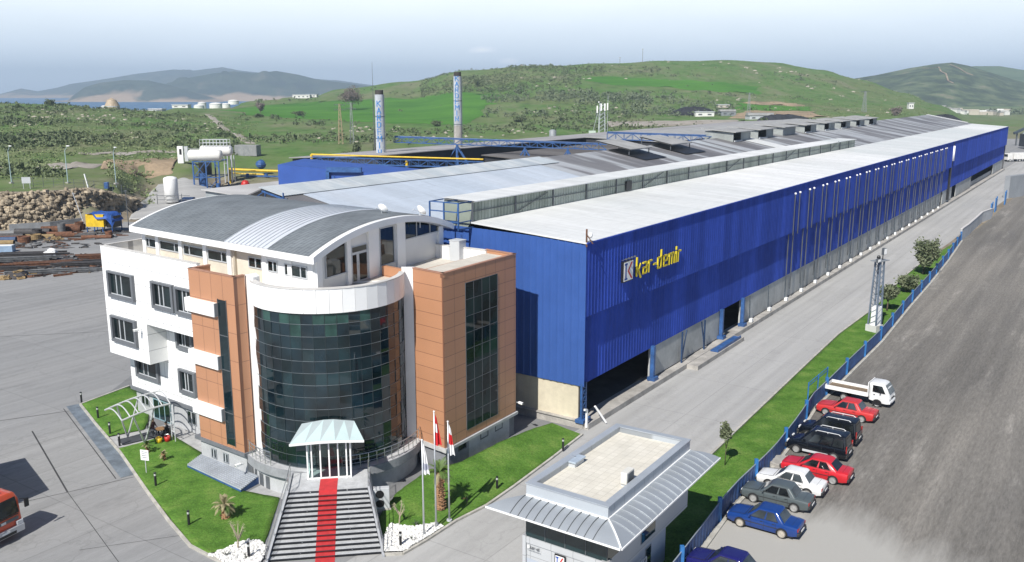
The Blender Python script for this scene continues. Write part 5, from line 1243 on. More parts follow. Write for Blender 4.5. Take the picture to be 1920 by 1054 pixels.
for a, L_ in ((67, 7.5), (82, 8.5)):
    m = MB(); m.quad((a, 30.5, 16.2), (a + L_, 30.5, 16.15), (a + L_ + 1, 37, 17.2), (a + 1, 37, 17.3)); m.quad((a, 30.5, 16.06), (a + L_, 30.5, 16.0), (a + L_, 30.5, 16.15), (a, 30.5, 16.2)); m.quad((a + L_, 30.5, 16.0), (a, 30.5, 16.06), (a + 1, 37, 17.1), (a + L_ + 1, 37, 17.05))
    v = m.build('raised_canopy', VROOF, wh)
    m = MB()
    for x in (a + .4, a + L_ - .3): m.bar((x, 30.8, 14.9), (x, 30.8, 16.05), .12, .12); m.bar((x + .8, 36.5, 14.5), (x + .8, 36.5, 17.0), .12, .12)
    m.build('canopy_post', DGREY, v)
    m = MB(); m.quad((a, 27.8, 14.72), (a + L_, 27.8, 14.72), (a + L_, 34.3, 15.95), (a, 34.3, 16.02)); m.build('shaded_opening', BLACK, v)  # black sheet paints the dark shadow and opening below the canopy
m = MB(); m.quad((129, 22, 13.5), (134, 22, 13.5), (134, 24.5, 13.98), (129, 24.5, 14.0)); m.build('roof_hatch', pm('rooflight_grey', (.17, .19, .22)), wh)
# corner floodlight post on the eave
t = thing('roof_floodlight', 'rusty post with a white floodlight on the near corner of the warehouse roof', 'floodlight', (WC.x, WC.y, 14.2))
m = MB(); m.bar((0, 0, -.3), (0, 0, 1.0), .12, .12); m.bar((.0, 0, .6), (.45, -.1, -.05), .06, .06); m.build('post', RUST, t)
m = MB(); m.blob((.28, .05, .55), (.16, .16, .22), 8, 5, .02); m.build('lamp_head', WHITE, t, smooth=True)
# signs on the side wall
LOGO_B = pm('logo_blue', (.03, .10, .42), rough=.4, var=.05); LOGO_R = pm('logo_red', (.55, .03, .03), rough=.4, var=.05)
YELL = pm('sign_yellow', (.72, .58, .03), rough=.4, var=.1)
def wput(a0, z0, sx, sz_, y0): return lambda x, y, d: tuple(Matrix.Rotation(A_, 3, 'Z') @ Vector((a0 + x * sx, y0 - d, z0 + y * sz_)))
sg = thing('wall_lettering', 'large yellow kar-demir letters on the blue warehouse side wall', 'sign', WLOC)
x = 7.9
for ch, wd in (('k', .80), ('a', .78), ('r', .58), ('-', .58), ('d', .82), ('e', .82), ('m', 1.0), ('i', .30), ('r', .6)):
    m = MB(); glyph(m, ch, wput(x, 10.44 - (x - 7.9) * .006, 1.36, 1.27, -.09), .105, .12, .04); m.build('letter', YELL, sg); x += wd * 1.42
sg = thing('logo_sign', 'square white K logo sign with black frame on the warehouse side wall', 'sign', WLOC, A_)
m = MB(); m.box2((5.34, -.30, 10.33), (7.03, -.1, 11.97)); m.build('sign_case', BLACK, sg)
m = MB(); m.box2((5.42, -.32, 10.4), (6.95, -.302, 11.9)); m.build('sign_face', WHITE, sg)
def klogo(par, mk, th):
    m = MB(); 
    for q in ([(.2, .1), (.2, .9)], [(.06, .92), (.36, .92)], [(.06, .08), (.36, .08)]):
        (x0, y0), (x1, y1) = q; m.bar(mk(x0, y0, .0), mk(x1, y1, .0), th if x0 == x1 else .02, .02 if x0 == x1 else th * .55)
    m.build('logo_stem', LOGO_B, par)
    m = MB(); m.bar(mk(.92, .92, 0), mk(.42, .5, 0), .02, th * .8); m.bar(mk(.42, .5, 0), mk(.95, .08, 0), .02, th * .8); m.build('logo_arms', LOGO_R, par)
def klogo2(par, put):
    m = MB()
    for C4 in ([(.14, .08), (.28, .08), (.28, .92), (.14, .92)], [(.05, .84), (.38, .84), (.38, .94), (.05, .94)], [(.05, .06), (.38, .06), (.38, .16), (.05, .16)]): m.quad(*[put(x, y, .0) for x, y in C4])
    m.build('logo_stem', LOGO_B, par)
    m = MB()
    for C4 in ([(.76, .94), (.94, .94), (.56, .5), (.38, .5)], [(.38, .502), (.56, .502), (.96, .06), (.78, .06)]): m.quad(*[put(x, y, .0) for x, y in C4])
    m.build('logo_arms', LOGO_R, par)
klogo2(sg, lambda x, y, d: (5.42 + 1.53 * x, -.326, 10.4 + 1.5 * y))
m = MB()
for i in range(4): m.bar((5.4 + i * .5, -.1, 12.05), (5.4 + i * .5, -.5, 12.25), .04, .04); m.box((5.4 + i * .5, -.5, 12.22), (.12, .16, .1))
m.build('sign_lamp', DGREY, sg)

# ---------------------------------------------------------------- sheds, chimneys and gantries behind
DKROOF = roofmat('dark_sooty_roof', [(.4, (.12, .11, .105)), (.5, (.19, .18, .175)), (.62, (.27, .26, .25))], .05, .8)
DKWALL = pm('dark_shed_wall', (.03, .032, .038), rough=.7, var=.3, vs=.2)
PALEW = pm('pale_grey_shed_wall', (.30, .33, .34), rough=.7, var=.2, vs=.3)
def shed(name, label, x0, x1, y0, y1, zr0, zr1, wallm, roofm, zw=None, ov=.5):
    t = thing(name, label, 'shed', WLOC, A_)
    m = MB(); m.prism([(x0, y0), (x1, y0), (x1, y1), (x0, y1)], 0, [zr0 - .3, zr0 - .3, zr1 - .3, zr1 - .3]); m.build('wall', wallm, t)
    m = MB(); m.prism([(x0 - ov, y0 - ov), (x1 + ov, y0 - ov), (x1 + ov, y1 + ov), (x0 - ov, y1 + ov)], [zr0 - .16, zr0 - .16, zr1 - .16, zr1 - .16], [zr0, zr0, zr1, zr1]); m.build('roof', roofm, t); return t
shed('rolling_shed', 'low sooty brown roofed shed behind the white warehouse roof and the chimneys', 44, 300, 52, 86, 9.0, 8.0, DKWALL, DKROOF)
shed('dark_walled_shed', 'long dark walled shed with a pale roof edge behind the far blue gantry', 74, 330, 88, 112, 12.6, 11.2, DKWALL, pm('pale_shed_roof', (.34, .33, .33), rough=.8, var=.25, vs=.1))
shed('brown_roof_shed', 'brown roofed shed with a black wall between the gantries and the warehouse ridge', 98, 170, 60, 80, 10.6, 11.6, DKWALL, DKROOF)
shed('rear_shed', 'long grey roofed shed along the foot of the green hill', 150, 330, 62, 85, 12.4, 13.0, DKWALL, VROOF)
shed('pale_roof_shed', 'pale roofed low shed between the blue box shed and the chimney', 40, 78, 66, 96, 7.4, 8.6, PALEW, pm('pale_shed_roof_b', (.48, .47, .46), rough=.8, var=.2, vs=.1))
t = thing('blue_box_shed', 'plain bright blue metal shed with a flat top left of the chimneys', 'shed', (-30.0, 132.0, 0), R(-6))
m = MB(); m.prism([(-4.5, 0), (16, 0), (16, 12), (-4.5, 12)], 0, [14.2, 12.6, 12.6, 14.2]); m.build('wall', pm('flat_blue_sheet', (.035, .095, .36), rough=.5, var=.12, vs=.3), t)
m = MB(); m.box2((3.0, -.5, 13.2), (8.2, .0, 13.9)); m.bar((3.1, -.25, 9), (3.1, -.25, 13.4), .5, .5); m.bar((4.0, -.4, 9.5), (4.0, -.4, 12.6), .22, .2); m.bar((5.6, -.4, 9.5), (5.6, -.4, 11.8), .18, .18); m.bar((3.6, -.5, 11.4), (4.6, -.5, 11.4), .1, .1); m.build('ladder_cage', BLUEST, t)
def chimney(label, x, y, h, r, zt, zb, dyv):
    t = thing('chimney', label, 'chimney', (x, y, 0))
    CH = pm('chimney_concrete', (.38, .36, .33), rough=.9, var=.35, vs=.5, fine=.2, fs=2, stretch=(1, 1, .3))
    hs = zb - .9; m = MB(); m.lathe([(r * 1.05, 0), (r, hs)], 24); m.build('shaft', CH, t, smooth=True)
    m = MB(); m.lathe([(r * .995, hs), (r * .96, h - .9)], 24); m.build('painted_shaft', pm('chimney_pale_paint', (.47, .50, .53), rough=.8, var=.3, vs=.6, fine=.2, fs=2, stretch=(1, 1, .25)), t, smooth=True)
    m = MB(); m.lathe([(r * .97, h - .9), (r * .85, h - .9), (r * .85, h), (r * .7, h), (r * .7, h - 1)], 24); m.build('rim', pm('soot', (.06, .055, .05), rough=.9, var=.3), t)
    m = MB()
    for z_ in (h * .42, h * .6, h * .78): m.lathe([(r * 1.03, z_), (r * 1.03, z_ + .15)], 24)
    m.build('band', DGREY, t)
    lt = MB(); txt = 'KARDEMIR'; n_ = len(txt); hh = (zt - zb) / n_
    facing = math.atan2(-y, -x) - R(10)
    for i, ch in enumerate(txt):
        z0 = zt - (i + 1) * hh
        def put(xx, yy, d, z0=z0): a = facing - r * 0 + (xx - .3) * 1.25 / r * 1.0; a = facing + (xx - .3) * 1.2 / r; return (cos(a) * (r * 1.0 + .02 + d), sin(a) * (r * 1.0 + .02 + d), z0 + hh * .10 + yy * hh * .74)
        glyph(lt, ch, put, .15, .03)
    lt.build('lettering', pm('chimney_blue', (.04, .20, .50), rough=.6, var=.2, vs=2), t)
    m = MB(); a = facing + R(75)
    for s_ in (-.2, .2): m.bar((cos(a) * r * 1.08 + s_, sin(a) * r * 1.08, 2), (cos(a) * r * 1.05 + s_, sin(a) * r * 1.05, h - 1), .05, .05)
    m.build('ladder', DGREY, t); return t
chimney('shorter left chimney of pale concrete with blue KARDEMIR lettering', -27.67, 190.6, 24.9, 1.0, 22.9, 11.4, 0)
chimney('taller right chimney of pale concrete with blue KARDEMIR lettering', -12.16, 204.7, 28.8, .95, 28.1, 18.0, 0)
def gantry(label, a, b, h, wd, legs, pipe=False, depthz=1.2):
    a, b = Vector(a), Vector(b); t = thing('pipe_gantry', label, 'gantry', (a.x, a.y, 0)); o_ = (a.x, a.y, 0)
    d = (b - a); L_ = d.length; u = d / L_; s = Vector((-u.y, u.x, 0)); m = MB(); n_ = max(4, int(L_ / 1.6))
    for sd_ in (-1, 1):
        e = s * (wd / 2 * sd_)
        m.bar(a + e, b + e, .10, .12); m.bar(a + e - Vector((0, 0, depthz)), b + e - Vector((0, 0, depthz)), .10, .12)
        for i in range(n_):
            p, q = a + d * (i / n_) + e, a + d * ((i + 1) / n_) + e; dn = Vector((0, 0, depthz))
            m.bar(p, p - dn, .08, .08); m.bar(p, q - dn, .08, .08) if i % 2 else m.bar(p - dn, q, .08, .08)
    for i in range(n_ + 1): p = a + d * (i / n_); m.bar(p + s * wd / 2, p - s * wd / 2, .07, .07)
    m.build('truss', BLUEST, t, o_)
    m = MB()
    for f_ in legs:
        p = a + d * f_ - Vector((0, 0, depthz))
        for sd_ in (-1, 1):
            e = s * (wd / 2 * sd_); m.bar(p + e, (p.x + e.x, p.y + e.y, 0), .35, .3)
            m.bar(p + e - Vector((0, 0, .3)) , (p.x + e.x + u.x * 2.6, p.y + e.y + u.y * 2.6, max(0, p.z - 4.5)), .22, .2); m.bar(p + e - Vector((0, 0, .3)), (p.x + e.x - u.x * 2.6, p.y + e.y - u.y * 2.6, max(0, p.z - 4.5)), .22, .2)
    m.build('leg', BLUEST, t, o_)
    if pipe:
        m = MB(); m.tube(a + Vector((0, 0, .45)), b + Vector((0, 0, .45)), .15, 10); m.tube(a + Vector((0, 0, .45)), (a.x, a.y, a.z - 2.2), .24, 10); p = a + d * .56; m.tube((p.x, p.y - .4, p.z), (p.x, p.y - .4, p.z - 4), .26, 10); m.build('gas_pipe', YELLOW, t, o_)
    else:
        m = MB(); m.tube(a + Vector((0, 0, .2)), b + Vector((0, 0, .2)), .10, 8); m.build('pipe', BLUEST, t, o_)
gantry('nearest low blue truss gantry carrying a thick yellow gas pipe past the chimneys', (-36.9, 166, 12.9), (-5.2, 163, 12.2), 13, 1.4, (.56,), True, 1.1)
gantry('longest blue truss gantry running behind both chimneys', (-25.3, 195, 15.0), (19.9, 190, 13.7), 14, 1.3, (.30, .62, .82), False, 1.1)
gantry('right blue truss gantry on posts over the patched warehouse roof', (18.6, 177, 16.7), (43.3, 177, 15.9), 15, 1.3, (.58, 1.0), False, 1.2)
# ---------------------------------------------------------------- gatehouse
GS = .918
GNL, GNR, GFR, GFL = [(p[0] * GS, p[1] * GS) for p in ((.77, 44.75), (4.87, 41.92), (10.74, 50.82), (6.62, 53.44))]
gh = thing('gatehouse', 'flat roofed grey gatehouse with a curved metal eave over dark windows by the blue fence', 'gatehouse', (GNL[0], GNL[1], 0)); GO = (GNL[0], GNL[1], 0)
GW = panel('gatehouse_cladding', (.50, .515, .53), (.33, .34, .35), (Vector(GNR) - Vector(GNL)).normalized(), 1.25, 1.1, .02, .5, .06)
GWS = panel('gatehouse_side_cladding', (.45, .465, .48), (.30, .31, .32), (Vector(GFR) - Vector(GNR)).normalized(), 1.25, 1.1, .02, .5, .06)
gf = Frame(GNL, GNR); gs = Frame(GNR, GFR); gb = Frame(GFR, GFL); gl_ = Frame(GFL, GNL)
m = MB(); m.prism([gf.xy(.0, 0), gf.xy(gf.L, 0), gs.xy(gs.L, 0), gb.xy(gb.L, 0)], 2.05, 5.35); m.build('wall', [GW, GWS], gh, GO)
m = MB(); m.prism([gf.xy(.0, .0), gf.xy(gf.L, 0), gs.xy(6.9, -.02), gl_.xy(gl_.L - 7.2, -.02)], 0, 2.048); m.build('lower_wall', pm('gatehouse_lower', (.42, .46, .52), rough=.6, var=.1, vs=.5), gh, GO)
m = MB(); gf.box(m, -.14, .05, 0, 3.3, -.4, .12); gf.box(m, .05, gf.L + .1, 2.9, 3.22, -.2, .07); gf.box(m, gf.L - .25, gf.L + .12, 0, 3.3, -.3, .16); m.build('pilaster', GW, gh, GO)
g = MB(); gf.rect(g, .0, gf.L, 3.25, 4.75, .03); gs.rect(g, 0.0, 1.2, 3.25, 4.75, .03); w0 = g.build('ribbon_window', pm('gatehouse_glass', (.008, .028, .032), rough=.04, spec=.8, var=.3), gh, GO)
m = MB()
for i in range(1, 4): u = gf.L * i / 4; gf.box(m, u - .02, u + .02, 3.25, 4.75, .0, .05)
m.build('mullion', DGREY, w0, GO)
def gwin(f, u0, u1, z0, z1, mul_=()):
    m = MB(); f.box(m, u0, u1, z0, z1, 0, .02); w_ = m.build('window', MGREY, gh, GO); g = MB(); f.rect(g, u0 + .06, u1 - .06, z0 + .06, z1 - .06, .03); g.build('pane', MATS['gatehouse_glass'], w_, GO)
gwin(gs, 3.7, 5.45, 2.42, 4.0); gwin(gs, 6.9, 8.6, 3.25, 3.95); gwin(gs, 4.3, 5.0, .1, 1.95); gwin(gs, 2.0, 3.0, .3, 1.8)
m = MB()
for u in (1.1, 3.1, 3.5, 3.9): m.tube(gs.p(u, 0, .25), gs.p(u, 1.8, .25), .04, 6)
m.bar(gs.p(1.1, 1.8, .25), gs.p(3.9, 1.8, .25), .05, .05); m.build('entry_rail', LGREY, gh, GO)
# curved eave on the front and the road side
EV = pm('eave_metal', (.40, .43, .46), rough=.38, metal=.35, var=.08, vs=.5)
TIP = 1.42
def eave_pt(base, n_, t, zc=5.42):  # t 0 wall..1 tip
    return (base[0] + n_.x * TIP * t, base[1] + n_.y * TIP * t, zc - .44 * t ** 2.0 - .02 * t)
NT = 10
tipL = gf.xy(-1.45, TIP); tipN = (Vector(GNR) + gf.n * TIP + gs.n * TIP); tipF = gs.xy(gs.L + .95, TIP)
def eave(f, e0, e1, s0_, s1_, nm, nrib):
    """s0_, s1_: overrun of the tip line beyond both wall ends"""
    m = MB(); rib = MB(); NU = 24; P = []
    for i in range(NU + 1):
        row = []
        for j in range(NT + 1):
            t = j / NT; u = lerp(-s0_ * t + e0, f.L + s1_ * t + e1, i / NU); row.append(f.p(u, 5.42 - .44 * t ** 2.0, .02 + TIP * t))
        P.append(row)
    m.grid(P); m.grid([[(p[0], p[1], p[2] - .06) for p in r] for r in P])
    o = m.build(nm, EV, gh, GO, smooth=False)
    for i in range(nrib + 1):
        r = [f.p(lerp(e0, f.L + e1, i / nrib) + (0), 5.45 - .44 * (j / NT) ** 2, .02 + TIP * j / NT) for j in range(NT + 1)]
        for a, b in zip(r[:-1], r[1:]): rib.bar(a, b, .028, .03)
    if nm == 'front_eave': rib.build('eave_rib', DGREY, o, GO)
    else: rib.build('eave_rib', pm('eave_rib_pale', (.45, .48, .51), rough=.4, metal=.3), o, GO)
    e = MB(); e.bar(f.p(e0 - s0_, 4.96, TIP + .02), f.p(f.L + e1 + s1_, 4.96, TIP + .02), .05, .08); e.bar(f.p(e0, 5.45, .03), f.p(f.L + e1, 5.45, .03), .06, .06)
    e.build('eave_trim', WHITE, o, GO)
eave(gf, 0, 0, 1.45, TIP, 'front_eave', 10); eave(gs, 0, 0, TIP, .95, 'side_eave', 16)
m = MB(); r0 = [(Vector((GNR[0], GNR[1])) + (gf.n + gs.n) * (TIP * t / 8 )) for t in range(9)]
for i in range(8): t0, t1 = i / 8, (i + 1) / 8; m.bar((r0[i].x, r0[i].y, 5.46 - .44 * t0 ** 2), (r0[i + 1].x, r0[i + 1].y, 5.46 - .44 * t1 ** 2), .07, .07)
m.build('eave_hip', WHITE, gh, GO)
m = MB(); PZ = 6.02
for f, e in ((gf, 0), (gs, .32), (gb, 0), (gl_, .32)): f.box(m, e, f.L - e, 5.3, PZ, -.32, 0.0)
pz = m.build('parapet', panel('parapet_metal', (.44, .475, .51), (.27, .29, .31), (Vector(GFR) - Vector(GNR)).normalized(), 1.1, 5, .02, .4, .05), gh, GO)
m = MB()
for f, e in ((gf, -.04), (gs, .36), (gb, -.04), (gl_, .36)): f.box(m, e, f.L - e, PZ, PZ + .05, -.36, .04)
m.build('parapet_cap', pm('cap_metal', (.47, .51, .55), rough=.42, metal=.3, var=.1, vs=.7), pz, GO)
DECK = panel('roof_tiles_cream', (.66, .62, .54), (.56, .52, .45), (1, 0), .5, 5, .01, .85, .05)
def tilem():
    mt, n, b = _base('cream_roof_tiles'); L = n.links.new; g = n.nodes.new('ShaderNodeNewGeometry'); mp_ = n.nodes.new('ShaderNodeMapping'); mp_.inputs['Rotation'].default_value = (0, 0, R(-56.6)); L(g.outputs['Position'], mp_.inputs['Vector'])
    bt = n.nodes.new('ShaderNodeTexBrick'); bt.offset = 0; bt.inputs['Scale'].default_value = 1; bt.inputs['Brick Width'].default_value = .42; bt.inputs['Row Height'].default_value = .42; bt.inputs['Mortar Size'].default_value = .012
    bt.inputs['Color1'].default_value = (.68, .645, .565, 1); bt.inputs['Color2'].default_value = (.63, .595, .515, 1); bt.inputs['Mortar'].default_value = (.50, .47, .40, 1); L(mp_.outputs[0], bt.inputs['Vector'])
    q = n.nodes.new('ShaderNodeTexNoise'); q.inputs['Scale'].default_value = .9; q.inputs['Detail'].default_value = 6; L(g.outputs['Position'], q.inputs['Vector']); mr_ = n.nodes.new('ShaderNodeMapRange'); mr_.inputs['From Min'].default_value = .3; mr_.inputs['From Max'].default_value = .7; mr_.inputs['To Min'].default_value = .9; mr_.inputs['To Max'].default_value = 1.06; L(q.outputs['Fac'], mr_.inputs['Value'])
    mm = n.nodes.new('ShaderNodeMix'); mm.data_type = 'RGBA'; mm.blend_type = 'MULTIPLY'; mm.inputs['Factor'].default_value = 1; L(bt.outputs['Color'], mm.inputs['A']); L(mr_.outputs[0], mm.inputs['B']); L(mm.outputs['Result'], b.inputs['Base Color']); b.inputs['Roughness'].default_value = .85
    return mt
m = MB(); m.prism([gf.xy(.3, -.3), gf.xy(gf.L - .3, -.3), gb.xy(.3, -.3), gb.xy(gb.L - .3, -.3)], 5.36, 5.72); m.build('roof_deck', tilem(), gh, GO)
t = thing('roof_hatch', 'flat pale blue roof hatch on the left edge of the gatehouse roof', 'roof hatch', (3.25, 44.2, 5.72), R(56))
m = MB(); m.box((0, 0, .28), (1.1, .85, .1)); m.build('lid', pm('hatch_blue', (.50, .58, .66), rough=.4, metal=.2), t, bevel=.02); m = MB(); m.box((0, 0, .12), (.95, .7, .24)); m.build('upstand', LGREY, t); m = MB(); m.bar((.1, -.1, .34), (.1, .15, .34), .05, .05); m.build('handle', STEEL, t)
t = thing('air_conditioner', 'small pale air conditioner with a dark grille on the gatehouse roof', 'air conditioner', (5.75, 41.65, 5.72), R(56.5))
m = MB(); m.box((0, 0, .45), (.85, .36, .62)); m.build('casing', pm('ac_cream', (.66, .65, .6), var=.08), t, bevel=.03); m = MB(); m.box((.0, -.19, .45), (.62, .03, .46)); m.build('grille', DGREY, t)
m = MB()
for a in (-.3, .3): m.box((a, 0, .07), (.08, .34, .14))
m.build('foot', LGREY, t)
# signs on the gatehouse
sg = thing('gate_logo_sign', 'small framed K logo sign on the gatehouse front wall', 'sign', (GNL[0], GNL[1], 0))
m = MB(); gf.box(m, 1.76, 2.36, 1.95, 2.86, .08, .14); m.build('sign_case', BLACK, sg, GO); m = MB(); gf.rect(m, 1.81, 2.31, 2.0, 2.80, .143); m.build('sign_face', WHITE, sg, GO)
_op = MB.build
def gput(x, y, d): return Vector(gf.p(1.81 + .5 * x, 2.0 + .8 * y, .147)) - Vector(GO)
klogo2(sg, gput)
sg = thing('gate_lettering', 'small dark kar-el lettering with a thin line of text on the gatehouse front wall', 'sign', (GNL[0], GNL[1], 0))
m = MB(); x = .28
for ch, wd in (('k', .6), ('a', .62), ('r', .5), ('-', .45), ('e', .62), ('l', .2)):
    glyph(m, ch, lambda xx, yy, d, x=x: tuple(Vector(gf.p(x + xx * .15, 2.66 + yy * .15, .075 + d)) - Vector(GO)), .14, .01); x += wd * .19
m.build('lettering', DGREY, sg); m = MB(); gf.box(m, .12, .26, 2.66, 2.8, .07, .085); m.build('emblem', WHITE, sg, GO)
m = MB(); 
for i in range(14): gf.box(m, .14 + i * .055, .14 + i * .055 + (.04 if i % 4 else .02), 2.54, 2.575, .07, .08)
m.build('subtitle', MGREY, sg, GO)

# ---------------------------------------------------------------- blue boundary fence
FB = pm('fence_blue', (.040, .10, .27), rough=.55, var=.35, vs=.8, fine=.2, fs=4)
FBL = pm('fence_post_blue', (.03, .16, .42), rough=.5, var=.25, vs=1.5)
fe = thing('boundary_fence', 'long low blue sheet metal fence between the lawn strip and the parked cars', 'fence', (9.75, 44.5, 0)); FO = (9.75, 44.5, 0)
fpl = [Vector((p[0], p[1], 0)) for p in FENCE]
def along(pl, step):
    o = []; tot = 0
    L_ = sum((b - a).length for a, b in zip(pl[:-1], pl[1:])); n_ = int(L_ / step); 
    for i in range(n_ + 1): o.append(poly_at([tuple(p) for p in pl], i / n_))
    return o
P = along(fpl, .28); m = MB(); top = []; bot = []
for i, p in enumerate(P):
    q = P[min(i + 1, len(P) - 1)] - P[max(i - 1, 0)]; nn = Vector((-q.y, q.x, 0)).normalized()
    o_ = nn * (.03 if i % 2 else -.03); h = 1.22 + .05 * mnoise.noise(p * .25)
    top.append(tuple(p + o_ + Vector((0, 0, h)))); bot.append(tuple(p + o_))
m.grid([bot, top]); m.build('sheet_panel', FB, fe, FO)
m = MB(); Q = along(fpl, 2.4)
for a, b in zip(Q[:-1], Q[1:]): m.bar(a + Vector((0, 0, 1.26)), b + Vector((0, 0, 1.26)), .05, .05)
m.build('top_rail', pm('fence_rail', (.35, .40, .46), rough=.5, metal=.2), fe, FO)
for p in along(fpl, 6.6)[1:]:
    m = MB(); m.box((p.x, p.y, .78), (.22, .22, 1.56)); m.build('post', FBL, fe, FO)
m = MB(); a, b = Vector((24.6, 69.4, 0)), Vector((27.6, 73.6, 0)); u = (b - a).normalized(); s = Vector((-u.y, u.x, 0))
for z_ in (1.35, 1.6): m.bar(a + s * .5 + Vector((0, 0, z_)), b + s * .5 + Vector((0, 0, z_)), .05, .05)
for k in range(3): p = a.lerp(b, k / 2) + s * .5; m.bar(p, p + Vector((0, 0, 1.65)), .08, .08)
m.build('gate_rail', FBL, fe, FO)
m = MB(); K_ = along(fpl, 3.0)
for a, b in zip(K_[:-1], K_[1:]): m.bar(a + Vector((.22, -.15, .06)), b + Vector((.22, -.15, .06)), .22, .12)
m.build('footing', KERB, fe, FO)
t = thing('boundary_wall', 'pale grey concrete wall continuing the boundary beyond the blue fence', 'wall', (76, 149.7, 0))
m = MB(); W_ = [(75.9, 149.7), (80, 155.5), (86, 164.5), (90.3, 171), (94.75, 176)]
for a, b in zip(W_[:-1], W_[1:]): m.bar((a[0], a[1], 1.0), (b[0], b[1], 1.0), .25, 2.0)
m.build('wall_panel', pm('pale_wall', (.44, .45, .46), rough=.9, var=.15, vs=.4), t, (76, 149.7, 0))
m = MB()
for a, b in zip(W_[:-1], W_[1:]): m.bar((a[0], a[1], 2.04), (b[0], b[1], 2.04), .35, .1)
m.build('coping', CAPST, t, (76, 149.7, 0))
t = thing('corner_block', 'tall grey concrete wall standing beyond the blue gate leaves at the far road end', 'wall', (116, 210, 0), R(38))
m = MB(); m.box((20, 0, 2.6), (40, 1.2, 5.2)); m.build('block', pm('pale_wall_b', (.30, .32, .34), rough=.9, var=.15, vs=.3), t)
for i, (x, y, lb) in enumerate(((95.7, 177.8, 'nearest'), (101.4, 186.9, 'middle'), (109.8, 198.8, 'farthest'))):
    t = thing('blue_gate_leaf', 'bright blue metal gate leaf by the far road edge, %s of three' % lb, 'gate', (x, y, 0), R(58))
    m = MB(); m.box((0, 0, 1.35), (3.2, .12, 2.5)); m.build('leaf', BLUEST, t); m = MB()
    for xx in (-1.6, 1.6): m.box((xx, 0, 1.5), (.2, .2, 3.0))
    m.build('post', FBL, t)
# light mast on its white base beside the fence
t = thing('light_mast', 'lattice floodlight mast with a white cabinet on a concrete base beside the blue fence', 'light mast', (38.2, 91.4, 0), R(35))
m = MB(); m.box((0, 0, .35), (1.25, 1.25, .9)); m.build('base_block', pm('mast_base', (.62, .62, .6), var=.1), t)
m = MB(); m.box((0, -.1, 1.75), (.8, .7, 2.1)); m.build('cabinet', WHITE, t, bevel=.03)
m = MB()
for sx in (-1, 1):
    for sy in (-1, 1): m.bar((sx * .46, sy * .46, .6), (sx * .30, sy * .30, 7.6), .15, .13)
for i in range(11):
    z0, z1 = .8 + i * .6, .8 + (i + 1) * .6; w0_, w1_ = .48 - .18 * i / 11, .48 - .18 * (i + 1) / 11
    for q, r_ in (((-1, -1), (1, -1)), ((1, -1), (1, 1)), ((1, 1), (-1, 1)), ((-1, 1), (-1, -1))): m.bar((q[0] * w0_, q[1] * w0_, z0), (r_[0] * w1_, r_[1] * w1_, z1), .04, .04)
m.build('lattice', pm('mast_blue_grey', (.20, .25, .32), rough=.5, metal=.3, var=.2), t)
m = MB(); m.box((0, 0, 7.65), (1.9, 1.0, .08)); m.build('platform', MGREY, t)
for x, y, z_ in ((-.8, -.3, 7.75), (.3, -.2, 8.6)):
    m = MB(); m.box((x, y, z_), (.42, .3, .7 if z_ > 8 else .36)); q = m.build('floodlight', DGREY, t); m = MB(); m.box((x, y - .17, z_), (.36, .04, .6 if z_ > 8 else .28)); m.build('lens', WHITE, q)
m = MB(); m.bar((.3, -.1, 7.6), (.3, -.1, 8.4), .07, .07); m.blob((-.1, .1, 7.95), (.2, .2, .25), 8, 5, .05); m.build('bracket', BLACK, t)

# ---------------------------------------------------------------- garden furniture
bl = thing('bollard_light', 'black bollard light', 'bollard light', (-35.17, 69.51, 0), 0, 'black bollard lights along the lawn kerbs')
m = MB(); m.tube((0, 0, 0), (0, 0, .72), .075, 12); m.build('post', BLACK, bl); m = MB(); m.tube((0, 0, .72), (0, 0, .86), .07, 12); m.build('lamp_glass', pm('lamp_glass', (.55, .56, .54), rough=.2), bl); m = MB(); m.tube((0, 0, .86), (0, 0, .93), .082, 12); m.build('cap', BLACK, bl)
BP = [((-35.1, 69.4), 'black bollard light at the sharp far left corner of the lawn by the yard'), ((-32.1, 65.75), 'black bollard light second from the far left corner, on the lawn by the weighbridge strip'), ((-29.75, 62.5), 'black bollard light on the left side of the path to the steel pergola'), ((-28.1, 60.3), 'black bollard light on the right side of the path to the steel pergola'), ((-22.9, 53.6), 'black bollard light on the lawn kerb in front of the notice board'), ((-18.9, 48.3), 'black bollard light on the kerb to the left of the small left palm'), ((-14.3, 44.5), 'black bollard light in the white pebbles left of the stairs'), ((-6.2, 45.7), 'black bollard light in the white pebbles right of the stairs'), ((-.95, 53.0), 'black bollard light on the right lawn in line with the flagpoles'), ((3.6, 59.35), 'black bollard light on the right lawn nearest the warehouse corner')]
for i, (p, lb) in enumerate(BP):
    if i == 0: bl.location = (p[0], p[1], 0); bl['label'] = lb
    else: dup(bl, (p[0], p[1], .06), 0, lb)
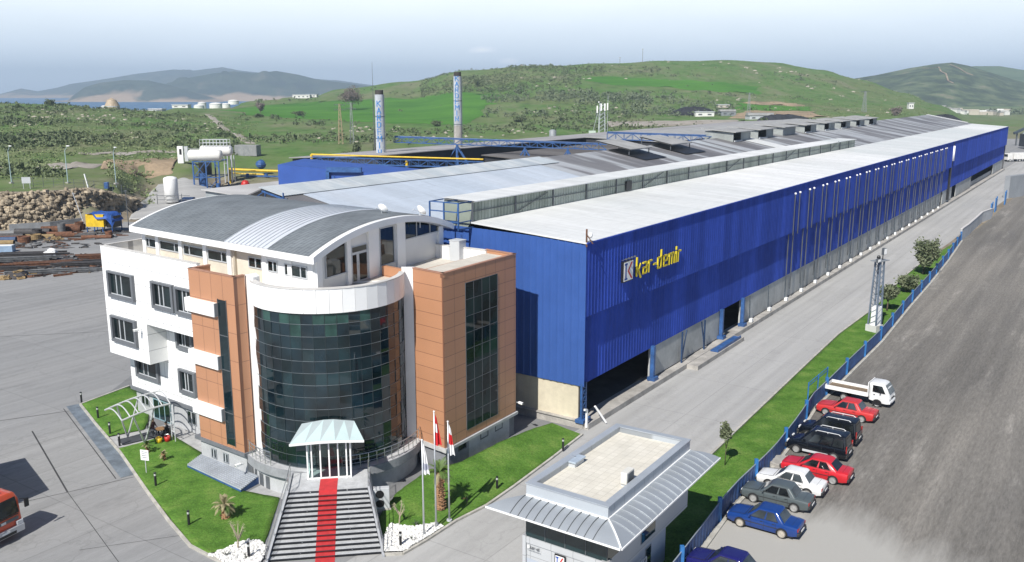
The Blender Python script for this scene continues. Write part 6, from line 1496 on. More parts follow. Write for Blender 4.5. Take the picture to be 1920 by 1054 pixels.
def flagpole(x, y, h, label, style):
    t = thing('flagpole', label, 'flagpole', (x, y, .1), R(rnd.uniform(-20, 20)), 'flagpoles beside the entrance stairs')
    m = MB(); m.tube((0, 0, 0), (0, 0, h), .06, 10, .035); m.build('pole', ALU, t, smooth=True); m = MB(); m.tube((0, 0, 0), (0, 0, .1), .16, 12); m.build('base_plate', LGREY, t); m = MB(); m.blob((0, 0, h + .05), .06, 8, 5, 0); m.build('finial', WHITE, t)
    # cloth hanging limp in folds
    H = 1.9; n_ = 14; P = []
    for j in range(15):
        v = j / 14; row = []
        for i in range(n_ + 1):
            u = i / n_; wdt = .10 + .26 * v; row.append((.05 + u * wdt, .07 * sin(u * 9 + v * 2) * (.4 + v), h - .1 - v * H - .25 * u * (1 - v)))
        P.append(row)
    m = MB()
    for j in range(14):
        for i in range(n_):
            u, v = (i + .5) / n_, (j + .5) / 14
            if style == 'tr': m.cur = 1 if (abs(u - .45) < .28 and abs(v - .42) < .13 and (u - .45) < .1) else 0
            elif style == 'mix': m.cur = 0 if .30 < v < .62 else 1
            else: m.cur = 1 if abs(v - .75) > .1 else 2
            m.quad(P[j][i], P[j][i + 1], P[j + 1][i + 1], P[j + 1][i])
    CL = [pm('flag_red', (.60, .02, .025), rough=.8, var=.1, vs=4), pm('flag_white', (.80, .80, .80), rough=.8, var=.08, vs=4), pm('flag_grey', (.4, .42, .5), rough=.8)]
    m.build('flag', CL, t, smooth=True)
flagpole(-5.02, 46.97, 5.75, 'flagpole nearest the stairs with a limp white flag', 'w')
flagpole(-4.40, 47.85, 7.1, 'tallest flagpole, the middle one, with a limp red flag', 'tr')
flagpole(-3.70, 48.77, 6.15, 'flagpole farthest from the stairs with a limp red and white flag', 'mix')
t = thing('notice_board', 'white notice board on a thin post in the left lawn', 'sign', (-24.3, 55.55, .1), R(-15))
m = MB(); m.tube((0, .02, 0), (0, .02, 1.1), .03, 8); m.build('post', LGREY, t); m = MB(); m.box((0, 0, 1.25), (.62, .04, .72)); m.build('board', WHITE, t)
m = MB()
for i in range(4): m.box((0, -.022, 1.48 - i * .13), (.42 - .08 * (i % 2), .006, .05))
m.build('print', MGREY, t)
t = thing('garden_tap', 'small dark garden tap post standing in the right lawn beside the big palm', 'tap', (-2.75, 50.6, .2))
m = MB(); m.bar((0, 0, 0), (0, 0, .6), .06, .06); m.build('post', BLACK, t); m = MB(); m.bar((0, 0, .5), (-.35, -.05, .42), .04, .04); m.build('spout', RUST, t)
# steel pergola over the side entrance
po = thing('steel_pergola', 'bare white curved steel pergola frame over the side entrance path', 'pergola', (-27.3, 61.9, 0)); PO = (-27.3, 61.9, 0)
PGREY = pm('pergola_grey', (.56, .57, .58), rough=.4, metal=.2, var=.08)
A0, A1, B0, B1 = Vector((-28.5, 59.45, 3.05)), Vector((-26.8, 58.2, 2.75)), Vector((-26.3, 62.9, 3.2)), Vector((-24.6, 61.2, 2.9))
m = MB(); n_ = 6
def rail(t, s): # t along, s across 0..1
    p = A0.lerp(B0, t).lerp(A1.lerp(B1, t), s); p.z += .42 * sin(pi * s) + .12 * sin(pi * t); return p
for s in (0, 1):
    for i in range(10): m.tube(rail(i / 10, s), rail((i + 1) / 10, s), .07, 8)
m.build('side_rail', PGREY, po, PO)
m = MB()
for i in range(n_ + 1):
    for j in range(8): m.tube(rail(i / n_, j / 8), rail(i / n_, (j + 1) / 8), .045, 8)
m.build('hoop', PGREY, po, PO)
m = MB()
for s, ft in ((0, (-28.2, 61.9, .05)), (1, (-26.45, 60.7, .05))):
    for tt in (.22, .66): m.tube(ft, rail(tt, s), .06, 8)
m.build('strut', PGREY, po, PO)
m = MB()
for x, y in ((-24.7, 61.3), (-24.35, 61.0)):
    m.bar((x, y, 0), (x, y, 2.9), .05, .05)
for z_ in (.8, 1.5, 2.2): m.bar((-24.7, 61.3, z_), (-24.35, 61.0, z_), .04, .04)
m.build('trellis', LGREY, po, PO)
sheet('path', [(-29.6, 61.9), (-28.1, 59.9), (-24.0, 62.6), (-25.6, 65.0)], pm('paved_path', (.40, .40, .40), rough=.85, var=.2, vs=1.5, fine=.1), .03)
sheet('path', [(-25.2, 62.5), (-21.9, 59.2), (-21.0, 60.2), (-24.2, 63.2)], MATS['paved_path'], .034)
sheet('path', [(-16.9, 52.6), (-14.4, 51.7), (-13.2, 52.6), (-15.5, 55)], MATS['paved_path'], .036)
t = thing('path_rug', 'dark mat lying on the path under the steel pergola', 'mat', (-27.3, 61.7, .05), R(40)); m = MB(); m.box((0, 0, .02), (2.6, 1.3, .03)); m.build('mat', pm('dark_mat', (.05, .055, .065), rough=.95, var=.2), t); m = MB()
for y in (-.62, .62): m.box((0, y, .035), (2.6, .06, .012))
m.build('edging', BLACK, t)
t = thing('garden_table', 'low round table beside the two seated people under the pergola', 'table', (-25.7, 61.9, .05)); m = MB(); m.tube((0, 0, .66), (0, 0, .70), .4, 16); m.build('table_top', pm('table_wood', (.25, .14, .06)), t); m = MB(); m.tube((0, 0, 0), (0, 0, .66), .05, 8); m.tube((0, 0, 0), (0, 0, .03), .25, 12); m.build('pedestal', BLACK, t)
def bucket(x, y, mat_, label):
    t = thing('bucket', label, 'bucket', (x, y, .05)); m = MB(); m.lathe([(.001, 0), (.17, 0), (.22, .42), (.19, .42), (.15, .06)], 16); m.build('pail', mat_, t, smooth=True); m = MB()
    for i in range(8): m.tube((cos(pi * i / 8) * .22, 0, .42 + sin(pi * i / 8) * .15), (cos(pi * (i + 1) / 8) * .22, 0, .42 + sin(pi * (i + 1) / 8) * .15), .012, 5)
    m.build('handle', STEEL, t)
bucket(-24.95, 61.05, REDP, 'red bucket at the wall end of the pergola path'); bucket(-25.45, 60.8, YELLOW, 'yellow bucket beside the pergola path near the red one')
# ---------------------------------------------------------------- vehicles (local axes: x forward, y left, z up)
def paint(name, col, rough=.28): return pm(name, col, rough=rough, var=.10, vs=1.2, coat=.5, fine=.05)
CGLASS = glassm('car_glass', (.035, .042, .046), .05, .7, .75)  # paler mottled tone paints in reflections and the light cabin inside
CDARK = pm('car_dark_plastic', (.03, .03, .032), rough=.6, var=.2)
RIM = pm('wheel_rim', (.50, .50, .49), rough=.4, metal=.4, var=.2, vs=6)
DUSTY = pm('dusty_hubcap', (.46, .42, .36), rough=.7, var=.2, vs=6)
LAMPW = pm('headlamp', (.75, .76, .76), rough=.1); LAMPR = pm('tail_lamp', (.35, .02, .015), rough=.2); LAMPA = pm('orange_lamp', (.65, .2, .02), rough=.2)
def ring(xf, xr, hw, z, rad=.1, n=4, zf=None):
    """rounded rectangle in plan"""
    P = []
    for cx, cy, a in ((xf - rad, hw - rad, 0), (xr + rad, hw - rad, 90), (xr + rad, -hw + rad, 180), (xf - rad, -hw + rad, 270)):
        for i in range(n + 1): t = R(a + 90 * i / n); P.append((cx + cos(t) * rad, cy + sin(t) * rad, z))
    return P
def body_loft(m, st):
    """st: (x, half width, top z, bottom z)"""
    secs = []
    for x, hw, zt, zb in st:
        h = zt - zb
        half = [(.0, zt + .012), (hw * .55, zt + .008), (hw * .84, zt - .01), (hw * .94, zt - .045), (hw * .985, zt - .12 * min(1, h / .5)), (hw, zb + h * .52), (hw * .985, zb + h * .25), (hw * .93, zb + .02), (hw * .8, zb)]
        secs.append([(x, y, z) for y, z in half] + [(x, -y, z) for y, z in reversed(half[1:])])
    m.loft(secs)
def wheel(par, x, y, r, wd, rimm, side):
    m = MB(); P = [(r * .62, -wd / 2), (r * .93, -wd / 2), (r, -wd / 3), (r, wd / 3), (r * .93, wd / 2), (r * .62, wd / 2)]
    m.lathe(P, 20); m.v = [(px + x, pz + y, py + r) for px, py, pz in m.v]
    w_ = m.build('wheel', RUBBER, par)
    m = MB(); m.lathe([(.001, wd / 2 + .004), (r * .18, wd / 2 + .006), (r * .22, wd / 2 - .012), (r * .56, wd / 2 - .014), (r * .74, wd / 2 + .008), (r * .76, wd / 2 - .02), (r * .64, 0)], 20); m.v = [(px + x, side * pz + y, py + r) for px, py, pz in m.v]; m.build('rim', rimm, w_)
    return w_
def arch(m, x, y, r, side):
    P = [(x + cos(t) * r, y, .29 + sin(t) * r) for t in [R(-12 + 204 * i / 14) for i in range(15)]]; m.quad(*P)
def sedan(name, label, loc, hd, col, L=4.2, W=1.62, H=1.39, wb=2.45, belt=.86, hood=.80, trunk=.85, xf=.92, xr=-1.28, rf=.30, rr=-.86, rimm=RIM, dusty=False, round_=.10, group=None):
    t = thing(name, label, 'car', (loc[0], loc[1], 0), R(hd), group)
    hw = W / 2; f = L / 2; m = MB()
    body_loft(m, [(-f, hw * .80, trunk - .12, .36), (-f + .06, hw * .93, trunk - .03, .28), (-f + .35, hw * .985, trunk, .22), (xr, hw, belt + .0, .19), (-.2, hw, belt + .015, .18), (xf, hw, belt - .005, .19), (f - .9, hw * .99, hood + .01, .20), (f - .35, hw * .97, hood - .03, .22), (f - .07, hw * .92, hood - .09, .27), (f, hw * .82, hood - .16, .36)])
    m.build('body', col, t, auto=38)
    gh_ = MB(); hb, ht = hw * .93, hw * .76; zt_ = H - .05
    gh_.loft([ring(xf + .02, xr - .02, hb, belt - .02, .12), ring(rf + .03, rr - .03, ht, zt_, round_ + .04), ring(rf - .06, rr + .06, ht - .07, H - .012, round_), ring(rf - .3, rr + .3, ht - .3, H, .06)]); gh_.build('cabin', col, t, auto=38)
    def side(u, v, o=.008): # u 0 front..1 rear, v 0 belt..1 roof
        x = lerp(lerp(xf, xr, u), lerp(rf, rr, u), v); y = lerp(hb, ht, v); z = lerp(belt - .02, zt_, v); return x, y + o, z
    g = MB()
    for s in (1, -1):
        for u0, u1, c0, c1 in ((.09, .47, .06, 0), (.50, .83, 0, .06)):
            q = [side(u0 + .02, .10), side(u1, .10), side(u1 - c1 * .5, .90), side(u0 + c0 * .6, .90)]; g.quad(*[(x, y * s, z) for x, y, z in q])
    g.build('side_window', CGLASS, t)
    def endq(x0, x1, v0, v1, i0, i1, o):
        z0, z1 = lerp(belt - .02, zt_, v0), lerp(belt - .02, zt_, v1); xa, xb = lerp(x0, x1, v0), lerp(x0, x1, v1); y0, y1 = lerp(hb, ht, v0) - i0, lerp(hb, ht, v1) - i1; return [(xa + o, -y0, z0), (xa + o, y0, z0), (xb + o, y1, z1), (xb + o, -y1, z1)]
    g = MB(); g.quad(*endq(xf + .02, rf + .03, .08, .90, .10, .09, .010)); g.build('windscreen', CGLASS, t)
    g = MB(); g.quad(*endq(xr - .02, rr - .03, .10, .90, .11, .10, -.010)); g.build('rear_window', CGLASS, t)
    for s in (1, -1):
        for x in (wb / 2 + .02, -wb / 2 + .02): wheel(t, x, s * (hw - .06), .30, .18, rimm, s)
    m = MB()
    for s in (1, -1):
        for x in (wb / 2 + .02, -wb / 2 + .02): arch(m, x, s * (hw + .003), .345, s)
    m.build('wheel_arch', BLACK, t)
    m = MB()
    for x, d in ((f - .02, 1), (-f + .02, -1)): m.box((x, 0, .42), (.16, W * .90, .20))
    m.build('bumper', CDARK, t, bevel=.04)
    m = MB()
    for s in (1, -1): m.box((f - .045, s * hw * .62, hood - .21), (.08, .34, .15))
    m.build('headlight', LAMPW, t, bevel=.015)
    m = MB()
    for s in (1, -1): m.box((-f + .035, s * hw * .68, trunk - .19), (.07, .34, .18))
    m.build('tail_light', LAMPR, t, bevel=.015)
    m = MB(); m.box((f - .02, 0, hood - .21), (.05, .62, .12)); m.build('grille', BLACK, t)
    m = MB()
    for s in (1, -1):
        q = [side(.085, .06, .004), side(.85, .06, .004), side(.80, .95, .004), side(.12, .95, .004)]; q = [Vector((x, y * s, z)) for x, y, z in q]
        for a, b in zip(q, q[1:] + q[:1]): m.bar(a, b, .022, .022)
    m.bar((-f + .40, -hw * .72, trunk + .012), (-f + .40, hw * .72, trunk + .012), .012, .01); m.bar((xf + .10, -hw * .8, belt + .0), (xf + .10, hw * .8, belt + .0), .02, .02)
    for s in (1, -1): m.bar((xf + .10, s * hw * .82, hood + .055), (f - .2, s * hw * .78, hood - .03), .012, .012)
    m.build('window_trim', CDARK, t)
    m = MB(); m.box((-f - .065, 0, .50), (.02, .5, .11)); m.box((f + .065, 0, .42), (.02, .5, .11)); m.build('number_plate', WHITE, t)
    m = MB()
    for s in (1, -1):
        for u in (.12, .485, .80): a, b = side(u, .05, .0), None; m.box((a[0], s * (hw + .001), .56), (.014, .01, .50))
        m.box((-.1, s * (hw + .004), .52), (L * .56, .012, .045))
    m.build('door_seam', CDARK, t)
    m = MB()
    for s in (1, -1):
        for u in (.42, .74): a = side(u, .0, 0); m.box((a[0], s * (hw + .008), belt - .13), (.15, .02, .03))
    m.build('door_handle', CDARK, t)
    for s in (1, -1):
        m = MB(); m.box((xf - .22, s * (hw + .07), belt + .07), (.10, .17, .12)); m.build('mirror', col, t, bevel=.03)
    m = MB(); m.box((0, 0, .20), (L * .86, W * .86, .12)); m.build('underbody', BLACK, t)
    return t
CB = paint('car_blue', (.009, .045, .21)); CDB = paint('car_dark_blue', (.014, .014, .12)); CGY = paint('car_grey_green', (.085, .105, .11), .4); CWH = paint('car_white', (.80, .80, .79)); CRD = paint('car_red', (.58, .02, .03)); CRD2 = paint('car_dull_red', (.56, .035, .035), .42); CBK = paint('car_black', (.006, .008, .012), .2)
sedan('parked_car', 'bright blue old saloon car with cream hubcaps, parked nose to the fence', (14.78, 48.16), 145.7, CB, rimm=DUSTY)
sedan('parked_car', 'dark navy blue saloon car cut by the bottom edge, nearest to the gatehouse', (11.33, 42.9), 145.7, CDB)
sedan('parked_car', 'dark grey green old saloon car between the bright blue and the white cars', (16.42, 51.38), 147, CGY, wb=2.5)
sedan('parked_car', 'white saloon car between the grey car and the red car', (17.9, 53.4), 146, CWH)
sedan('parked_car', 'bright red rounded saloon car between the white car and the black van', (20.15, 55.35), 145, CRD, L=4.4, W=1.68, H=1.40, wb=2.6, belt=.88, hood=.78, trunk=.90, xr=-1.5, rr=-.95, rf=.25, xf=1.0, round_=.16)
sedan('parked_car', 'faded red boxy old saloon car between the flatbed truck and the black vans', (26.2, 66.4), 143, CRD2, L=4.4, W=1.68, H=1.42, wb=2.75, belt=.87, hood=.82, trunk=.87)
def van(label, loc, hd):
    t = thing('parked_van', label, 'van', (loc[0], loc[1], 0), R(hd)); L, W, H, hw, f = 4.2, 1.72, 1.83, .86, 2.1
    m = MB(); body_loft(m, [(-f, hw * .93, .98, .36), (-f + .05, hw * .985, 1.0, .28), (-1.2, hw, 1.0, .21), (.3, hw, 1.0, .21), (1.15, hw, .98, .21), (1.6, hw * .98, .93, .22), (1.95, hw * .93, .80, .25), (f, hw * .80, .62, .34)]); m.build('body', CBK, t, auto=38)
    hb, ht, belt, zt_ = hw * .96, hw * .82, .97, H - .06; xf, xr, rf, rr = 1.20, -2.05, .42, -1.93
    g = MB(); g.loft([ring(xf, xr, hb, belt - .02, .12), ring(rf, rr, ht, zt_, .16), ring(rf - .1, rr + .1, ht - .09, H - .01, .14), ring(rf - .4, rr + .4, ht - .35, H, .1)]); g.build('cabin', CBK, t, auto=38)
    def side(u, v, o=.008): return lerp(lerp(xf, xr, u), lerp(rf, rr, u), v), lerp(hb, ht, v) + o, lerp(belt - .02, zt_, v)
    g = MB()
    for s in (1, -1):
        for u0, u1, c in ((.16, .40, .10), (.44, .68, 0), (.71, .94, 0)): q = [side(u0 + c * .3, .12), side(u1, .12), side(u1 - .005, .80), side(u0 + c * .35, .80)]; g.quad(*[(x, y * s, z) for x, y, z in q])
    g.build('side_window', CGLASS, t)
    g = MB(); v0, v1 = .08, .9; g.quad(*[(lerp(xf, rf, v) + .012, s * (lerp(hb, ht, v) - .1), lerp(belt - .02, zt_, v)) for v, s in ((v0, -1), (v0, 1), (v1, 1), (v1, -1))]); g.build('windscreen', CGLASS, t)
    g = MB(); g.quad(*[(lerp(xr, rr, v) - .012, s * (lerp(hb, ht, v) - .14), lerp(belt - .02, zt_, v)) for v, s in ((v0, -1), (v0, 1), (.8, 1), (.8, -1))]); g.build('rear_window', CGLASS, t)
    for s in (1, -1):
        for x in (1.3, -1.28): wheel(t, x, s * (hw - .06), .31, .19, RIM, s)
    m = MB()
    for s in (1, -1):
        for x in (1.3, -1.28): arch(m, x, s * (hw + .003), .36, s)
    m.build('wheel_arch', BLACK, t)
    m = MB(); m.box((f - .03, 0, .42), (.18, W * .92, .26)); m.box((-f + .03, 0, .45), (.18, W * .94, .26)); m.build('bumper', CDARK, t, bevel=.05)
    m = MB()
    for s in (1, -1): m.box((0, s * (hw - .004), .34), (1.75, .05, .16))
    m.build('sill_cladding', LGREY, t, bevel=.015)
    for s in (1, -1):
        m = MB(); pts = [(.15, s * (ht - .1), H - .04), (.0, s * (ht - .1), H + .06), (-1.45, s * (ht - .1), H + .06), (-1.62, s * (ht - .1), H - .04)]; m.path(pts, .026, 6); m.bar((-.72, s * (ht - .1), H - .05), (-.72, s * (ht - .1), H + .06), .06, .05); m.build('roof_rail', pm('chrome_rail', (.75, .75, .75), rough=.25, metal=.3), t)
    m = MB()
    for s in (1, -1): m.box((f - .12, s * .58, .72), (.12, .34, .2))
    m.build('headlight', LAMPW, t, bevel=.03)
    m = MB()
    for s in (1, -1): m.box((-f + .03, s * .76, .95), (.07, .14, .5))
    m.build('tail_light', LAMPR, t, bevel=.02)
    m = MB(); m.box((-f - .065, 0, .62), (.02, .5, .11)); m.build('number_plate', WHITE, t)
    for s in (1, -1):
        m = MB(); m.box((.85, s * (hw + .09), 1.06), (.12, .19, .17)); m.build('mirror', CBK, t, bevel=.03)
    m = MB()
    for s in (1, -1):
        for x in (.55, -.42, -1.3): m.box((x, s * (hw + .001), .66), (.014, .01, .6))
    m.build('door_seam', CDARK, t)
van('black van with chrome roof rails next to the bright red car', (21.53, 59.1), 145)
van('black van with chrome roof rails next to the faded red car', (23.2, 61.75), 145)
def flatbed(loc, hd):
    t = thing('flatbed_truck', 'small white flatbed truck with an empty wooden bed, farthest in the parked row', 'truck', (loc[0], loc[1], 0), R(hd))
    m = MB(); secs = []
    for x, hw, zt, zb in ((2.55, .70, 1.02, .42), (2.50, .80, 1.12, .36), (2.28, .83, 1.62, .34), (2.02, .80, 1.93, .34), (1.75, .77, 1.985, .36), (1.05, .77, 1.985, .46), (.95, .77, 1.95, .5)):
        h = zt - zb; half = [(0, zt + .02), (hw * .6, zt + .012), (hw * .88, zt - .02), (hw * .96, zt - .1), (hw, zt - h * .34), (hw, zb + h * .3), (hw * .97, zb + .05), (hw * .85, zb)]
        secs.append([(x, y, z) for y, z in half] + [(x, -y, z) for y, z in reversed(half[1:])])
    m.loft(secs); m.build('cab', CWH, t, auto=40)
    g = MB(); g.quad((2.50, -.66, 1.22), (2.50, .66, 1.22), (2.085, .64, 1.88), (2.085, -.64, 1.88)); g.v = [(x + .035, y, z) for x, y, z in g.v]; g.build('windscreen', CGLASS, t)
    g = MB()
    for s in (1, -1): g.quad((2.22, s * .842, 1.22), (1.2, s * .806, 1.25), (1.2, s * .792, 1.80), (1.92, s * .802, 1.80))
    g.build('side_window', CGLASS, t)
    m = MB()
    for s in (1, -1): m.box((2.54, s * .56, .86), (.08, .28, .22))
    m.build('headlight', LAMPW, t, bevel=.03)
    m = MB(); m.box((2.54, 0, .52), (.12, 1.5, .2)); m.build('bumper', WHITE, t, bevel=.03); m = MB(); m.box((2.585, 0, .86), (.02, .72, .1)); m.build('grille', BLACK, t)
    m = MB(); m.box((2.61, 0, .5), (.015, .48, .1)); m.build('number_plate', WHITE, t)
    m = MB(); m.box2((-2.55, -.84, .78), (.82, .84, .84)); bd = m.build('bed_floor', TIMBER, t)
    m = MB()
    for s in (1, -1): m.box((-.865, s * .86, .92), (3.37, .04, .34))
    m.box((-2.56, 0, .92), (.04, 1.76, .34)); m.build('side_board', WHITE, t)
    m = MB(); m.box((.86, 0, 1.35), (.06, 1.7, 1.2)); m.build('head_board', WHITE, t); m = MB(); m.box((.86, 0, 1.35), (.07, 1.3, .8)); m.build('mesh_guard', DGREY, t)
    m = MB()
    for s in (1, -1): m.box((-.3, s * .4, .6), (4.4, .1, .18))
    m.box((-.4, .65, .5), (.8, .3, .3)); m.build('chassis', BLACK, t)
    for s in (1, -1):
        wheel(t, 1.62, s * .72, .31, .18, RIM, s); wheel(t, -1.05, s * .66, .29, .26, RIM, s)
        m = MB(); m.box((1.85, s * .98, 1.42), (.08, .16, .26)); m.build('mirror', BLACK, t)
    m = MB()
    for s in (1, -1): arch(m, 1.62, s * .838, .39, s)
    m.build('wheel_arch', BLACK, t)
    m = MB()
    for s in (1, -1): m.box((1.35, s * .835, 1.05), (.14, .02, .03)); m.box((1.02, s * .80, 1.2), (.012, .01, 1.1))
    m.build('door_handle', CDARK, t)
flatbed((28.55, 70.0), -38)
def lorry():
    O = thing('lorry', 'orange red lorry cab with a silver bumper at the left edge of the yard', 'truck', (-28.5, 46.2, 0), R(-22.5))
    OR = paint('lorry_orange', (.62, .085, .03), .35)
    m = MB(); secs = []
    for x, hw, zt, zb in ((.0, 1.12, 1.35, .62), (-.04, 1.2, 1.45, .55), (-.16, 1.23, 2.35, .52), (-.36, 1.18, 2.66, .52), (-1.5, 1.17, 2.74, .52), (-1.9, 1.15, 2.72, .6)):
        h = zt - zb; half = [(0, zt + .03), (hw * .6, zt + .02), (hw * .9, zt - .02), (hw * .975, zt - .11), (hw, zt - h * .4), (hw, zb + h * .25), (hw * .97, zb)]
        secs.append([(x, y, z) for y, z in half] + [(x, -y, z) for y, z in reversed(half[1:])])
    m.loft(secs); m.build('cab', OR, O, auto=40)
    g = MB(); g.quad((.035, -1.05, 1.5), (.035, 1.05, 1.5), (-.15, 1.02, 2.42), (-.15, -1.02, 2.42)); g.build('windscreen', CGLASS, O)
    g = MB()
    for s in (1, -1): g.quad((-.25, s * 1.245, 1.55), (-1.4, s * 1.225, 1.55), (-1.4, s * 1.205, 2.3), (-.42, s * 1.215, 2.3))
    g.build('side_window', CGLASS, O)
    m = MB(); m.box((.02, 0, 1.22), (.1, 1.9, .16)); m.build('grille', DGREY, O); m = MB(); m.box((.06, 0, 1.22), (.03, .3, .14)); m.build('emblem', ALU, O)
    m = MB(); m.box((.06, 0, .58), (.22, 2.42, .42)); m.build('bumper', pm('silver_bumper', (.55, .56, .58), rough=.35, metal=.4), O, bevel=.04)
    m = MB(); m.box((.16, 0, .50), (.05, 1.3, .16)); m.build('air_intake', BLACK, O)
    m = MB()
    for s in (1, -1): m.box((.06, s * .98, .92), (.12, .4, .24))
    m.build('headlight', LAMPW, O, bevel=.02)
    m = MB(); m.box((.185, .0, .66), (.015, .5, .11)); m.build('number_plate', WHITE, O)
    m = MB(); m.box((-.9, .2, 2.80), (.55, .6, .08)); m.build('roof_hatch', pm('hatch_dark_red', (.22, .04, .025)), O)
    m = MB()
    for s in (1, -1): m.bar((-.05, s * 1.2, 2.2), (.12, s * 1.5, 2.15), .04, .04); m.box((.12, s * 1.5, 1.9), (.1, .24, .5))
    m.build('mirror', BLACK, O)
    m = MB(); m.quad((.028, -1.0, 1.40), (.028, 1.0, 1.40), (.04, 1.0, 1.48), (.04, -1.0, 1.48)); m.build('wiper', BLACK, O)
    for s in (1, -1): wheel(O, -.95, s * 1.02, .5, .3, RIM, s); wheel(O, -3.6, s * .95, .5, .45, RIM, s)
    m = MB()
    for s in (1, -1): m.box((-3, s * .42, .85), (4.4, .12, .26))
    m.build('chassis', BLACK, O)
    m = MB()
    for s in (1, -1): arch(m, -.95, s * 1.236, .6, s)
    m.build('wheel_arch', BLACK, O)
    T = thing('box_trailer', 'tall box trailer standing beside the orange lorry at the left edge of the yard', 'trailer', (-31.35, 49.55, 0), R(130))
    m = MB(); m.box2((0, 0, 1.1), (6.6, 2.45, 4.05)); m.build('box', pm('trailer_tarpaulin', (.45, .46, .47), rough=.6, var=.1), T)
    for s in (.3, 2.15):
        for x in (4.2, 5.4): wheel(T, x, s, .48, .3, RIM, 1)
    m = MB(); m.box2((.2, .4, .8), (6.5, 2.05, 1.1)); m.build('chassis', BLACK, T)
lorry()
# concrete slab end by the cars
t = thing('concrete_slab', 'broken pale concrete block lying between the black van and the red car by the fence', 'concrete block', (18.3, 57.0, 0), R(56))
m = MB(); m.prism([(-.9, -.55), (.8, -.6), (1.0, .1), (.7, .6), (-.7, .55)], 0, .38); m.build('block', CONC, t, bevel=.05); m = MB(); m.box((-1.1, -.2, .1), (.5, .5, .2), .5); m.build('fragment', CONC, t, bevel=.03)
# ---------------------------------------------------------------- left yard: rock wall, tanks, scrap
ROCK = pm('rock_face', (.46, .38, .27), rough=.95, col2=(.18, .15, .11), vs=.55, detail=8, fine=.3, fs=2.0, bump=.8, bs=3, lo=.38, hi=.6)
def rockwall():
    t = thing('rock_wall', 'high rough wall of brown boulders holding up the slope behind the yard', 'rock wall', (-95, 166, 0)); O = (-95, 166, 0)
    base = [(-112, 162), (-94, 161.5), (-89, 162), (-84.7, 165), (-81, 170.3), (-80, 178), (-79.5, 190)]; m = MB(); rd = random.Random(3)
    L_ = sum((Vector(b) - Vector(a)).length for a, b in zip(base[:-1], base[1:]))
    for i in range(1150):
        u = rd.random(); p = poly_at([(x, y, 0) for x, y in base], u); hmax = 6.6 if u < .62 else lerp(6.6, 2.0, (u - .62) / .38)
        h = rd.uniform(.2, hmax); r = rd.uniform(.25, .65)
        m.blob((p.x + rd.uniform(-.5, .5) - h * .18, p.y + h * .28 + rd.uniform(-.3, .3), h), (r * 1.1, r, r * .8), 6, 4, .28, rd)
    m.build('boulders', ROCK, t, O)
    m = MB(); P = []
    for i in range(25):
        u = i / 24; p = poly_at([(x, y, 0) for x, y in base], u); hmax = 6.3 if u < .62 else lerp(6.3, 1.8, (u - .62) / .38); P.append([(p.x - h * .18 + .2, p.y + h * .28 + .6, h) for h in (0, hmax * .5, hmax)] + [(p.x - hmax * .18 - 1, p.y + hmax * .28 + 6, hmax - .2)])
    m.grid(P); m.build('backing', ROCK, t, O)
    m = MB(); b2 = [(-91, 160.6, .55), (-85, 163.4, .6), (-80.7, 169.0, .7)]
    for a, b in zip(b2[:-1], b2[1:]): m.bar(a, b, .3, 1.2)
    m.build('kerb_wall', pm('grey_kerb_wall', (.24, .25, .26), rough=.9, var=.2), t, O)
rockwall()
lp = thing('street_lamp', 'slim pale lamp post', 'street lamp', (-102.8, 184.2, hz(-102.8, 184.2)), R(-30), 'lamp posts on the terrace above the rock wall')
m = MB(); m.tube((0, 0, -1), (0, 0, 6.6), .10, 8, .07); m.tube((0, 0, 6.6), (.7, 0, 7.5), .06, 8, .05); m.build('pole', pm('lamp_post_paint', (.38, .50, .52), var=.1), lp); m = MB(); m.box((1.0, 0, 7.62), (.75, .3, .2)); m.build('lamp_head', WHITE, lp, bevel=.05); m = MB(); m.box((0, 0, .1), (.7, .7, .3)); m.build('footing', CONC, lp)
lp['label'] = 'leftmost of the three pale lamp posts above the rock wall'
dup(lp, (-91.5, 184.8, hz(-91.5, 184.8)), R(-20), 'middle one of the three pale lamp posts above the rock wall')
dup(lp, (-82.7, 187.3, hz(-82.7, 187.3)), R(-40), 'rightmost of the three pale lamp posts above the rock wall')
t = thing('utility_pole', 'thin leaning pole between the rock wall and the yellow hut', 'pole', (-79.6, 165.5, 0)); m = MB(); m.tube((0, 0, 0), (-1.7, 0, 6.4), .1, 8, .07); m.build('shaft', LGREY, t); m = MB(); m.bar((-1.9, 0, 6.1), (-1.2, 0, 6.2), .06, .06); m.build('crossarm', LGREY, t)
t = thing('utility_pole', 'dark upright pole standing behind the yellow hut', 'pole', (-70.6, 163.5, 0)); m = MB(); m.tube((0, 0, 0), (0, 0, 7.0), .09, 8, .07); m.build('shaft', DGREY, t); m = MB(); m.box((0, 0, 6.9), (.5, .2, .15)); m.build('cap', DGREY, t)
t = thing('terrace_fence', 'thin dark wire fence along the top of the rock wall', 'fence', (-85, 178, 6)); m = MB(); w2 = [(-98, 176, 6.3), (-90, 176, 6.2), (-83, 178, 5.4), (-78, 183, 3.8)]
for a, b in zip(w2[:-1], w2[1:]):
    for z_ in (.6, 1.2, 1.8): m.bar((a[0], a[1], a[2] + z_), (b[0], b[1], b[2] + z_), .04, .04)
    for k in range(4): p = Vector(a).lerp(Vector(b), k / 4); m.bar(p, p + Vector((0, 0, 1.9)), .07, .07)
m.build('wire', DGREY, t, (-85, 178, 6))
t = thing('info_board', 'small pale board standing on the grass above the rock wall', 'sign', (-94.5, 174.5, hz(-94.5, 174.5)), R(10)); m = MB(); m.box((0, 0, 1.7), (1.6, .1, 1.2)); m.build('board', LGREY, t); m = MB()
for x in (-.6, .6): m.bar((x, 0, -.3), (x, 0, 1.2), .08, .08)
m.build('leg', LGREY, t)
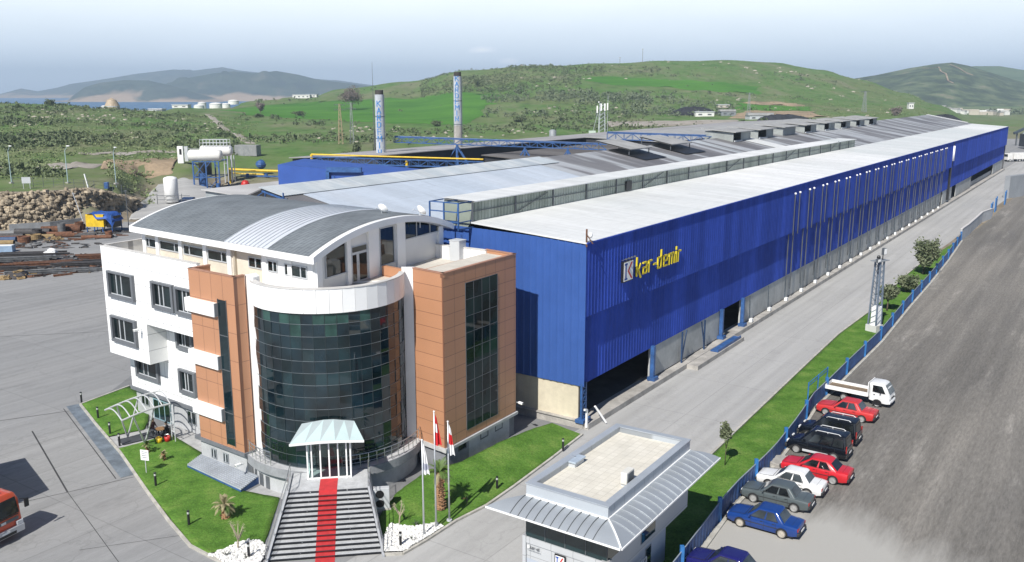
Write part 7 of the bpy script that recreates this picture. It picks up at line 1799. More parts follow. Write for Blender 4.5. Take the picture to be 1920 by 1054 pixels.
t = thing('tilted_post', 'white leaning marker post with a blue bin beside it above the rock wall', 'post', (-86.5, 183, hz(-86.5, 183))); m = MB(); m.bar((0, 0, -.2), (-.6, 0, 3.0), .28, .2); m.build('shaft', WHITE, t); m = MB(); m.box((3.6, .3, .6), (.8, .8, 1.3)); m.build('bin', BLUEST, t, bevel=.05)
# tank tower
tt = thing('tank_tower', 'blue steel tower carrying two white horizontal tanks behind the office roof', 'tank tower', (-77, 226, 0)); O = (-77, 226, 0)
m = MB()
for x in (-79.2, -76.0, -72.8):
    for y in (223.5, 230.5): m.bar((x, y, 0), (x, y, 7.6), .3, .3)
for z_ in (3.6, 7.5):
    for y in (223.5, 230.5): m.bar((-79.4, y, z_), (-72.6, y, z_), .22, .22)
    for x in (-79.2, -76.0, -72.8): m.bar((x, 223.5, z_), (x, 230.5, z_), .22, .22)
for a, b in (((-79.2, 3.6), (-76.0, 7.5)), ((-76.0, 3.6), (-79.2, 7.5)), ((-76.0, 6.0), (-74.8, 7.5)), ((-72.8, 6.0), (-74.0, 7.5)), ((-76.0, .2), (-72.8, 3.6))): m.bar((a[0], 223.4, a[1]), (b[0], 223.4, b[1]), .15, .15)
m.build('frame', BLUEST, tt, O)
TANKW = pm('tank_white', (.78, .77, .73), rough=.4, var=.1, vs=.6)
def htank(x0, x1, y, z, r):
    m = MB(); prof = [(.01, 0), (r * .5, .08), (r * .85, .28), (r, .62)]; L_ = x1 - x0
    full = prof + [(r, L_ - .62), (r * .85, L_ - .28), (r * .5, L_ - .08), (.01, L_)]
    m.lathe(full, 24); m.v = [(x0 + pz, y + px, z + py) for px, py, pz in m.v]; return m
htank(-80.4, -71.9, 224.0, 9.1, 1.36).build('tank', TANKW, tt, O, smooth=True); htank(-79.6, -71.2, 230.4, 9.7, 1.36).build('tank', TANKW, tt, O, smooth=True)
m = MB()
for z_ in (11.8, 12.6):
    for y in (228.8, 231.2): m.bar((-79.0, y, z_), (-72, y, z_), .1, .1)
for i in range(9):
    for y in (228.8, 231.2): m.bar((-79.0 + i * .87, y, 10.9), (-79.0 + i * .87, y, 12.6), .08, .08)
for z_ in (10.8,): m.bar((-80, 222.9, z_), (-72.4, 222.9, z_), .06, .06)
m.build('railing', LGREY, tt, O)
m = MB()
for x, y in ((-71.6, 224.2), (-71.0, 225), (-70.5, 226), (-70.0, 227), (-71.2, 229)): m.tube((x, y, 2.2), (x, y, 8.8), .12, 8)
m.build('pipe', LGREY, tt, O)
m = MB(); m.tube((-77.8, 226, 0), (-77.8, 226, 4.4), 1.05, 16); m.tube((-73.1, 223, 0), (-73.1, 223, 2.2), .5, 12); m.tube((-70.5, 224, .6), (-67.6, 224, .6), .6, 12); m.build('blue_vessel', BLUEST, tt, O)
m = MB(); m.box((-78.0, 228.8, 5.4), (3.2, .4, 3.0)); m.build('dark_unit', BLACK, tt, O)
m = MB(); m.box((-76, 226, .12), (12, 11, .25)); m.build('slab', CONC, tt, O)
t = thing('red_pump', 'red pump vessel beside the blue tank tower', 'pump', (-67.0, 225.2, 0)); m = MB(); m.lathe([(.01, 0), (1.0, .2), (1.05, 1.9), (.7, 2.6), (.01, 2.8)], 14); m.build('vessel', REDP, t, smooth=True); m = MB(); m.tube((-.9, 0, .9), (-2.4, 0, .9), .3, 10); m.build('motor', REDP, t)
t = thing('silo', 'white upright cylindrical tank behind the left end of the office roof', 'tank', (-75.4, 198, 0)); m = MB(); m.lathe([(1.3, .6), (1.5, .7), (1.5, 5.7), (1.35, 6.0), (.7, 6.25), (.01, 6.3)], 24); m.build('vessel', WHITE, t, smooth=True); m = MB()
for a in range(3): m.bar((cos(a * 2.1) * 1.2, sin(a * 2.1) * 1.2, 0), (cos(a * 2.1) * 1.2, sin(a * 2.1) * 1.2, .8), .2, .2)
m.build('leg', DGREY, t); m = MB()
for x in (-2.6, 2.8): m.bar((x, -1.6, 0), (x, -1.6, 2.6), .12, .12)
for z_ in (1.3, 2.2): m.bar((-2.6, -1.6, z_), (4.6, -1.6, z_), .1, .1)
m.build('guard_rail', DGREY, t); m = MB(); m.box((3.6, .3, .8), (2.4, 1.6, 1.6)); m.build('cabinet', pm('dim_blue', (.02, .05, .13)), t)
t = thing('sign_pillar', 'white upright box sign with a dark square beside the tank tower', 'sign', (-90.3, 246, hz(-90.3, 246)), R(5)); m = MB(); m.box((0, 0, 2.2), (1.5, .9, 4.6)); m.build('case', WHITE, t); m = MB(); m.box((.1, -.47, 3.0), (.6, .04, 1.5)); m.build('panel', BLACK, t); m = MB(); m.box((1.5, .3, 2.4), (.9, .9, 4.0)); m.build('side_case', LGREY, t)
t = thing('grey_container', 'weathered grey container box beyond the tank tower', 'container', (-81, 277, hz(-81, 277)), R(-8)); m = MB(); m.box((0, 0, 1.6), (7, 3.4, 3.2)); m.build('box', pm('cont_grey', (.30, .30, .30), rough=.8, var=.25), t); m = MB()
for i in range(14): m.box((-3.3 + i * .5, -1.73, 1.6), (.12, .05, 3.0))
m.build('rib', MGREY, t)
t = thing('gas_pipeline', 'yellow gas pipe with a bend on blue pipe supports beside the blue box shed', 'pipeline', (-70, 240, 0)); O = (-70, 240, 0)
m = MB(); m.path([(-74.2, 236, 0.6), (-74.2, 236, 4.0), (-75.6, 240, 4.2), (-66, 239, 3.9), (-52, 238, 3.6)], .34, 10); m.tube((-75.6, 240, 3.2), (-66, 239, 2.9), .2, 8); m.build('pipe', YELLOW, t, O)
m = MB()
for x in (-70.2, -65.2, -60): m.tube((x, 238.4, 0), (x, 238.4, 3.2), .45, 10); m.box((x, 238.4, .5), (1.6, 1.2, 1.0))
m.bar((-72, 238.2, 2.6), (-54, 237.6, 2.4), .3, .4); m.blob((-67.8, 243, 5.2), (1.4, 1.2, 1.3), 10, 6, .1); m.build('support', BLUEST, t, O)
# yellow and blue hut
t = thing('gas_hut', 'yellow hut on legs half covered by a blue tarpaulin beside the rock wall', 'hut', (-73.4, 159.5, 0), R(-8)); m = MB(); m.box((-.6, 0, 2.2), (3.4, 3.2, 2.2)); m.build('cabin', YELLOW, t); m = MB(); m.box((-2.32, -.9, 2.2), (.04, 1.0, 1.8)); m.build('door', pm('orange_paint', (.65, .22, .02)), t)
m = MB(); P = []
for i in range(9):
    for_ = []; 
    for j in range(9): u, v = i / 8, j / 8; x = lerp(-2.0, 2.9, u); y = lerp(-1.9, 1.9, v); for_.append((x, y, 3.45 + .25 * mnoise.noise(Vector((x, y, 1))) - (.9 * max(0, .25 - v) * 4 if u > .35 else 0) * (1) - (1.4 * max(0, u - .8) * 5)))
    P.append(for_)
m.grid(P); m.build('tarpaulin', pm('blue_tarp', (.03, .10, .38), rough=.5, var=.45, vs=1.5), t, smooth=True); m = MB()
for x in (-2.2, -.8, .8, 2.6):
    for y in (-1.5, 1.5): m.bar((x, y, 0), (x, y, 3.3 if x > 2 else 1.2), .14, .14)
m.build('leg', BLUEST, t); m = MB(); m.box((1.9, .3, 1.9), (1.4, 2.4, 2.0)); m.build('dark_store', BLACK, t)
# scrap steel: pipes, beams and drums lying in rows
SC = [RUST, pm('rust_orange', (.19, .085, .045), rough=.85, var=.4, vs=2), pm('old_grey_steel', (.16, .165, .17), rough=.7, var=.3, vs=1.5), pm('mill_scale', (.06, .055, .055), rough=.7, var=.4, vs=2), pm('ochre_steel', (.30, .21, .10), rough=.8, var=.3, vs=2), pm('faded_blue_steel', (.05, .09, .18), rough=.7, var=.3)]
CN = ['rusty brown', 'orange rusted', 'grey', 'blackened', 'ochre yellow', 'dull blue']
rd = random.Random(21)
row_no = 0
def pipe(x, y, L_, r, rz, ci, label, z=0):
    t = thing('steel_pipe', label, 'pipe', (x, y, z), rz, 'steel pipes lying in the left yard'); m = MB(); m.lathe([(r, -L_ / 2), (r, L_ / 2), (r * .86, L_ / 2), (r * .86, -L_ / 2), (r, -L_ / 2)], 14); m.v = [(pz, px, py + r) for px, py, pz in m.v]; m.build('tube', SC[ci], t); return t
PL = [(-86.5, 150.5, 7, .55, 3, 'large blackened pipe in the back row at the left edge of the yard'), (-84.5, 149.2, 6.5, .45, 0, 'rusty brown pipe in front of the large blackened pipe'), (-86.5, 147.2, 7.5, .5, 5, 'long dull blue pipe at the left edge of the yard'), (-84.6, 144.6, 6, .45, 4, 'long ochre pipe in front of the dull blue pipe'), (-84.0, 155.4, 6, .6, 3, 'blackened pipe close to the foot of the rock wall, leftmost'), (-80.6, 158.6, 6.5, .6, 0, 'thick rusty pipe lying under the middle of the rock wall'), (-80.2, 162.2, 4, .5, 1, 'short orange rusted pipe near the kerb wall'), (-79.3, 155.0, 4.6, .35, 1, 'thin orange rusted pipe in front of the grey upright drum'), (-77.6, 153.0, 5.0, .4, 0, 'rusty pipe at the right end of the scrap row'), (-81.2, 151.6, 5.5, .4, 4, 'ochre pipe left of the rusty upright drum'), (-74.8, 153.2, 5.5, .35, 3, 'blackened pipe in front of the yellow hut'), (-71.2, 151.8, 5, .3, 1, 'thin orange rusted pipe nearest the yellow hut legs')]
for x, y, L_, r, ci, lb in PL: pipe(x, y, L_, r, R(rd.uniform(0, 14)), ci, lb)
def drum(x, y, r, h, ci, label):
    t = thing('steel_drum', label, 'drum', (x, y, 0)); m = MB(); m.lathe([(.01, 0), (r, 0), (r, h), (r * .92, h), (r * .9, h - .15), (.01, h - .15)], 18); m.build('shell', SC[ci], t); m = MB()
    for z_ in (.2, .55, .85): m.lathe([(r * 1.03, h * z_), (r * 1.03, h * z_ + .07)], 18)
    m.build('hoop', SC[ci], t)
drum(-81.2, 147.3, 1.0, 1.1, 1, 'wide orange rusted drum standing in the front of the scrap row'); drum(-79.8, 157.2, .65, 1.9, 2, 'tall grey drum standing upright below the rock wall'); drum(-82.3, 153.6, .8, 1.4, 3, 'dark drum standing left of the tall grey drum'); drum(-78.6, 161.3, .75, 1.5, 0, 'rusty drum standing beside the short orange pipe'); drum(-80.8, 150.2, .9, 1.0, 4, 'ochre drum standing behind the wide rusted drum'); drum(-69.6, 153.0, .6, 1.1, 1, 'small rusty drum standing under the blue tarpaulin')
t = thing('skip', 'small pale blue skip at the far left edge of the yard', 'skip', (-79.9, 139.2, 0), R(8)); m = MB(); m.prism([(-1.3, -.7), (1.3, -.7), (1.3, .7), (-1.3, .7)], 0, 1.0); m.build('bin', pm('pale_blue', (.25, .35, .48), var=.2), t, bevel=.05); m = MB(); m.box((0, 0, 1.0), (2.4, 1.2, .08)); m.build('load', WHITE, t)
def beamstack(x, y, L_, n_, rz, ci, label):
    t = thing('beam_stack', label, 'steel beams', (x, y, 0), rz); m = MB()
    for i in range(n_):
        l = L_ * rd.uniform(.7, 1.0); o = rd.uniform(-.1, .1) * L_; yy = (i % 5 - 2) * .5 + rd.uniform(-.1, .1); z_ = .15 + (i // 5) * .3
        a, b = (o - l / 2, yy + rd.uniform(-.2, .2), z_), (o + l / 2, yy + rd.uniform(-.2, .2), z_ + rd.uniform(-.02, .08)); m.bar(a, b, .26, .05); m.bar((a[0], a[1], a[2] + .2), (b[0], b[1], b[2] + .2), .26, .05); m.bar((a[0], a[1], a[2] + .1), (b[0], b[1], b[2] + .1), .05, .2)
    m.build('beams', SC[ci], t); m = MB()
    for k in (-.3, .3): m.box((k * L_, 0, .05), (.2, 3, .1))
    m.build('bearer', TIMBER, t)
for a in ((-73.8, 134.5, 11, 10, R(8), 3, 'dark stack of steel beams in the left yard, farthest back on the left'), (-73.0, 130.0, 12, 12, R(12), 2, 'grey stack of steel beams at the left edge in the middle row'), (-68.5, 127.0, 11, 9, R(14), 0, 'rusty stack of steel beams in the centre of the scrap'), (-63.5, 133.0, 9, 9, R(10), 0, 'rusty stack of steel beams behind the office corner, farther row'), (-62.0, 127.4, 13, 10, R(11), 3, 'dark long stack of steel beams running behind the office corner'), (-63.0, 122.8, 13, 6, R(13), 2, 'low grey stack of steel bars nearest the open yard'), (-72.0, 124.0, 8, 8, R(6), 3, 'dark short stack of beams at the left edge, nearest row')): beamstack(*a)
def heap(x, y, s, ci, label, n_=60):
    t = thing('scrap_heap', label, 'scrap heap', (x, y, 0)); m = MB()
    for i in range(n_):
        a, rr = rd.uniform(0, 2 * pi), rd.random() ** .6 * s; z_ = max(.1, (1 - rr / s) * s * .55 * rd.random()); M = Matrix.Rotation(rd.uniform(0, 3), 3, 'Z') @ Matrix.Rotation(rd.uniform(-.6, .6), 3, 'X'); m.box((cos(a) * rr, sin(a) * rr, z_), (rd.uniform(.3, 1.2), rd.uniform(.1, .5), rd.uniform(.05, .3)), mat=M)
    m.build('pieces', SC[ci], t); m = MB(); m.blob((0, 0, 0), (s * .8, s * .8, s * .35), 10, 6, .2); m.build('core', SC[3], t)
heap(-67.4, 119.6, 2.2, 4, 'pale heap of cut timber and scrap nearest the open yard'); heap(-71.6, 128, 1.8, 3, 'dark scrap heap at the left edge between the beam stacks'); heap(-66, 131.2, 2.0, 2, 'grey scrap heap between two rows of beams'); heap(-58.5, 139.5, 2.0, 3, 'dark machine scrap heap right behind the office corner'); heap(-78.2, 151, 1.5, 4, 'ochre scrap heap among the pipes of the back row')
t = thing('machine_part', 'small white and dark machine part on the bare strip of the yard', 'machine', (-70.4, 134.6, 0), R(5)); m = MB(); m.box((0, 0, .55), (1.7, 1, .6)); m.blob((.2, 0, 1.0), (.7, .5, .35), 10, 6, .05); m.build('housing', WHITE, t); m = MB(); m.box((-.9, 0, .35), (.8, .8, .6)); m.build('base', BLACK, t)

def debris(name, mat_, n_, seed):
    rd = random.Random(seed); m = MB(); m.keepn = True
    for i in range(n_):
        if rd.random() < .55: x, y = rd.uniform(-80, -58), rd.uniform(119, 137)
        else: x, y = rd.uniform(-88, -68), rd.uniform(142, 160)
        if mnoise.noise(Vector((x * .16, y * .3, seed))) < -.02: continue
        M = Matrix.Rotation(R(10) + rd.gauss(0, .5), 3, 'Z') @ Matrix.Rotation(rd.uniform(-.2, .2), 3, 'Y'); m.box((x, y, .12), (rd.uniform(.2, 2.6), rd.uniform(.06, .35), rd.uniform(.05, .3)), mat=M)
    tag(m.build(name, mat_), kind='stuff')
debris('scrap_debris', SC[3], 420, 5); debris('scrap_debris', SC[0], 300, 6); debris('scrap_debris', SC[2], 260, 7)
# ---------------------------------------------------------------- plants
def leafmat(name, c1, c2):
    m, n, b = _base(name); L = n.links.new
    g = n.nodes.new('ShaderNodeNewGeometry'); q = n.nodes.new('ShaderNodeTexNoise'); q.inputs['Scale'].default_value = 1.1; q.inputs['Detail'].default_value = 3
    L(g.outputs['Position'], q.inputs['Vector']); r = n.nodes.new('ShaderNodeValToRGB'); r.color_ramp.elements[0].position = .35; r.color_ramp.elements[1].position = .65
    r.color_ramp.elements[0].color = rgba(c1); r.color_ramp.elements[1].color = rgba(c2); L(q.outputs['Fac'], r.inputs[0]); L(r.outputs[0], b.inputs['Base Color']); b.inputs['Roughness'].default_value = .7; b.inputs['Specular IOR Level'].default_value = .3
    return m
BARK = pm('bark', (.13, .10, .075), rough=.95, var=.4, vs=5, bump=.5)
LEAF = leafmat('olive_leaf', (.085, .11, .055), (.17, .19, .11)); LEAFD = leafmat('scrub_leaf', (.070, .098, .048), (.145, .175, .085)); LEAFG = leafmat('grove_leaf', (.085, .115, .068), (.16, .19, .115)); TWIG = leafmat('bare_twig', (.15, .12, .105), (.24, .20, .18)); LEAFL = leafmat('light_scrub', (.13, .18, .07), (.23, .26, .13))
def leafquad(m, c, s, rd):
    u = Vector((rd.uniform(-1, 1), rd.uniform(-1, 1), rd.uniform(-1, 1))).normalized(); v = u.cross(Vector((rd.uniform(-1, 1), rd.uniform(-1, 1), rd.uniform(-1, 1)))).normalized()
    a, b = u * s, v * s * .6; m.quad(c - a - b * .3, c + b - a * .1, c + a + b * .2, c - b + a * .1)
def crown(m, c, r, n_, ls, rd, clumps=9):
    c = Vector(c); C = []
    for i in range(clumps):
        d = Vector((rd.gauss(0, 1), rd.gauss(0, 1), rd.gauss(0, 1))).normalized() * rd.uniform(.35, .9); C.append((Vector((d.x * r[0], d.y * r[1], d.z * r[2])) * .85, rd.uniform(.36, .6)))
    for i in range(n_):
        o, q = rd.choice(C); d = Vector((rd.gauss(0, 1), rd.gauss(0, 1), rd.gauss(0, 1))).normalized() * (rd.random() ** .4) * q; leafquad(m, c + o + Vector((d.x * r[0], d.y * r[1], d.z * r[2])), ls * rd.uniform(.6, 1.3), rd)
def tree(name, label, x, y, h, cr, z=None, lean=0.0, seed=1, n_=1400, ls=.13, mat=None, th=.07, trunk=.45, multi=1, cat='tree', group=None):
    rd = random.Random(seed); z = hz(x, y) if z is None else z; t = thing(name, label, cat, (x, y, z), 0, group); m = MB(); tips = []
    for k in range(multi):
        p = Vector((rd.uniform(-.15, .15) * (k > 0), rd.uniform(-.15, .15) * (k > 0), -.1)); hh = h * trunk * rd.uniform(.9, 1.1); d = Vector((lean + rd.uniform(-.1, .1), rd.uniform(-.1, .1), 1)).normalized()
        q = p + d * hh; m.tube(p, p + d * hh * .5, th * 1.3, 8, th); m.tube(p + d * hh * .5, q, th, 8, th * .75)
        for i in range(5):
            a = rd.uniform(0, 2 * pi); e = q + Vector((cos(a) * cr[0] * .6, sin(a) * cr[1] * .6, (h - hh) * rd.uniform(.3, .8))); m.tube(q - d * hh * rd.uniform(0, .3), e, th * .5, 6, th * .15); tips.append(e)
    m.build('trunk', BARK, t, smooth=True); m = MB(); crown(m, (lean * h * .6, 0, h - cr[2]), cr, n_, ls, rd, 11)
    for e in tips:
        for i in range(int(n_ / 60)): leafquad(m, e + Vector((rd.gauss(0, .2) * cr[0], rd.gauss(0, .2) * cr[1], rd.gauss(0, .2) * cr[2])), ls, rd)
    m.build('crown', mat or LEAF, t); return t
tree('young_tree', 'slender young tree with a small round crown alone on the lawn strip by the gatehouse', 14.42, 56.77, 3.25, (.42, .42, .72), .1, 0, 3, 1100, .10, None, .028, .5)
tree('road_tree', 'bushy tree right behind the light mast, nearest of the three beside the fence', 43.2, 100.2, 3.1, (1.25, 1.25, 1.0), .1, .05, 4, 2600, .16, None, .06, .45, 2)
tree('road_tree', 'round low bushy tree, middle of the three trees beside the blue fence', 49.5, 110.0, 2.2, (1.4, 1.4, 1.0), .1, 0, 5, 2600, .17, None, .06, .35, 3)
tree('road_tree', 'largest dark tree at the far end of the green strip beside the blue fence', 56.6, 121.0, 5.0, (1.8, 1.8, 2.1), .1, .12, 6, 4200, .19, None, .09, .4, 2)
def palm(label, x, y, z, ht, r, nf, fl, seed, dry=.3, group=None):
    rd = random.Random(seed); t = thing('palm_tree', label, 'palm', (x, y, z)); m = MB(); prof = []
    for i in range(int(ht / .12) + 1): q = i / max(1, int(ht / .12)); prof += [(r * (1.25 - .45 * q) * 1.12, i * .12), (r * (1.25 - .45 * q) * .9, i * .12 + .07)]
    m.lathe(prof, 10)
    for i in range(int(ht * 55)):
        zz = rd.uniform(.0, ht); a = rd.uniform(0, 6.28); q = r * (1.25 - .45 * zz / max(ht, .1)); m.bar((cos(a) * q * .8, sin(a) * q * .8, zz), (cos(a) * (q + .10), sin(a) * (q + .10), zz + .10), .07, .04)
    m.build('trunk', pm('palm_trunk', (.34, .19, .10), rough=.95, var=.45, vs=6), t)
    fr = MB(); dr = MB()
    for k in range(nf):
        el = rd.uniform(-.35, 1.35); a = rd.uniform(0, 6.28); L_ = fl * rd.uniform(.75, 1.1); m = dr if (el < .0 or rd.random() < dry * .3) else fr; p = Vector((0, 0, ht)); d = Vector((cos(a) * cos(el), sin(a) * cos(el), sin(el))); pts = [p]
        for i in range(7): d = (d + Vector((0, 0, -.10 - .05 * i * (1 - el * .4)))).normalized(); p = p + d * L_ / 7; pts.append(p)
        for i in range(7):
            m.bar(pts[i], pts[i + 1], .025, .015); ax = (pts[i + 1] - pts[i]).normalized(); sd_ = ax.cross(Vector((0, 0, 1))).normalized()
            for s in (1, -1):
                for jj in (0, .5): b0 = pts[i].lerp(pts[i + 1], jj); ll = L_ * .30 * sin(pi * min(.98, (i + jj + 1.2) / 8.2)) ; e = b0 + (sd_ * s * .8 + ax * .7 + Vector((0, 0, -.15))).normalized() * ll; w_ = ax * .035; m.quad(b0 - w_, b0 + w_, e)
    fr.build('fronds', pm('palm_green', (.10, .17, .035), rough=.6, var=.4, vs=2), t)
    if dr.v: dr.build('dry_fronds', pm('palm_dry', (.34, .30, .17), rough=.8, var=.3, vs=2), t)
palm('tall palm with a shaggy brown trunk behind the flagpoles', -4.33, 50.1, .25, 2.35, .22, 26, 1.05, 31, .2)
palm('small palm with a short brown trunk and grey spiky crown in the left lawn', -17.06, 49.15, .1, .85, .17, 46, .80, 32, 2.2)
palm('tiny dark green palm beside the front foot of the pergola', -25.6, 59.0, .1, .55, .06, 14, .55, 33, .3)
palm('tiny brown withered palm in the lawn to the right of the pergola', -23.9, 57.6, .1, .45, .05, 16, .40, 34, 4)
def drytree(label, x, y, h, seed):
    rd = random.Random(seed); t = thing('young_cactus_tree', label, 'shrub', (x, y, .15)); m = MB(); m.tube((0, 0, 0), (.05, 0, h * .4), .05, 7, .04)
    L_ = MB()
    for i in range(7):
        a = i * .9 + rd.random(); e = Vector((cos(a) * h * .22, sin(a) * h * .22, h * rd.uniform(.55, .95))); m.tube((.05, 0, h * rd.uniform(.25, .4)), e, .035, 6, .02)
        for k in range(22): d = Vector((rd.gauss(0, 1), rd.gauss(0, 1), rd.gauss(.3, 1))).normalized(); L_.quad(e, e + d * .16 + Vector((.015, 0, 0)), e + d * .16)
    m.build('stem', pm('pale_stem', (.42, .36, .26), rough=.9, var=.3, vs=5), t); L_.build('leaves', pm('pale_spiky_leaf', (.40, .38, .24), rough=.8, var=.3, vs=5), t)
drytree('pale young yucca with spiky tufts at the edge of the left pebbles', -15.2, 45.5, 1.6, 41); drytree('pale leafless shrub with forked stems at the edge of the right pebbles', -6.6, 48.4, 1.5, 42)
for (x, y, s) in ((-15.6, 44.7, 43), (-14.4, 44.5, 44), (-5.6, 46.3, 45), (-5.6, 48.2, 46)):
    rd = random.Random(s); t = thing('agave', 'low spiky dark agave in the white pebbles', 'plant', (x, y, .15), 0, 'agaves in the white pebble beds'); m = MB()
    for i in range(22): a = rd.uniform(0, 6.28); e = Vector((cos(a) * .3, sin(a) * .3, rd.uniform(.05, .32))); s_ = Vector((-sin(a), cos(a), 0)) * .03; m.quad(s_, e, -s_)
    m.build('leaves', pm('agave_green', (.06, .075, .05), rough=.6, var=.3), t)
# hillside scrub, groves (nobody could count them)
def scatter(name, mat, n_, kr, yr, rr, nq, seed, dens=None, ls=.4, flat=.7):
    rd = random.Random(seed); m = MB(); m.keepn = True; k = 0; tries = 0
    while k < n_ and tries < n_ * 40:
        tries += 1; kk = rd.uniform(*kr); u = rd.random(); y = yr[0] * (yr[1] / yr[0]) ** u; x = kk * y
        if dens and rd.random() > dens(kk, y, x): continue
        k += 1; z = hz(x, y); r = rd.uniform(*rr) * rd.choice((.7, 1, 1, 1.3)); c = Vector((x, y, z + r * flat * .45))
        for i in range(nq):
            d = Vector((rd.gauss(0, 1), rd.gauss(0, 1), rd.gauss(.25, .8))).normalized() * rd.uniform(.35, 1.0) * r; d.z *= flat; leafquad(m, c + d, r * ls * rd.uniform(.6, 1.2), rd)
    return tag(m.build(name, mat), kind='stuff')
def nfield(x, y, s, o=0): return mnoise.noise(Vector((x * s + o, y * s, o)))
def onfield(k, y):
    a = (-0.30 < k < -0.02 and 480 + (-.02 - k) * 360 < y < 700 + (-.02 - k) * 420) or (0.075 < k < 0.27 and 735 < y < 835)
    return a
def dens_left(k, y, x):
    if -0.50 < k < -0.34 and y < 262 or k > -.36 and y < 275: return .0
    return max(0, min(1, .35 + 1.8 * nfield(x, y, .022) + .5 * nfield(x, y, .008, 5)))
scatter('scrub', LEAFD, 2000, (-.62, -.30), (196, 540), (.5, 1.5), 14, 51, dens_left)
scatter('scrub', LEAFL, 4200, (-.62, -.28), (192, 540), (.3, .9), 9, 52, lambda k, y, x: (0 if -0.50 < k < -0.34 and y < 250 or k > -.36 and y < 275 else .7))
def dens_mid(k, y, x):
    if onfield(k, y): return .01
    return max(0, min(1, .05 + 1.5 * nfield(x, y, .012, 2)))
scatter('scrub', LEAFD, 1300, (-.30, .36), (330, 930), (.7, 1.9), 12, 53, dens_mid)
scatter('scrub', LEAFD, 2200, (-.10, .16), (720, 960), (.6, 1.7), 10, 54, lambda k, y, x: 0 if onfield(k, y) else max(0, min(1, .55 + 1.4 * nfield(x, y, .012, 7))) * (1 if k < .10 else .25))
scatter('olive_grove', LEAFG, 620, (-.03, .24), (540, 735), (1.3, 2.8), 20, 55, lambda k, y, x: max(0, min(1, .45 + 1.6 * nfield(x, y, .014, 4))) * (1 if abs((y - 640) - (k - .1) * -250) < 75 else .12), .3, .95)
scatter('scrub', LEAFL, 1900, (.06, .46), (540, 1000), (.4, 1.1), 8, 56, lambda k, y, x: 0 if onfield(k, y) else .5)
def rocks(name, n_, kr, yr, seed):
    rd = random.Random(seed); m = MB(); 
    for i in range(n_):
        k = rd.uniform(*kr); y = rd.uniform(*yr); x = k * y
        if nfield(x, y, .02, 9) < .02: continue
        r = rd.uniform(.3, 1.0) * y / 500; m.blob((x, y, hz(x, y) + r * .1), (r * 1.3, r, r * .6), 6, 4, .3, rd)
    tag(m.build(name, pm('pale_field_stone', (.42, .38, .31), rough=.95, var=.3, vs=1)), kind='stuff')
rocks('field_stones', 500, (-.58, -.30), (190, 480), 61); rocks('field_stones', 170, (.0, .42), (450, 1000), 62); rocks('field_stones', 160, (-.22, .05), (330, 470), 63); rocks('field_stones', 260, (-.47, -.34), (186, 240), 64); rocks('rubble', 500, (-.445, -.395), (192, 238), 65)
scatter('scrub', LEAFL, 260, (-.45, -.40), (196, 245), (.3, .8), 10, 66)
# single trees and shrubs on the hills
def rounded(label, k, y, h, cr, seed, mat=LEAFD, n_=900, ls=.5, tr=.35, nm='hill_tree', cat='tree'): return tree(nm, label, k * y, y, h, cr, None, 0, seed, n_, ls, mat, .25 if h > 6 else .12, tr, 1, cat)
rounded('big bare grey twiggy tree standing at the top edge of the green field', -.1755, 640, 16.5, (8.0, 7.0, 6.5), 71, TWIG, 5200, .34, .42)
rounded('small grey bushy tree standing alone in the left part of the green field', -.276, 600, 8.0, (3.3, 3.3, 3.4), 72, TWIG, 1100, .4, .3)
rounded('dark low bush in the green field below the small grey tree', -.2345, 575, 3.4, (5.0, 3.0, 1.7), 73, LEAFD, 1200, .4, .2, 'hill_bush', 'bush')
rounded('dark round bush beside the small grey tree', -.278, 560, 2.6, (3.2, 2.5, 1.3), 74, LEAFD, 700, .4, .2, 'hill_bush', 'bush')
rounded('dark conifer behind the shorter chimney at the foot of the field', -.1505, 300, 4.6, (1.6, 1.6, 2.3), 75, LEAFD, 900, .3, .2)
rounded('dark conifer left of the lattice pylons at the foot of the field', -.172, 300, 4.8, (1.5, 1.5, 2.4), 76, LEAFD, 900, .3, .2)
rounded('dark spreading bush behind the blue box shed', -.185, 285, 3.2, (2.6, 2.0, 1.7), 77, LEAFD, 900, .3, .2, 'hill_bush', 'bush')
rounded('dark tree on the skyline left of the coast', -.505, 488, 4.0, (3.4, 2.5, 2.0), 78, LEAFD, 700, .4, .2)
rounded('dark pointed tree on the slope right of the taller chimney', -.0375, 760, 7.5, (3.5, 3.0, 3.6), 79, LEAFD, 800, .5, .25)
rounded('bush among pale boulders on the slope right of the chimneys', .008, 500, 3.4, (4.6, 3.0, 1.8), 80, LEAFD, 900, .4, .2, 'hill_bush', 'bush')
rounded('dark clump of bush below the field, between the chimneys', -.083, 470, 3.0, (3.0, 2.2, 1.6), 81, LEAFD, 700, .4, .2, 'hill_bush', 'bush')
rounded('reddish bare tree behind the far end of the ridge vents', .420, 545, 6.0, (4.0, 3.0, 3.0), 82, TWIG, 900, .4, .3)

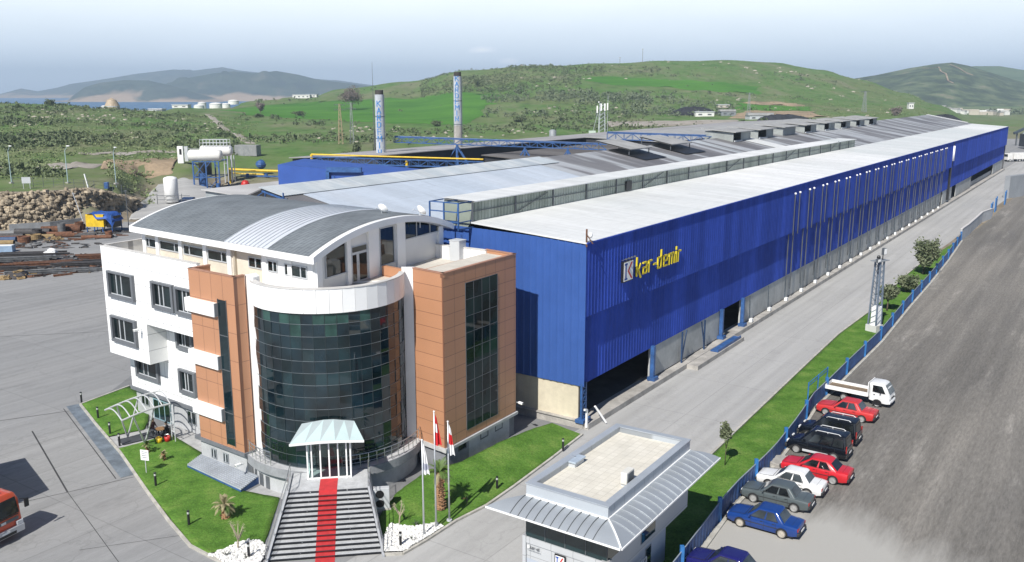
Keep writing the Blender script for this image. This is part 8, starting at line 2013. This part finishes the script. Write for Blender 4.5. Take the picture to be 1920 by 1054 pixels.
# ---------------------------------------------------------------- far things on the land
def pylon(label, k, y, h, wd, arms=2, mat_=None, z=None):
    x = k * y; z = hz(x, y) if z is None else z; t = thing('lattice_pylon', label, 'pylon', (x, y, z)); m = MB()
    for sx in (-1, 1):
        for sy in (-1, 1): m.bar((sx * wd, sy * wd, 0), (sx * wd * .25, sy * wd * .25, h), wd * .18, wd * .18)
    for i in range(9):
        z0, z1 = h * i / 9, h * (i + 1) / 9; a, b = wd * (1 - .75 * i / 9), wd * (1 - .75 * (i + 1) / 9); m.bar((-a, -a, z0), (b, -b, z1), wd * .1, wd * .1); m.bar((a, -a, z0), (-b, -b, z1), wd * .1, wd * .1)
    m.build('lattice', mat_ or pm('pylon_grey', (.30, .32, .32), rough=.6, metal=.3), t); m = MB()
    for i in range(arms): zz = h * (.98 - .12 * i); m.bar((-wd * 2.4, 0, zz), (wd * 2.4, 0, zz), wd * .2, wd * .2); [m.tube((q * wd, 0, zz - h * .04), (q * wd, 0, zz), wd * .1, 5) for q in (-2.3, -1.2, 1.2, 2.3)]
    m.build('crossarm', DGREY, t)
pylon('tan lattice pylon in front of the field, left of the two beside the shorter chimney', -.189, 330, 14.5, .8, 2, pm('pylon_tan', (.36, .28, .18), rough=.8))
pylon('pale lattice pylon in front of the field, right of the two beside the shorter chimney', -.1765, 335, 15.0, .7, 2)
pylon('thin lattice pylon on the slope behind the ridge vents', .386, 600, 13.5, 1.2, 1)
pylon('thin grey pylon behind the dark tip on the right slope', .2595, 560, 13, .9, 1)
t = thing('antenna_mast', 'very thin tall mast rising behind the shorter chimney', 'mast', (-39.5, 260, 0)); m = MB(); m.tube((0, 0, 0), (0, 0, 22), .16, 6, .13); m.tube((0, 0, 22), (0, 0, 32.5), .09, 5, .03); m.build('pole', DGREY, t); m = MB(); m.box((0, 0, 22), (.5, .5, .2)); m.build('collar', DGREY, t)
t = thing('hilltop_mast', 'thin radio mast standing on the crest of the green hill', 'mast', (.1415 * 985, 985, hz(.1415 * 985, 985) - 1)); m = MB(); m.bar((0, 0, 0), (0, 0, 15), .5, .5); m.build('mast', MGREY, t); m = MB(); m.box((0, 0, 14.6), (1.4, .3, 1.0)); m.build('antenna', LGREY, t)
t = thing('hilltop_mast', 'short antenna on the hill crest left of the tall radio mast', 'mast', (.117 * 980, 980, hz(.117 * 980, 980) - 1)); m = MB(); m.bar((0, 0, 0), (0, 0, 7), .5, .5); m.build('mast', MGREY, t); m = MB(); m.box((0, 0, 6.8), (2.4, .4, .5)); m.build('antenna', LGREY, t)
# radio tower with white antennas
xr_, yr_ = .099 * 380, 380
t = thing('cell_tower', 'lattice radio tower with a ring of white antennas behind the works', 'tower', (xr_, yr_, 6.2)); t.scale = (1, 1, 1.12); m = MB()
for sx in (-1, 1):
    for sy in (-1, 1): m.bar((sx * 1.3, sy * 1.3, 0), (sx * .9, sy * .9, 11.8), .22, .22)
for i in range(8):
    z0, z1 = i * 1.45, (i + 1) * 1.45
    for s in (-1, 1): m.bar((-1.2, s * 1.2, z0), (1.15, s * 1.15, z1), .12, .12); m.bar((s * 1.2, -1.2, z0), (s * 1.15, 1.15, z1), .12, .12)
m.bar((-4.2, -1, 0), (-1.8, -.5, 9.0), .16, .16); m.bar((-1.4, -1, 0), (-1.8, -.5, 9), .14, .14); m.tube((2.3, 0, 0), (2.3, 0, 14.5), .1, 6); m.build('lattice', pm('tower_galv', (.50, .55, .55), rough=.5, metal=.3), t); m = MB()
for x, y, z_ in ((-2.2, -1, 9.6), (-.6, -1.6, 10.4), (.9, -1.5, 10.4), (2.1, -.6, 10.6)): m.box((x, y, z_), (.55, .25, 2.6))
m.build('antenna', WHITE, t); m = MB(); m.box((-4.2, -1.5, .9), (2.8, 2, 1.8)); m.build('cabin', pm('pale_green_box', (.5, .6, .52), var=.1), t); m = MB(); m.blob((-1.6, -1.3, 12.2), (.3, .3, .3), 8, 5, 0); m.build('dish', WHITE, t)
xg, yg = .0448 * 380, 380
t = thing('water_tank', 'grey ribbed upright tank with a pale drum beside it behind the works', 'tank', (xg, yg, hz(xg, yg) - 1)); m = MB(); m.lathe([(1.45, 0), (1.45, 5.4), (.9, 5.8), (.01, 6.0)], 18); m.build('vessel', MGREY, t, smooth=True); m = MB(); m.tube((-6.4, 0, 1.4), (-2.2, 0, 1.4), .95, 14); m.build('drum', LGREY, t, smooth=True)
m = MB(); m.bar((1.7, -.4, 0), (1.7, -.4, 5.6), .12, .12); m.build('ladder', DGREY, t)
# coastal oil tanks and buildings
TB = pm('oil_tank_white', (.78, .77, .73), rough=.5, var=.08)
def otank(k, y, r, h, label, dz=0, mat_=TB, dome=.15):
    x = k * y; t = thing('oil_tank', label, 'oil tank', (x, y, hz0(x, y) - 1 + dz)); m = MB(); m.lathe([(r, 0), (r, h), (r * .6, h + r * dome), (.01, h + r * dome * 1.4)], 24); m.build('shell', mat_, t); m = MB(); m.lathe([(r * 1.01, h - .5), (r * 1.01, h)], 24); m.bar((r, -r * .3, 0), (r * .8, -r * .62, h), .4, .2); m.build('rim', LGREY, t)
otank(-.343, 690, 3.8, 3.4, 'white oil tank on the coast, leftmost and smallest of the group on the green slope')
otank(-.3395, 720, 3.2, 5.4, 'tall white oil tank, second from the left on the coastal slope', 1.5)
otank(-.3245, 735, 5.0, 4.4, 'wide white oil tank with trees behind it on the coastal slope', 1.5)
otank(-.3135, 770, 3.6, 3.6, 'white oil tank, fourth of the coastal group', 2)
otank(-.305, 800, 4.6, 3.2, 'low white oil tank at the right end of the coastal group', 3)
otank(-.438, 560, 4.4, 4.0, 'beige domed storage tank standing in front of the sea', 1.0, pm('beige_tank', (.42, .33, .23), var=.2), .8)
otank(-.4455, 565, 2.6, 4.2, 'small white tank left of the beige domed tank', 1.0)
def block(name, label, k, y, sx, sy, h, mat_, dz=-.5, rz=0, cat='building', flat=False):
    x = k * y; t = thing(name, label, cat, (x, y, (hz0(x, y)) + dz), rz); m = MB(); m.box((0, 0, h / 2), (sx, sy, h)); m.build('wall', mat_, t); m = MB()
    if flat: m.box((0, 0, h + .2), (sx + .6, sy + .6, .4))
    else: m.prism([(-sx / 2 - .4, -sy / 2 - .4), (sx / 2 + .4, -sy / 2 - .4), (sx / 2 + .4, sy / 2 + .4), (-sx / 2 - .4, sy / 2 + .4)], h, h + .05); m.prism([(-sx / 2 - .4, -sy / 4), (sx / 2 + .4, -sy / 4), (sx / 2 + .4, sy / 4), (-sx / 2 - .4, sy / 4)], h + .05, h + sy * .18)
    m.build('roof', VROOF if not flat else LGREY, t); m = MB(); n_ = max(2, int(sx / 4))
    for i in range(n_): m.box((-sx / 2 + (i + .5) * sx / n_, -sy / 2 - .03, h * .5), (sx / n_ * .4, .1, h * .3))
    m.build('window', DGREY, t); return t
PW = pm('far_white_wall', (.72, .71, .68), var=.1); PB = pm('far_beige_wall', (.5, .45, .38), var=.1)
block('coast_building', 'long white building by the sea right of the beige tank', -.404, 600, 20, 8, 2.6, PW, .5, 0, 'building', True); block('coast_building', 'small white flat building by the sea, right of the long white one', -.389, 610, 9, 8, 2.2, PW, .6, 0, 'building', True); block('coast_building', 'low pale shed by the sea at the foot of the oil tanks', -.362, 640, 11, 7, 2.0, PW, .3, 0, 'building', True)
block('farm_shed', 'white roofed farm building far beyond the field, left one', -.2295, 860, 16, 8, 3.2, PW, 0, 0, 'building', True); block('farm_shed', 'white farm building far beyond the field, right one', -.2185, 865, 10, 8, 2.4, PW, 0, 0, 'building', True)
block('white_hut', 'small white hut with a dark tip behind it at the foot of the hill', .2108, 540, 11, 5, 2.6, PW, .0, 0, 'building', True); block('grey_hut', 'grey roofed hut beside the track at the foot of the hill', .236, 545, 9, 6, 2.6, MGREY, 0, .1, 'building'); block('pale_hut', 'small pale building on the slope above the grey hut', .2315, 620, 8, 5, 1.8, PB, 0, 0, 'building', True); block('grey_shed', 'low mauve grey shed at the foot of the earth bank', .272, 505, 14, 7, 2.6, LGREY, -.2, .1, 'building'); block('white_kiosk', 'small white square building on the lower right slope', .4365, 680, 3.6, 3.6, 4.2, PW, 0, 0, 'building', True)
def tip(label, k, y, s, mat_): x = k * y; t = thing('slag_heap', label, 'heap', (x, y, hz(x, y) - .5)); m = MB(); m.blob((0, 0, 0), (s[0], s[1], s[2]), 18, 9, .08); m.build('heap', mat_, t); m = MB(); m.blob((s[0] * .6, 0, 0), (s[0] * .5, s[1] * .8, s[2] * .5), 12, 7, .1); m.build('side_heap', mat_, t)
BKH = pm('black_slag', (.022, .024, .03), rough=.9, var=.3, vs=.5)
tip('black slag heap at the foot of the hill left of the white hut', .199, 560, (15, 8, 5.2), BKH); tip('dark heap behind the vents at the foot of the earth bank', .290, 475, (10, 6, 4.2), BKH); tip('dark heap behind the ridge vents, right of the other', .303, 478, (12, 6, 4.0), BKH); tip('black heap behind the far end of the warehouse roof', .4755, 500, (11, 7, 6.0), BKH); tip('low black heap right of the warehouse roof end', .496, 470, (12, 7, 4.2), BKH)
# right hand valley: a village, conveyor, vehicles
rd = random.Random(77)
for i in range(22):
    k = .452 + .095 * (i % 11) / 10.5 + rd.uniform(-.003, .003); y = 1080 + 90 * (i // 11) + rd.uniform(-30, 30); x = k * y
    t = thing('village_house', 'small pale house in the far valley village', 'house', (x, y, hz0(x, y) - .3), rd.uniform(0, 3), 'village houses far in the right valley'); s = rd.uniform(6, 12); h = rd.uniform(3, 5.5); m = MB(); m.box((0, 0, h / 2), (s, s * .7, h)); m.build('wall', rd.choice((PW, PB, PW)), t); m = MB(); m.prism([(-s / 2 - .3, -s * .38), (s / 2 + .3, -s * .38), (s / 2 + .3, s * .38), (-s / 2 - .3, s * .38)], h, h + .3); m.prism([(-s / 2, -s * .18), (s / 2, -s * .18), (s / 2, s * .18), (-s / 2, s * .18)], h + .3, h + 1.4); m.build('roof', rd.choice((VROOF, PB, PW)), t)
scatter('valley_trees', LEAFG, 420, (.44, .62), (1030, 1350), (2.0, 5.0), 12, 91, lambda k, y, x: max(0, min(1, .3 + 1.6 * nfield(x, y, .01, 3))), .35, .8)
t = thing('conveyor', 'dark inclined conveyor with blue drums beyond the far end of the warehouse', 'conveyor', (236, 412, 0)); m = MB(); m.bar((-8, 0, 5.5), (9, 2, 13.0), 1.0, 1.0); m.bar((9, 2, 13), (22, 3, 9.5), .8, .8); m.build('belt', pm('conveyor_dark', (.06, .08, .10)), t); m = MB()
for x, h in ((-6, 6), (2, 9), (9, 12.5), (16, 10)): m.bar((x, 1, 0), (x, 1, h), .5, .5)
m.build('leg', DGREY, t); m = MB()
for x in (13, 16.5, 20): m.tube((x, 0, 8.6), (x, 0, 11.2), 1.5, 12)
m.build('drum', BLUEST, t)
t = thing('loading_bay', 'long dark open bay behind the far end of the road', 'bay', (232, 385, 0), R(-4)); m = MB(); m.box((14, 4, 3.6), (52, 8, 5.4)); m.build('dark_opening', pm('bay_dark', (.03, .035, .045), var=.3), t); m = MB(); m.box((14, 0, 6.6), (53, 9, .6)); m.build('roof_edge', LGREY, t); m = MB(); m.box((14, -2, .6), (52, 3, 1.2)); m.build('kerb', CONC, t)
def ftruck(x, y, rz, label):
    t = thing('far_truck', label, 'truck', (x, y, 0), rz); m = MB(); m.box((-2.2, 0, 2.0), (6.0, 2.4, 2.2)); m.build('load_body', PW, t, bevel=.08); m = MB(); m.box((2.2, 0, 1.75), (2.0, 2.3, 2.3)); m.build('cab', PW, t, bevel=.15); m = MB(); m.box((3.22, 0, 2.2), (.06, 2.0, .8)); m.build('windscreen', CGLASS, t)
    for s in (1, -1):
        for xx in (2.2, -1.6, -3.6): wheel(t, xx, s * 1.0, .5, .35, RIM, s)
ftruck(178, 320, R(190), 'white truck parked beyond the far end of the warehouse'); ftruck(190.5, 322, R(190), 'white truck at the right edge of the picture beyond the warehouse')
# ship and jetty by the sea
t = thing('jetty', 'long grey jetty with a moored dark ship on the sea at the left', 'jetty', (-1080, 1990, -36), R(2)); m = MB(); m.box((0, 0, 2.5), (330, 20, 5)); m.build('deck', LGREY, t); m = MB(); m.box((250, 20, 4), (90, 14, 8)); m.build('ship_hull', pm('hull_dark', (.03, .05, .12)), t); m = MB(); m.box((285, 20, 11), (12, 10, 9)); m.build('ship_bridge', pm('ship_rust', (.35, .16, .1)), t); m = MB(); m.bar((-150, 0, 5), (-165, 0, 38), 3, 3); m.bar((-140, 0, 5), (-150, 0, 20), 3, 3); m.build('crane', DGREY, t)

# ---------------------------------------------------------------- two people sitting under the pergola
def person(label, loc, rz, top, legs, hair, seed=0):
    t = thing('person', label, 'person', loc, rz); me = bpy.data.meshes.new('body'); V = []; E_ = []; Rr = []
    def v(p, r, par=None):
        V.append(p); Rr.append(r)
        if par is not None: E_.append((par, len(V) - 1))
        return len(V) - 1
    pel = v((0, 0, .50), .15); wst = v((.02, 0, .68), .125, pel); ch = v((.05, 0, .88), .15, wst); nk = v((.06, 0, 1.06), .055, ch); hd_ = v((.09, 0, 1.16), .075, nk); tp = v((.09, 0, 1.27), .07, hd_)
    for s in (1, -1):
        hip = v((.03, s * .10, .49), .10, pel); kn = v((.42, s * .13, .52), .075, hip); an = v((.44, s * .13, .10), .045, kn); v((.60, s * .14, .04), .035, an)
        sh = v((.05, s * .19, .96), .065, ch); el = v((.10, s * .25, .70), .045, sh); wr = v((.33, s * .15, .62), .030, el); pm_ = v((.40, s * .13, .61), .026, wr)
        for q, (dy, ln) in enumerate(((-.03, .075), (-.01, .09), (.01, .085), (.03, .065))): a = v((.40 + ln * .6, s * (.13 + dy), .60), .009, pm_); v((.40 + ln, s * (.13 + dy * 1.1), .575), .007, a)
        v((.39, s * .09, .625), .009, pm_)
    me.from_pydata(V, E_, []); o = bpy.data.objects.new('body', me); COL.objects.link(o); o.parent = t
    o.modifiers.new('skin', 'SKIN'); sub_ = o.modifiers.new('sub', 'SUBSURF'); sub_.levels = 1; sub_.render_levels = 1
    try:
        for i, r in enumerate(Rr): me.skin_vertices[0].data[i].radius = (r, r)
        me.skin_vertices[0].data[0].use_root = True
    except Exception: pass
    me.materials.append(top)
    m = MB(); m.lathe([(.01, 1.08), (.055, 1.09), (.085, 1.16), (.09, 1.22), (.075, 1.30), (.01, 1.33)], 12, (.10, 0)); m.blob((.19, 0, 1.19), (.02, .015, .025), 6, 4, 0)
    for s in (1, -1): m.blob((.10, s * .092, 1.20), (.015, .012, .025), 6, 4, 0)
    m.build('face', pm('skin', (.50, .31, .22), rough=.6, var=.06), t, smooth=True)
    m = MB()
    for s in (1, -1): m.blob((.178, s * .035, 1.215), .011, 6, 4, 0)
    m.box((.183, 0, 1.135), (.01, .045, .010)); m.build('features', BLACK, t)
    m = MB(); m.lathe([(.098, 1.20), (.102, 1.26), (.085, 1.335), (.01, 1.36)], 12, (.085, 0)); m.build('hair', hair, t, smooth=True)
    m = MB()
    for s in (1, -1): m.tube((.03, s * .10, .49), (.42, s * .13, .525), .108, 10, .083); m.tube((.42, s * .13, .53), (.44, s * .13, .12), .082, 10, .058)
    m.build('trousers', legs, t, smooth=True); m = MB()
    for s in (1, -1): m.box((.51, s * .135, .045), (.27, .10, .085))
    m.build('shoe', BLACK, t, bevel=.02)
    c = MB(); c.box((0, 0, .40), (.46, .48, .05)); c.box((-.22, 0, .68), (.05, .46, .5)); 
    for x in (-.2, .2):
        for y in (-.2, .2): c.bar((x, y, 0), (x, y, .4), .04, .04)
    ch_ = thing('garden_chair', 'dark garden chair under ' + label.split(',')[0], 'chair', loc, rz); c.build('seat_frame', BLACK, ch_)
    k = MB(); k.box((0, 0, .432), (.40, .42, .03)); k.build('cushion', DGREY, ch_)
HAIR = pm('dark_hair', (.015, .012, .01), rough=.6)
person('seated person in a black jacket, nearer the wall under the pergola', (-25.1, 61.6, .05), R(175), pm('black_jacket', (.012, .013, .016), rough=.8), pm('dark_trousers', (.02, .022, .03), rough=.85), HAIR)
person('seated person in a dark brown top, facing the one in black under the pergola', (-26.5, 62.3, .05), R(-20), pm('brown_top', (.05, .02, .02), rough=.8), pm('grey_trousers', (.06, .065, .08), rough=.85), HAIR)

# ---------------------------------------------------------------- air
def haze():
    m = MB(); m.box2((-9500, -400, -43), (6500, 8800, 215)); mt = bpy.data.materials.new('haze'); mt.use_nodes = True; n = mt.node_tree; n.nodes.remove(n.nodes['Principled BSDF'])
    pv = n.nodes.new('ShaderNodeVolumePrincipled'); pv.inputs['Color'].default_value = (.64, .81, 1.0, 1); pv.inputs['Density'].default_value = HAZE; pv.inputs['Anisotropy'].default_value = 0.0
    n.links.new(pv.outputs[0], n.nodes['Material Output'].inputs['Volume']); tag(m.build('haze', mt), kind='stuff')
HAZE = 0.00017
haze()
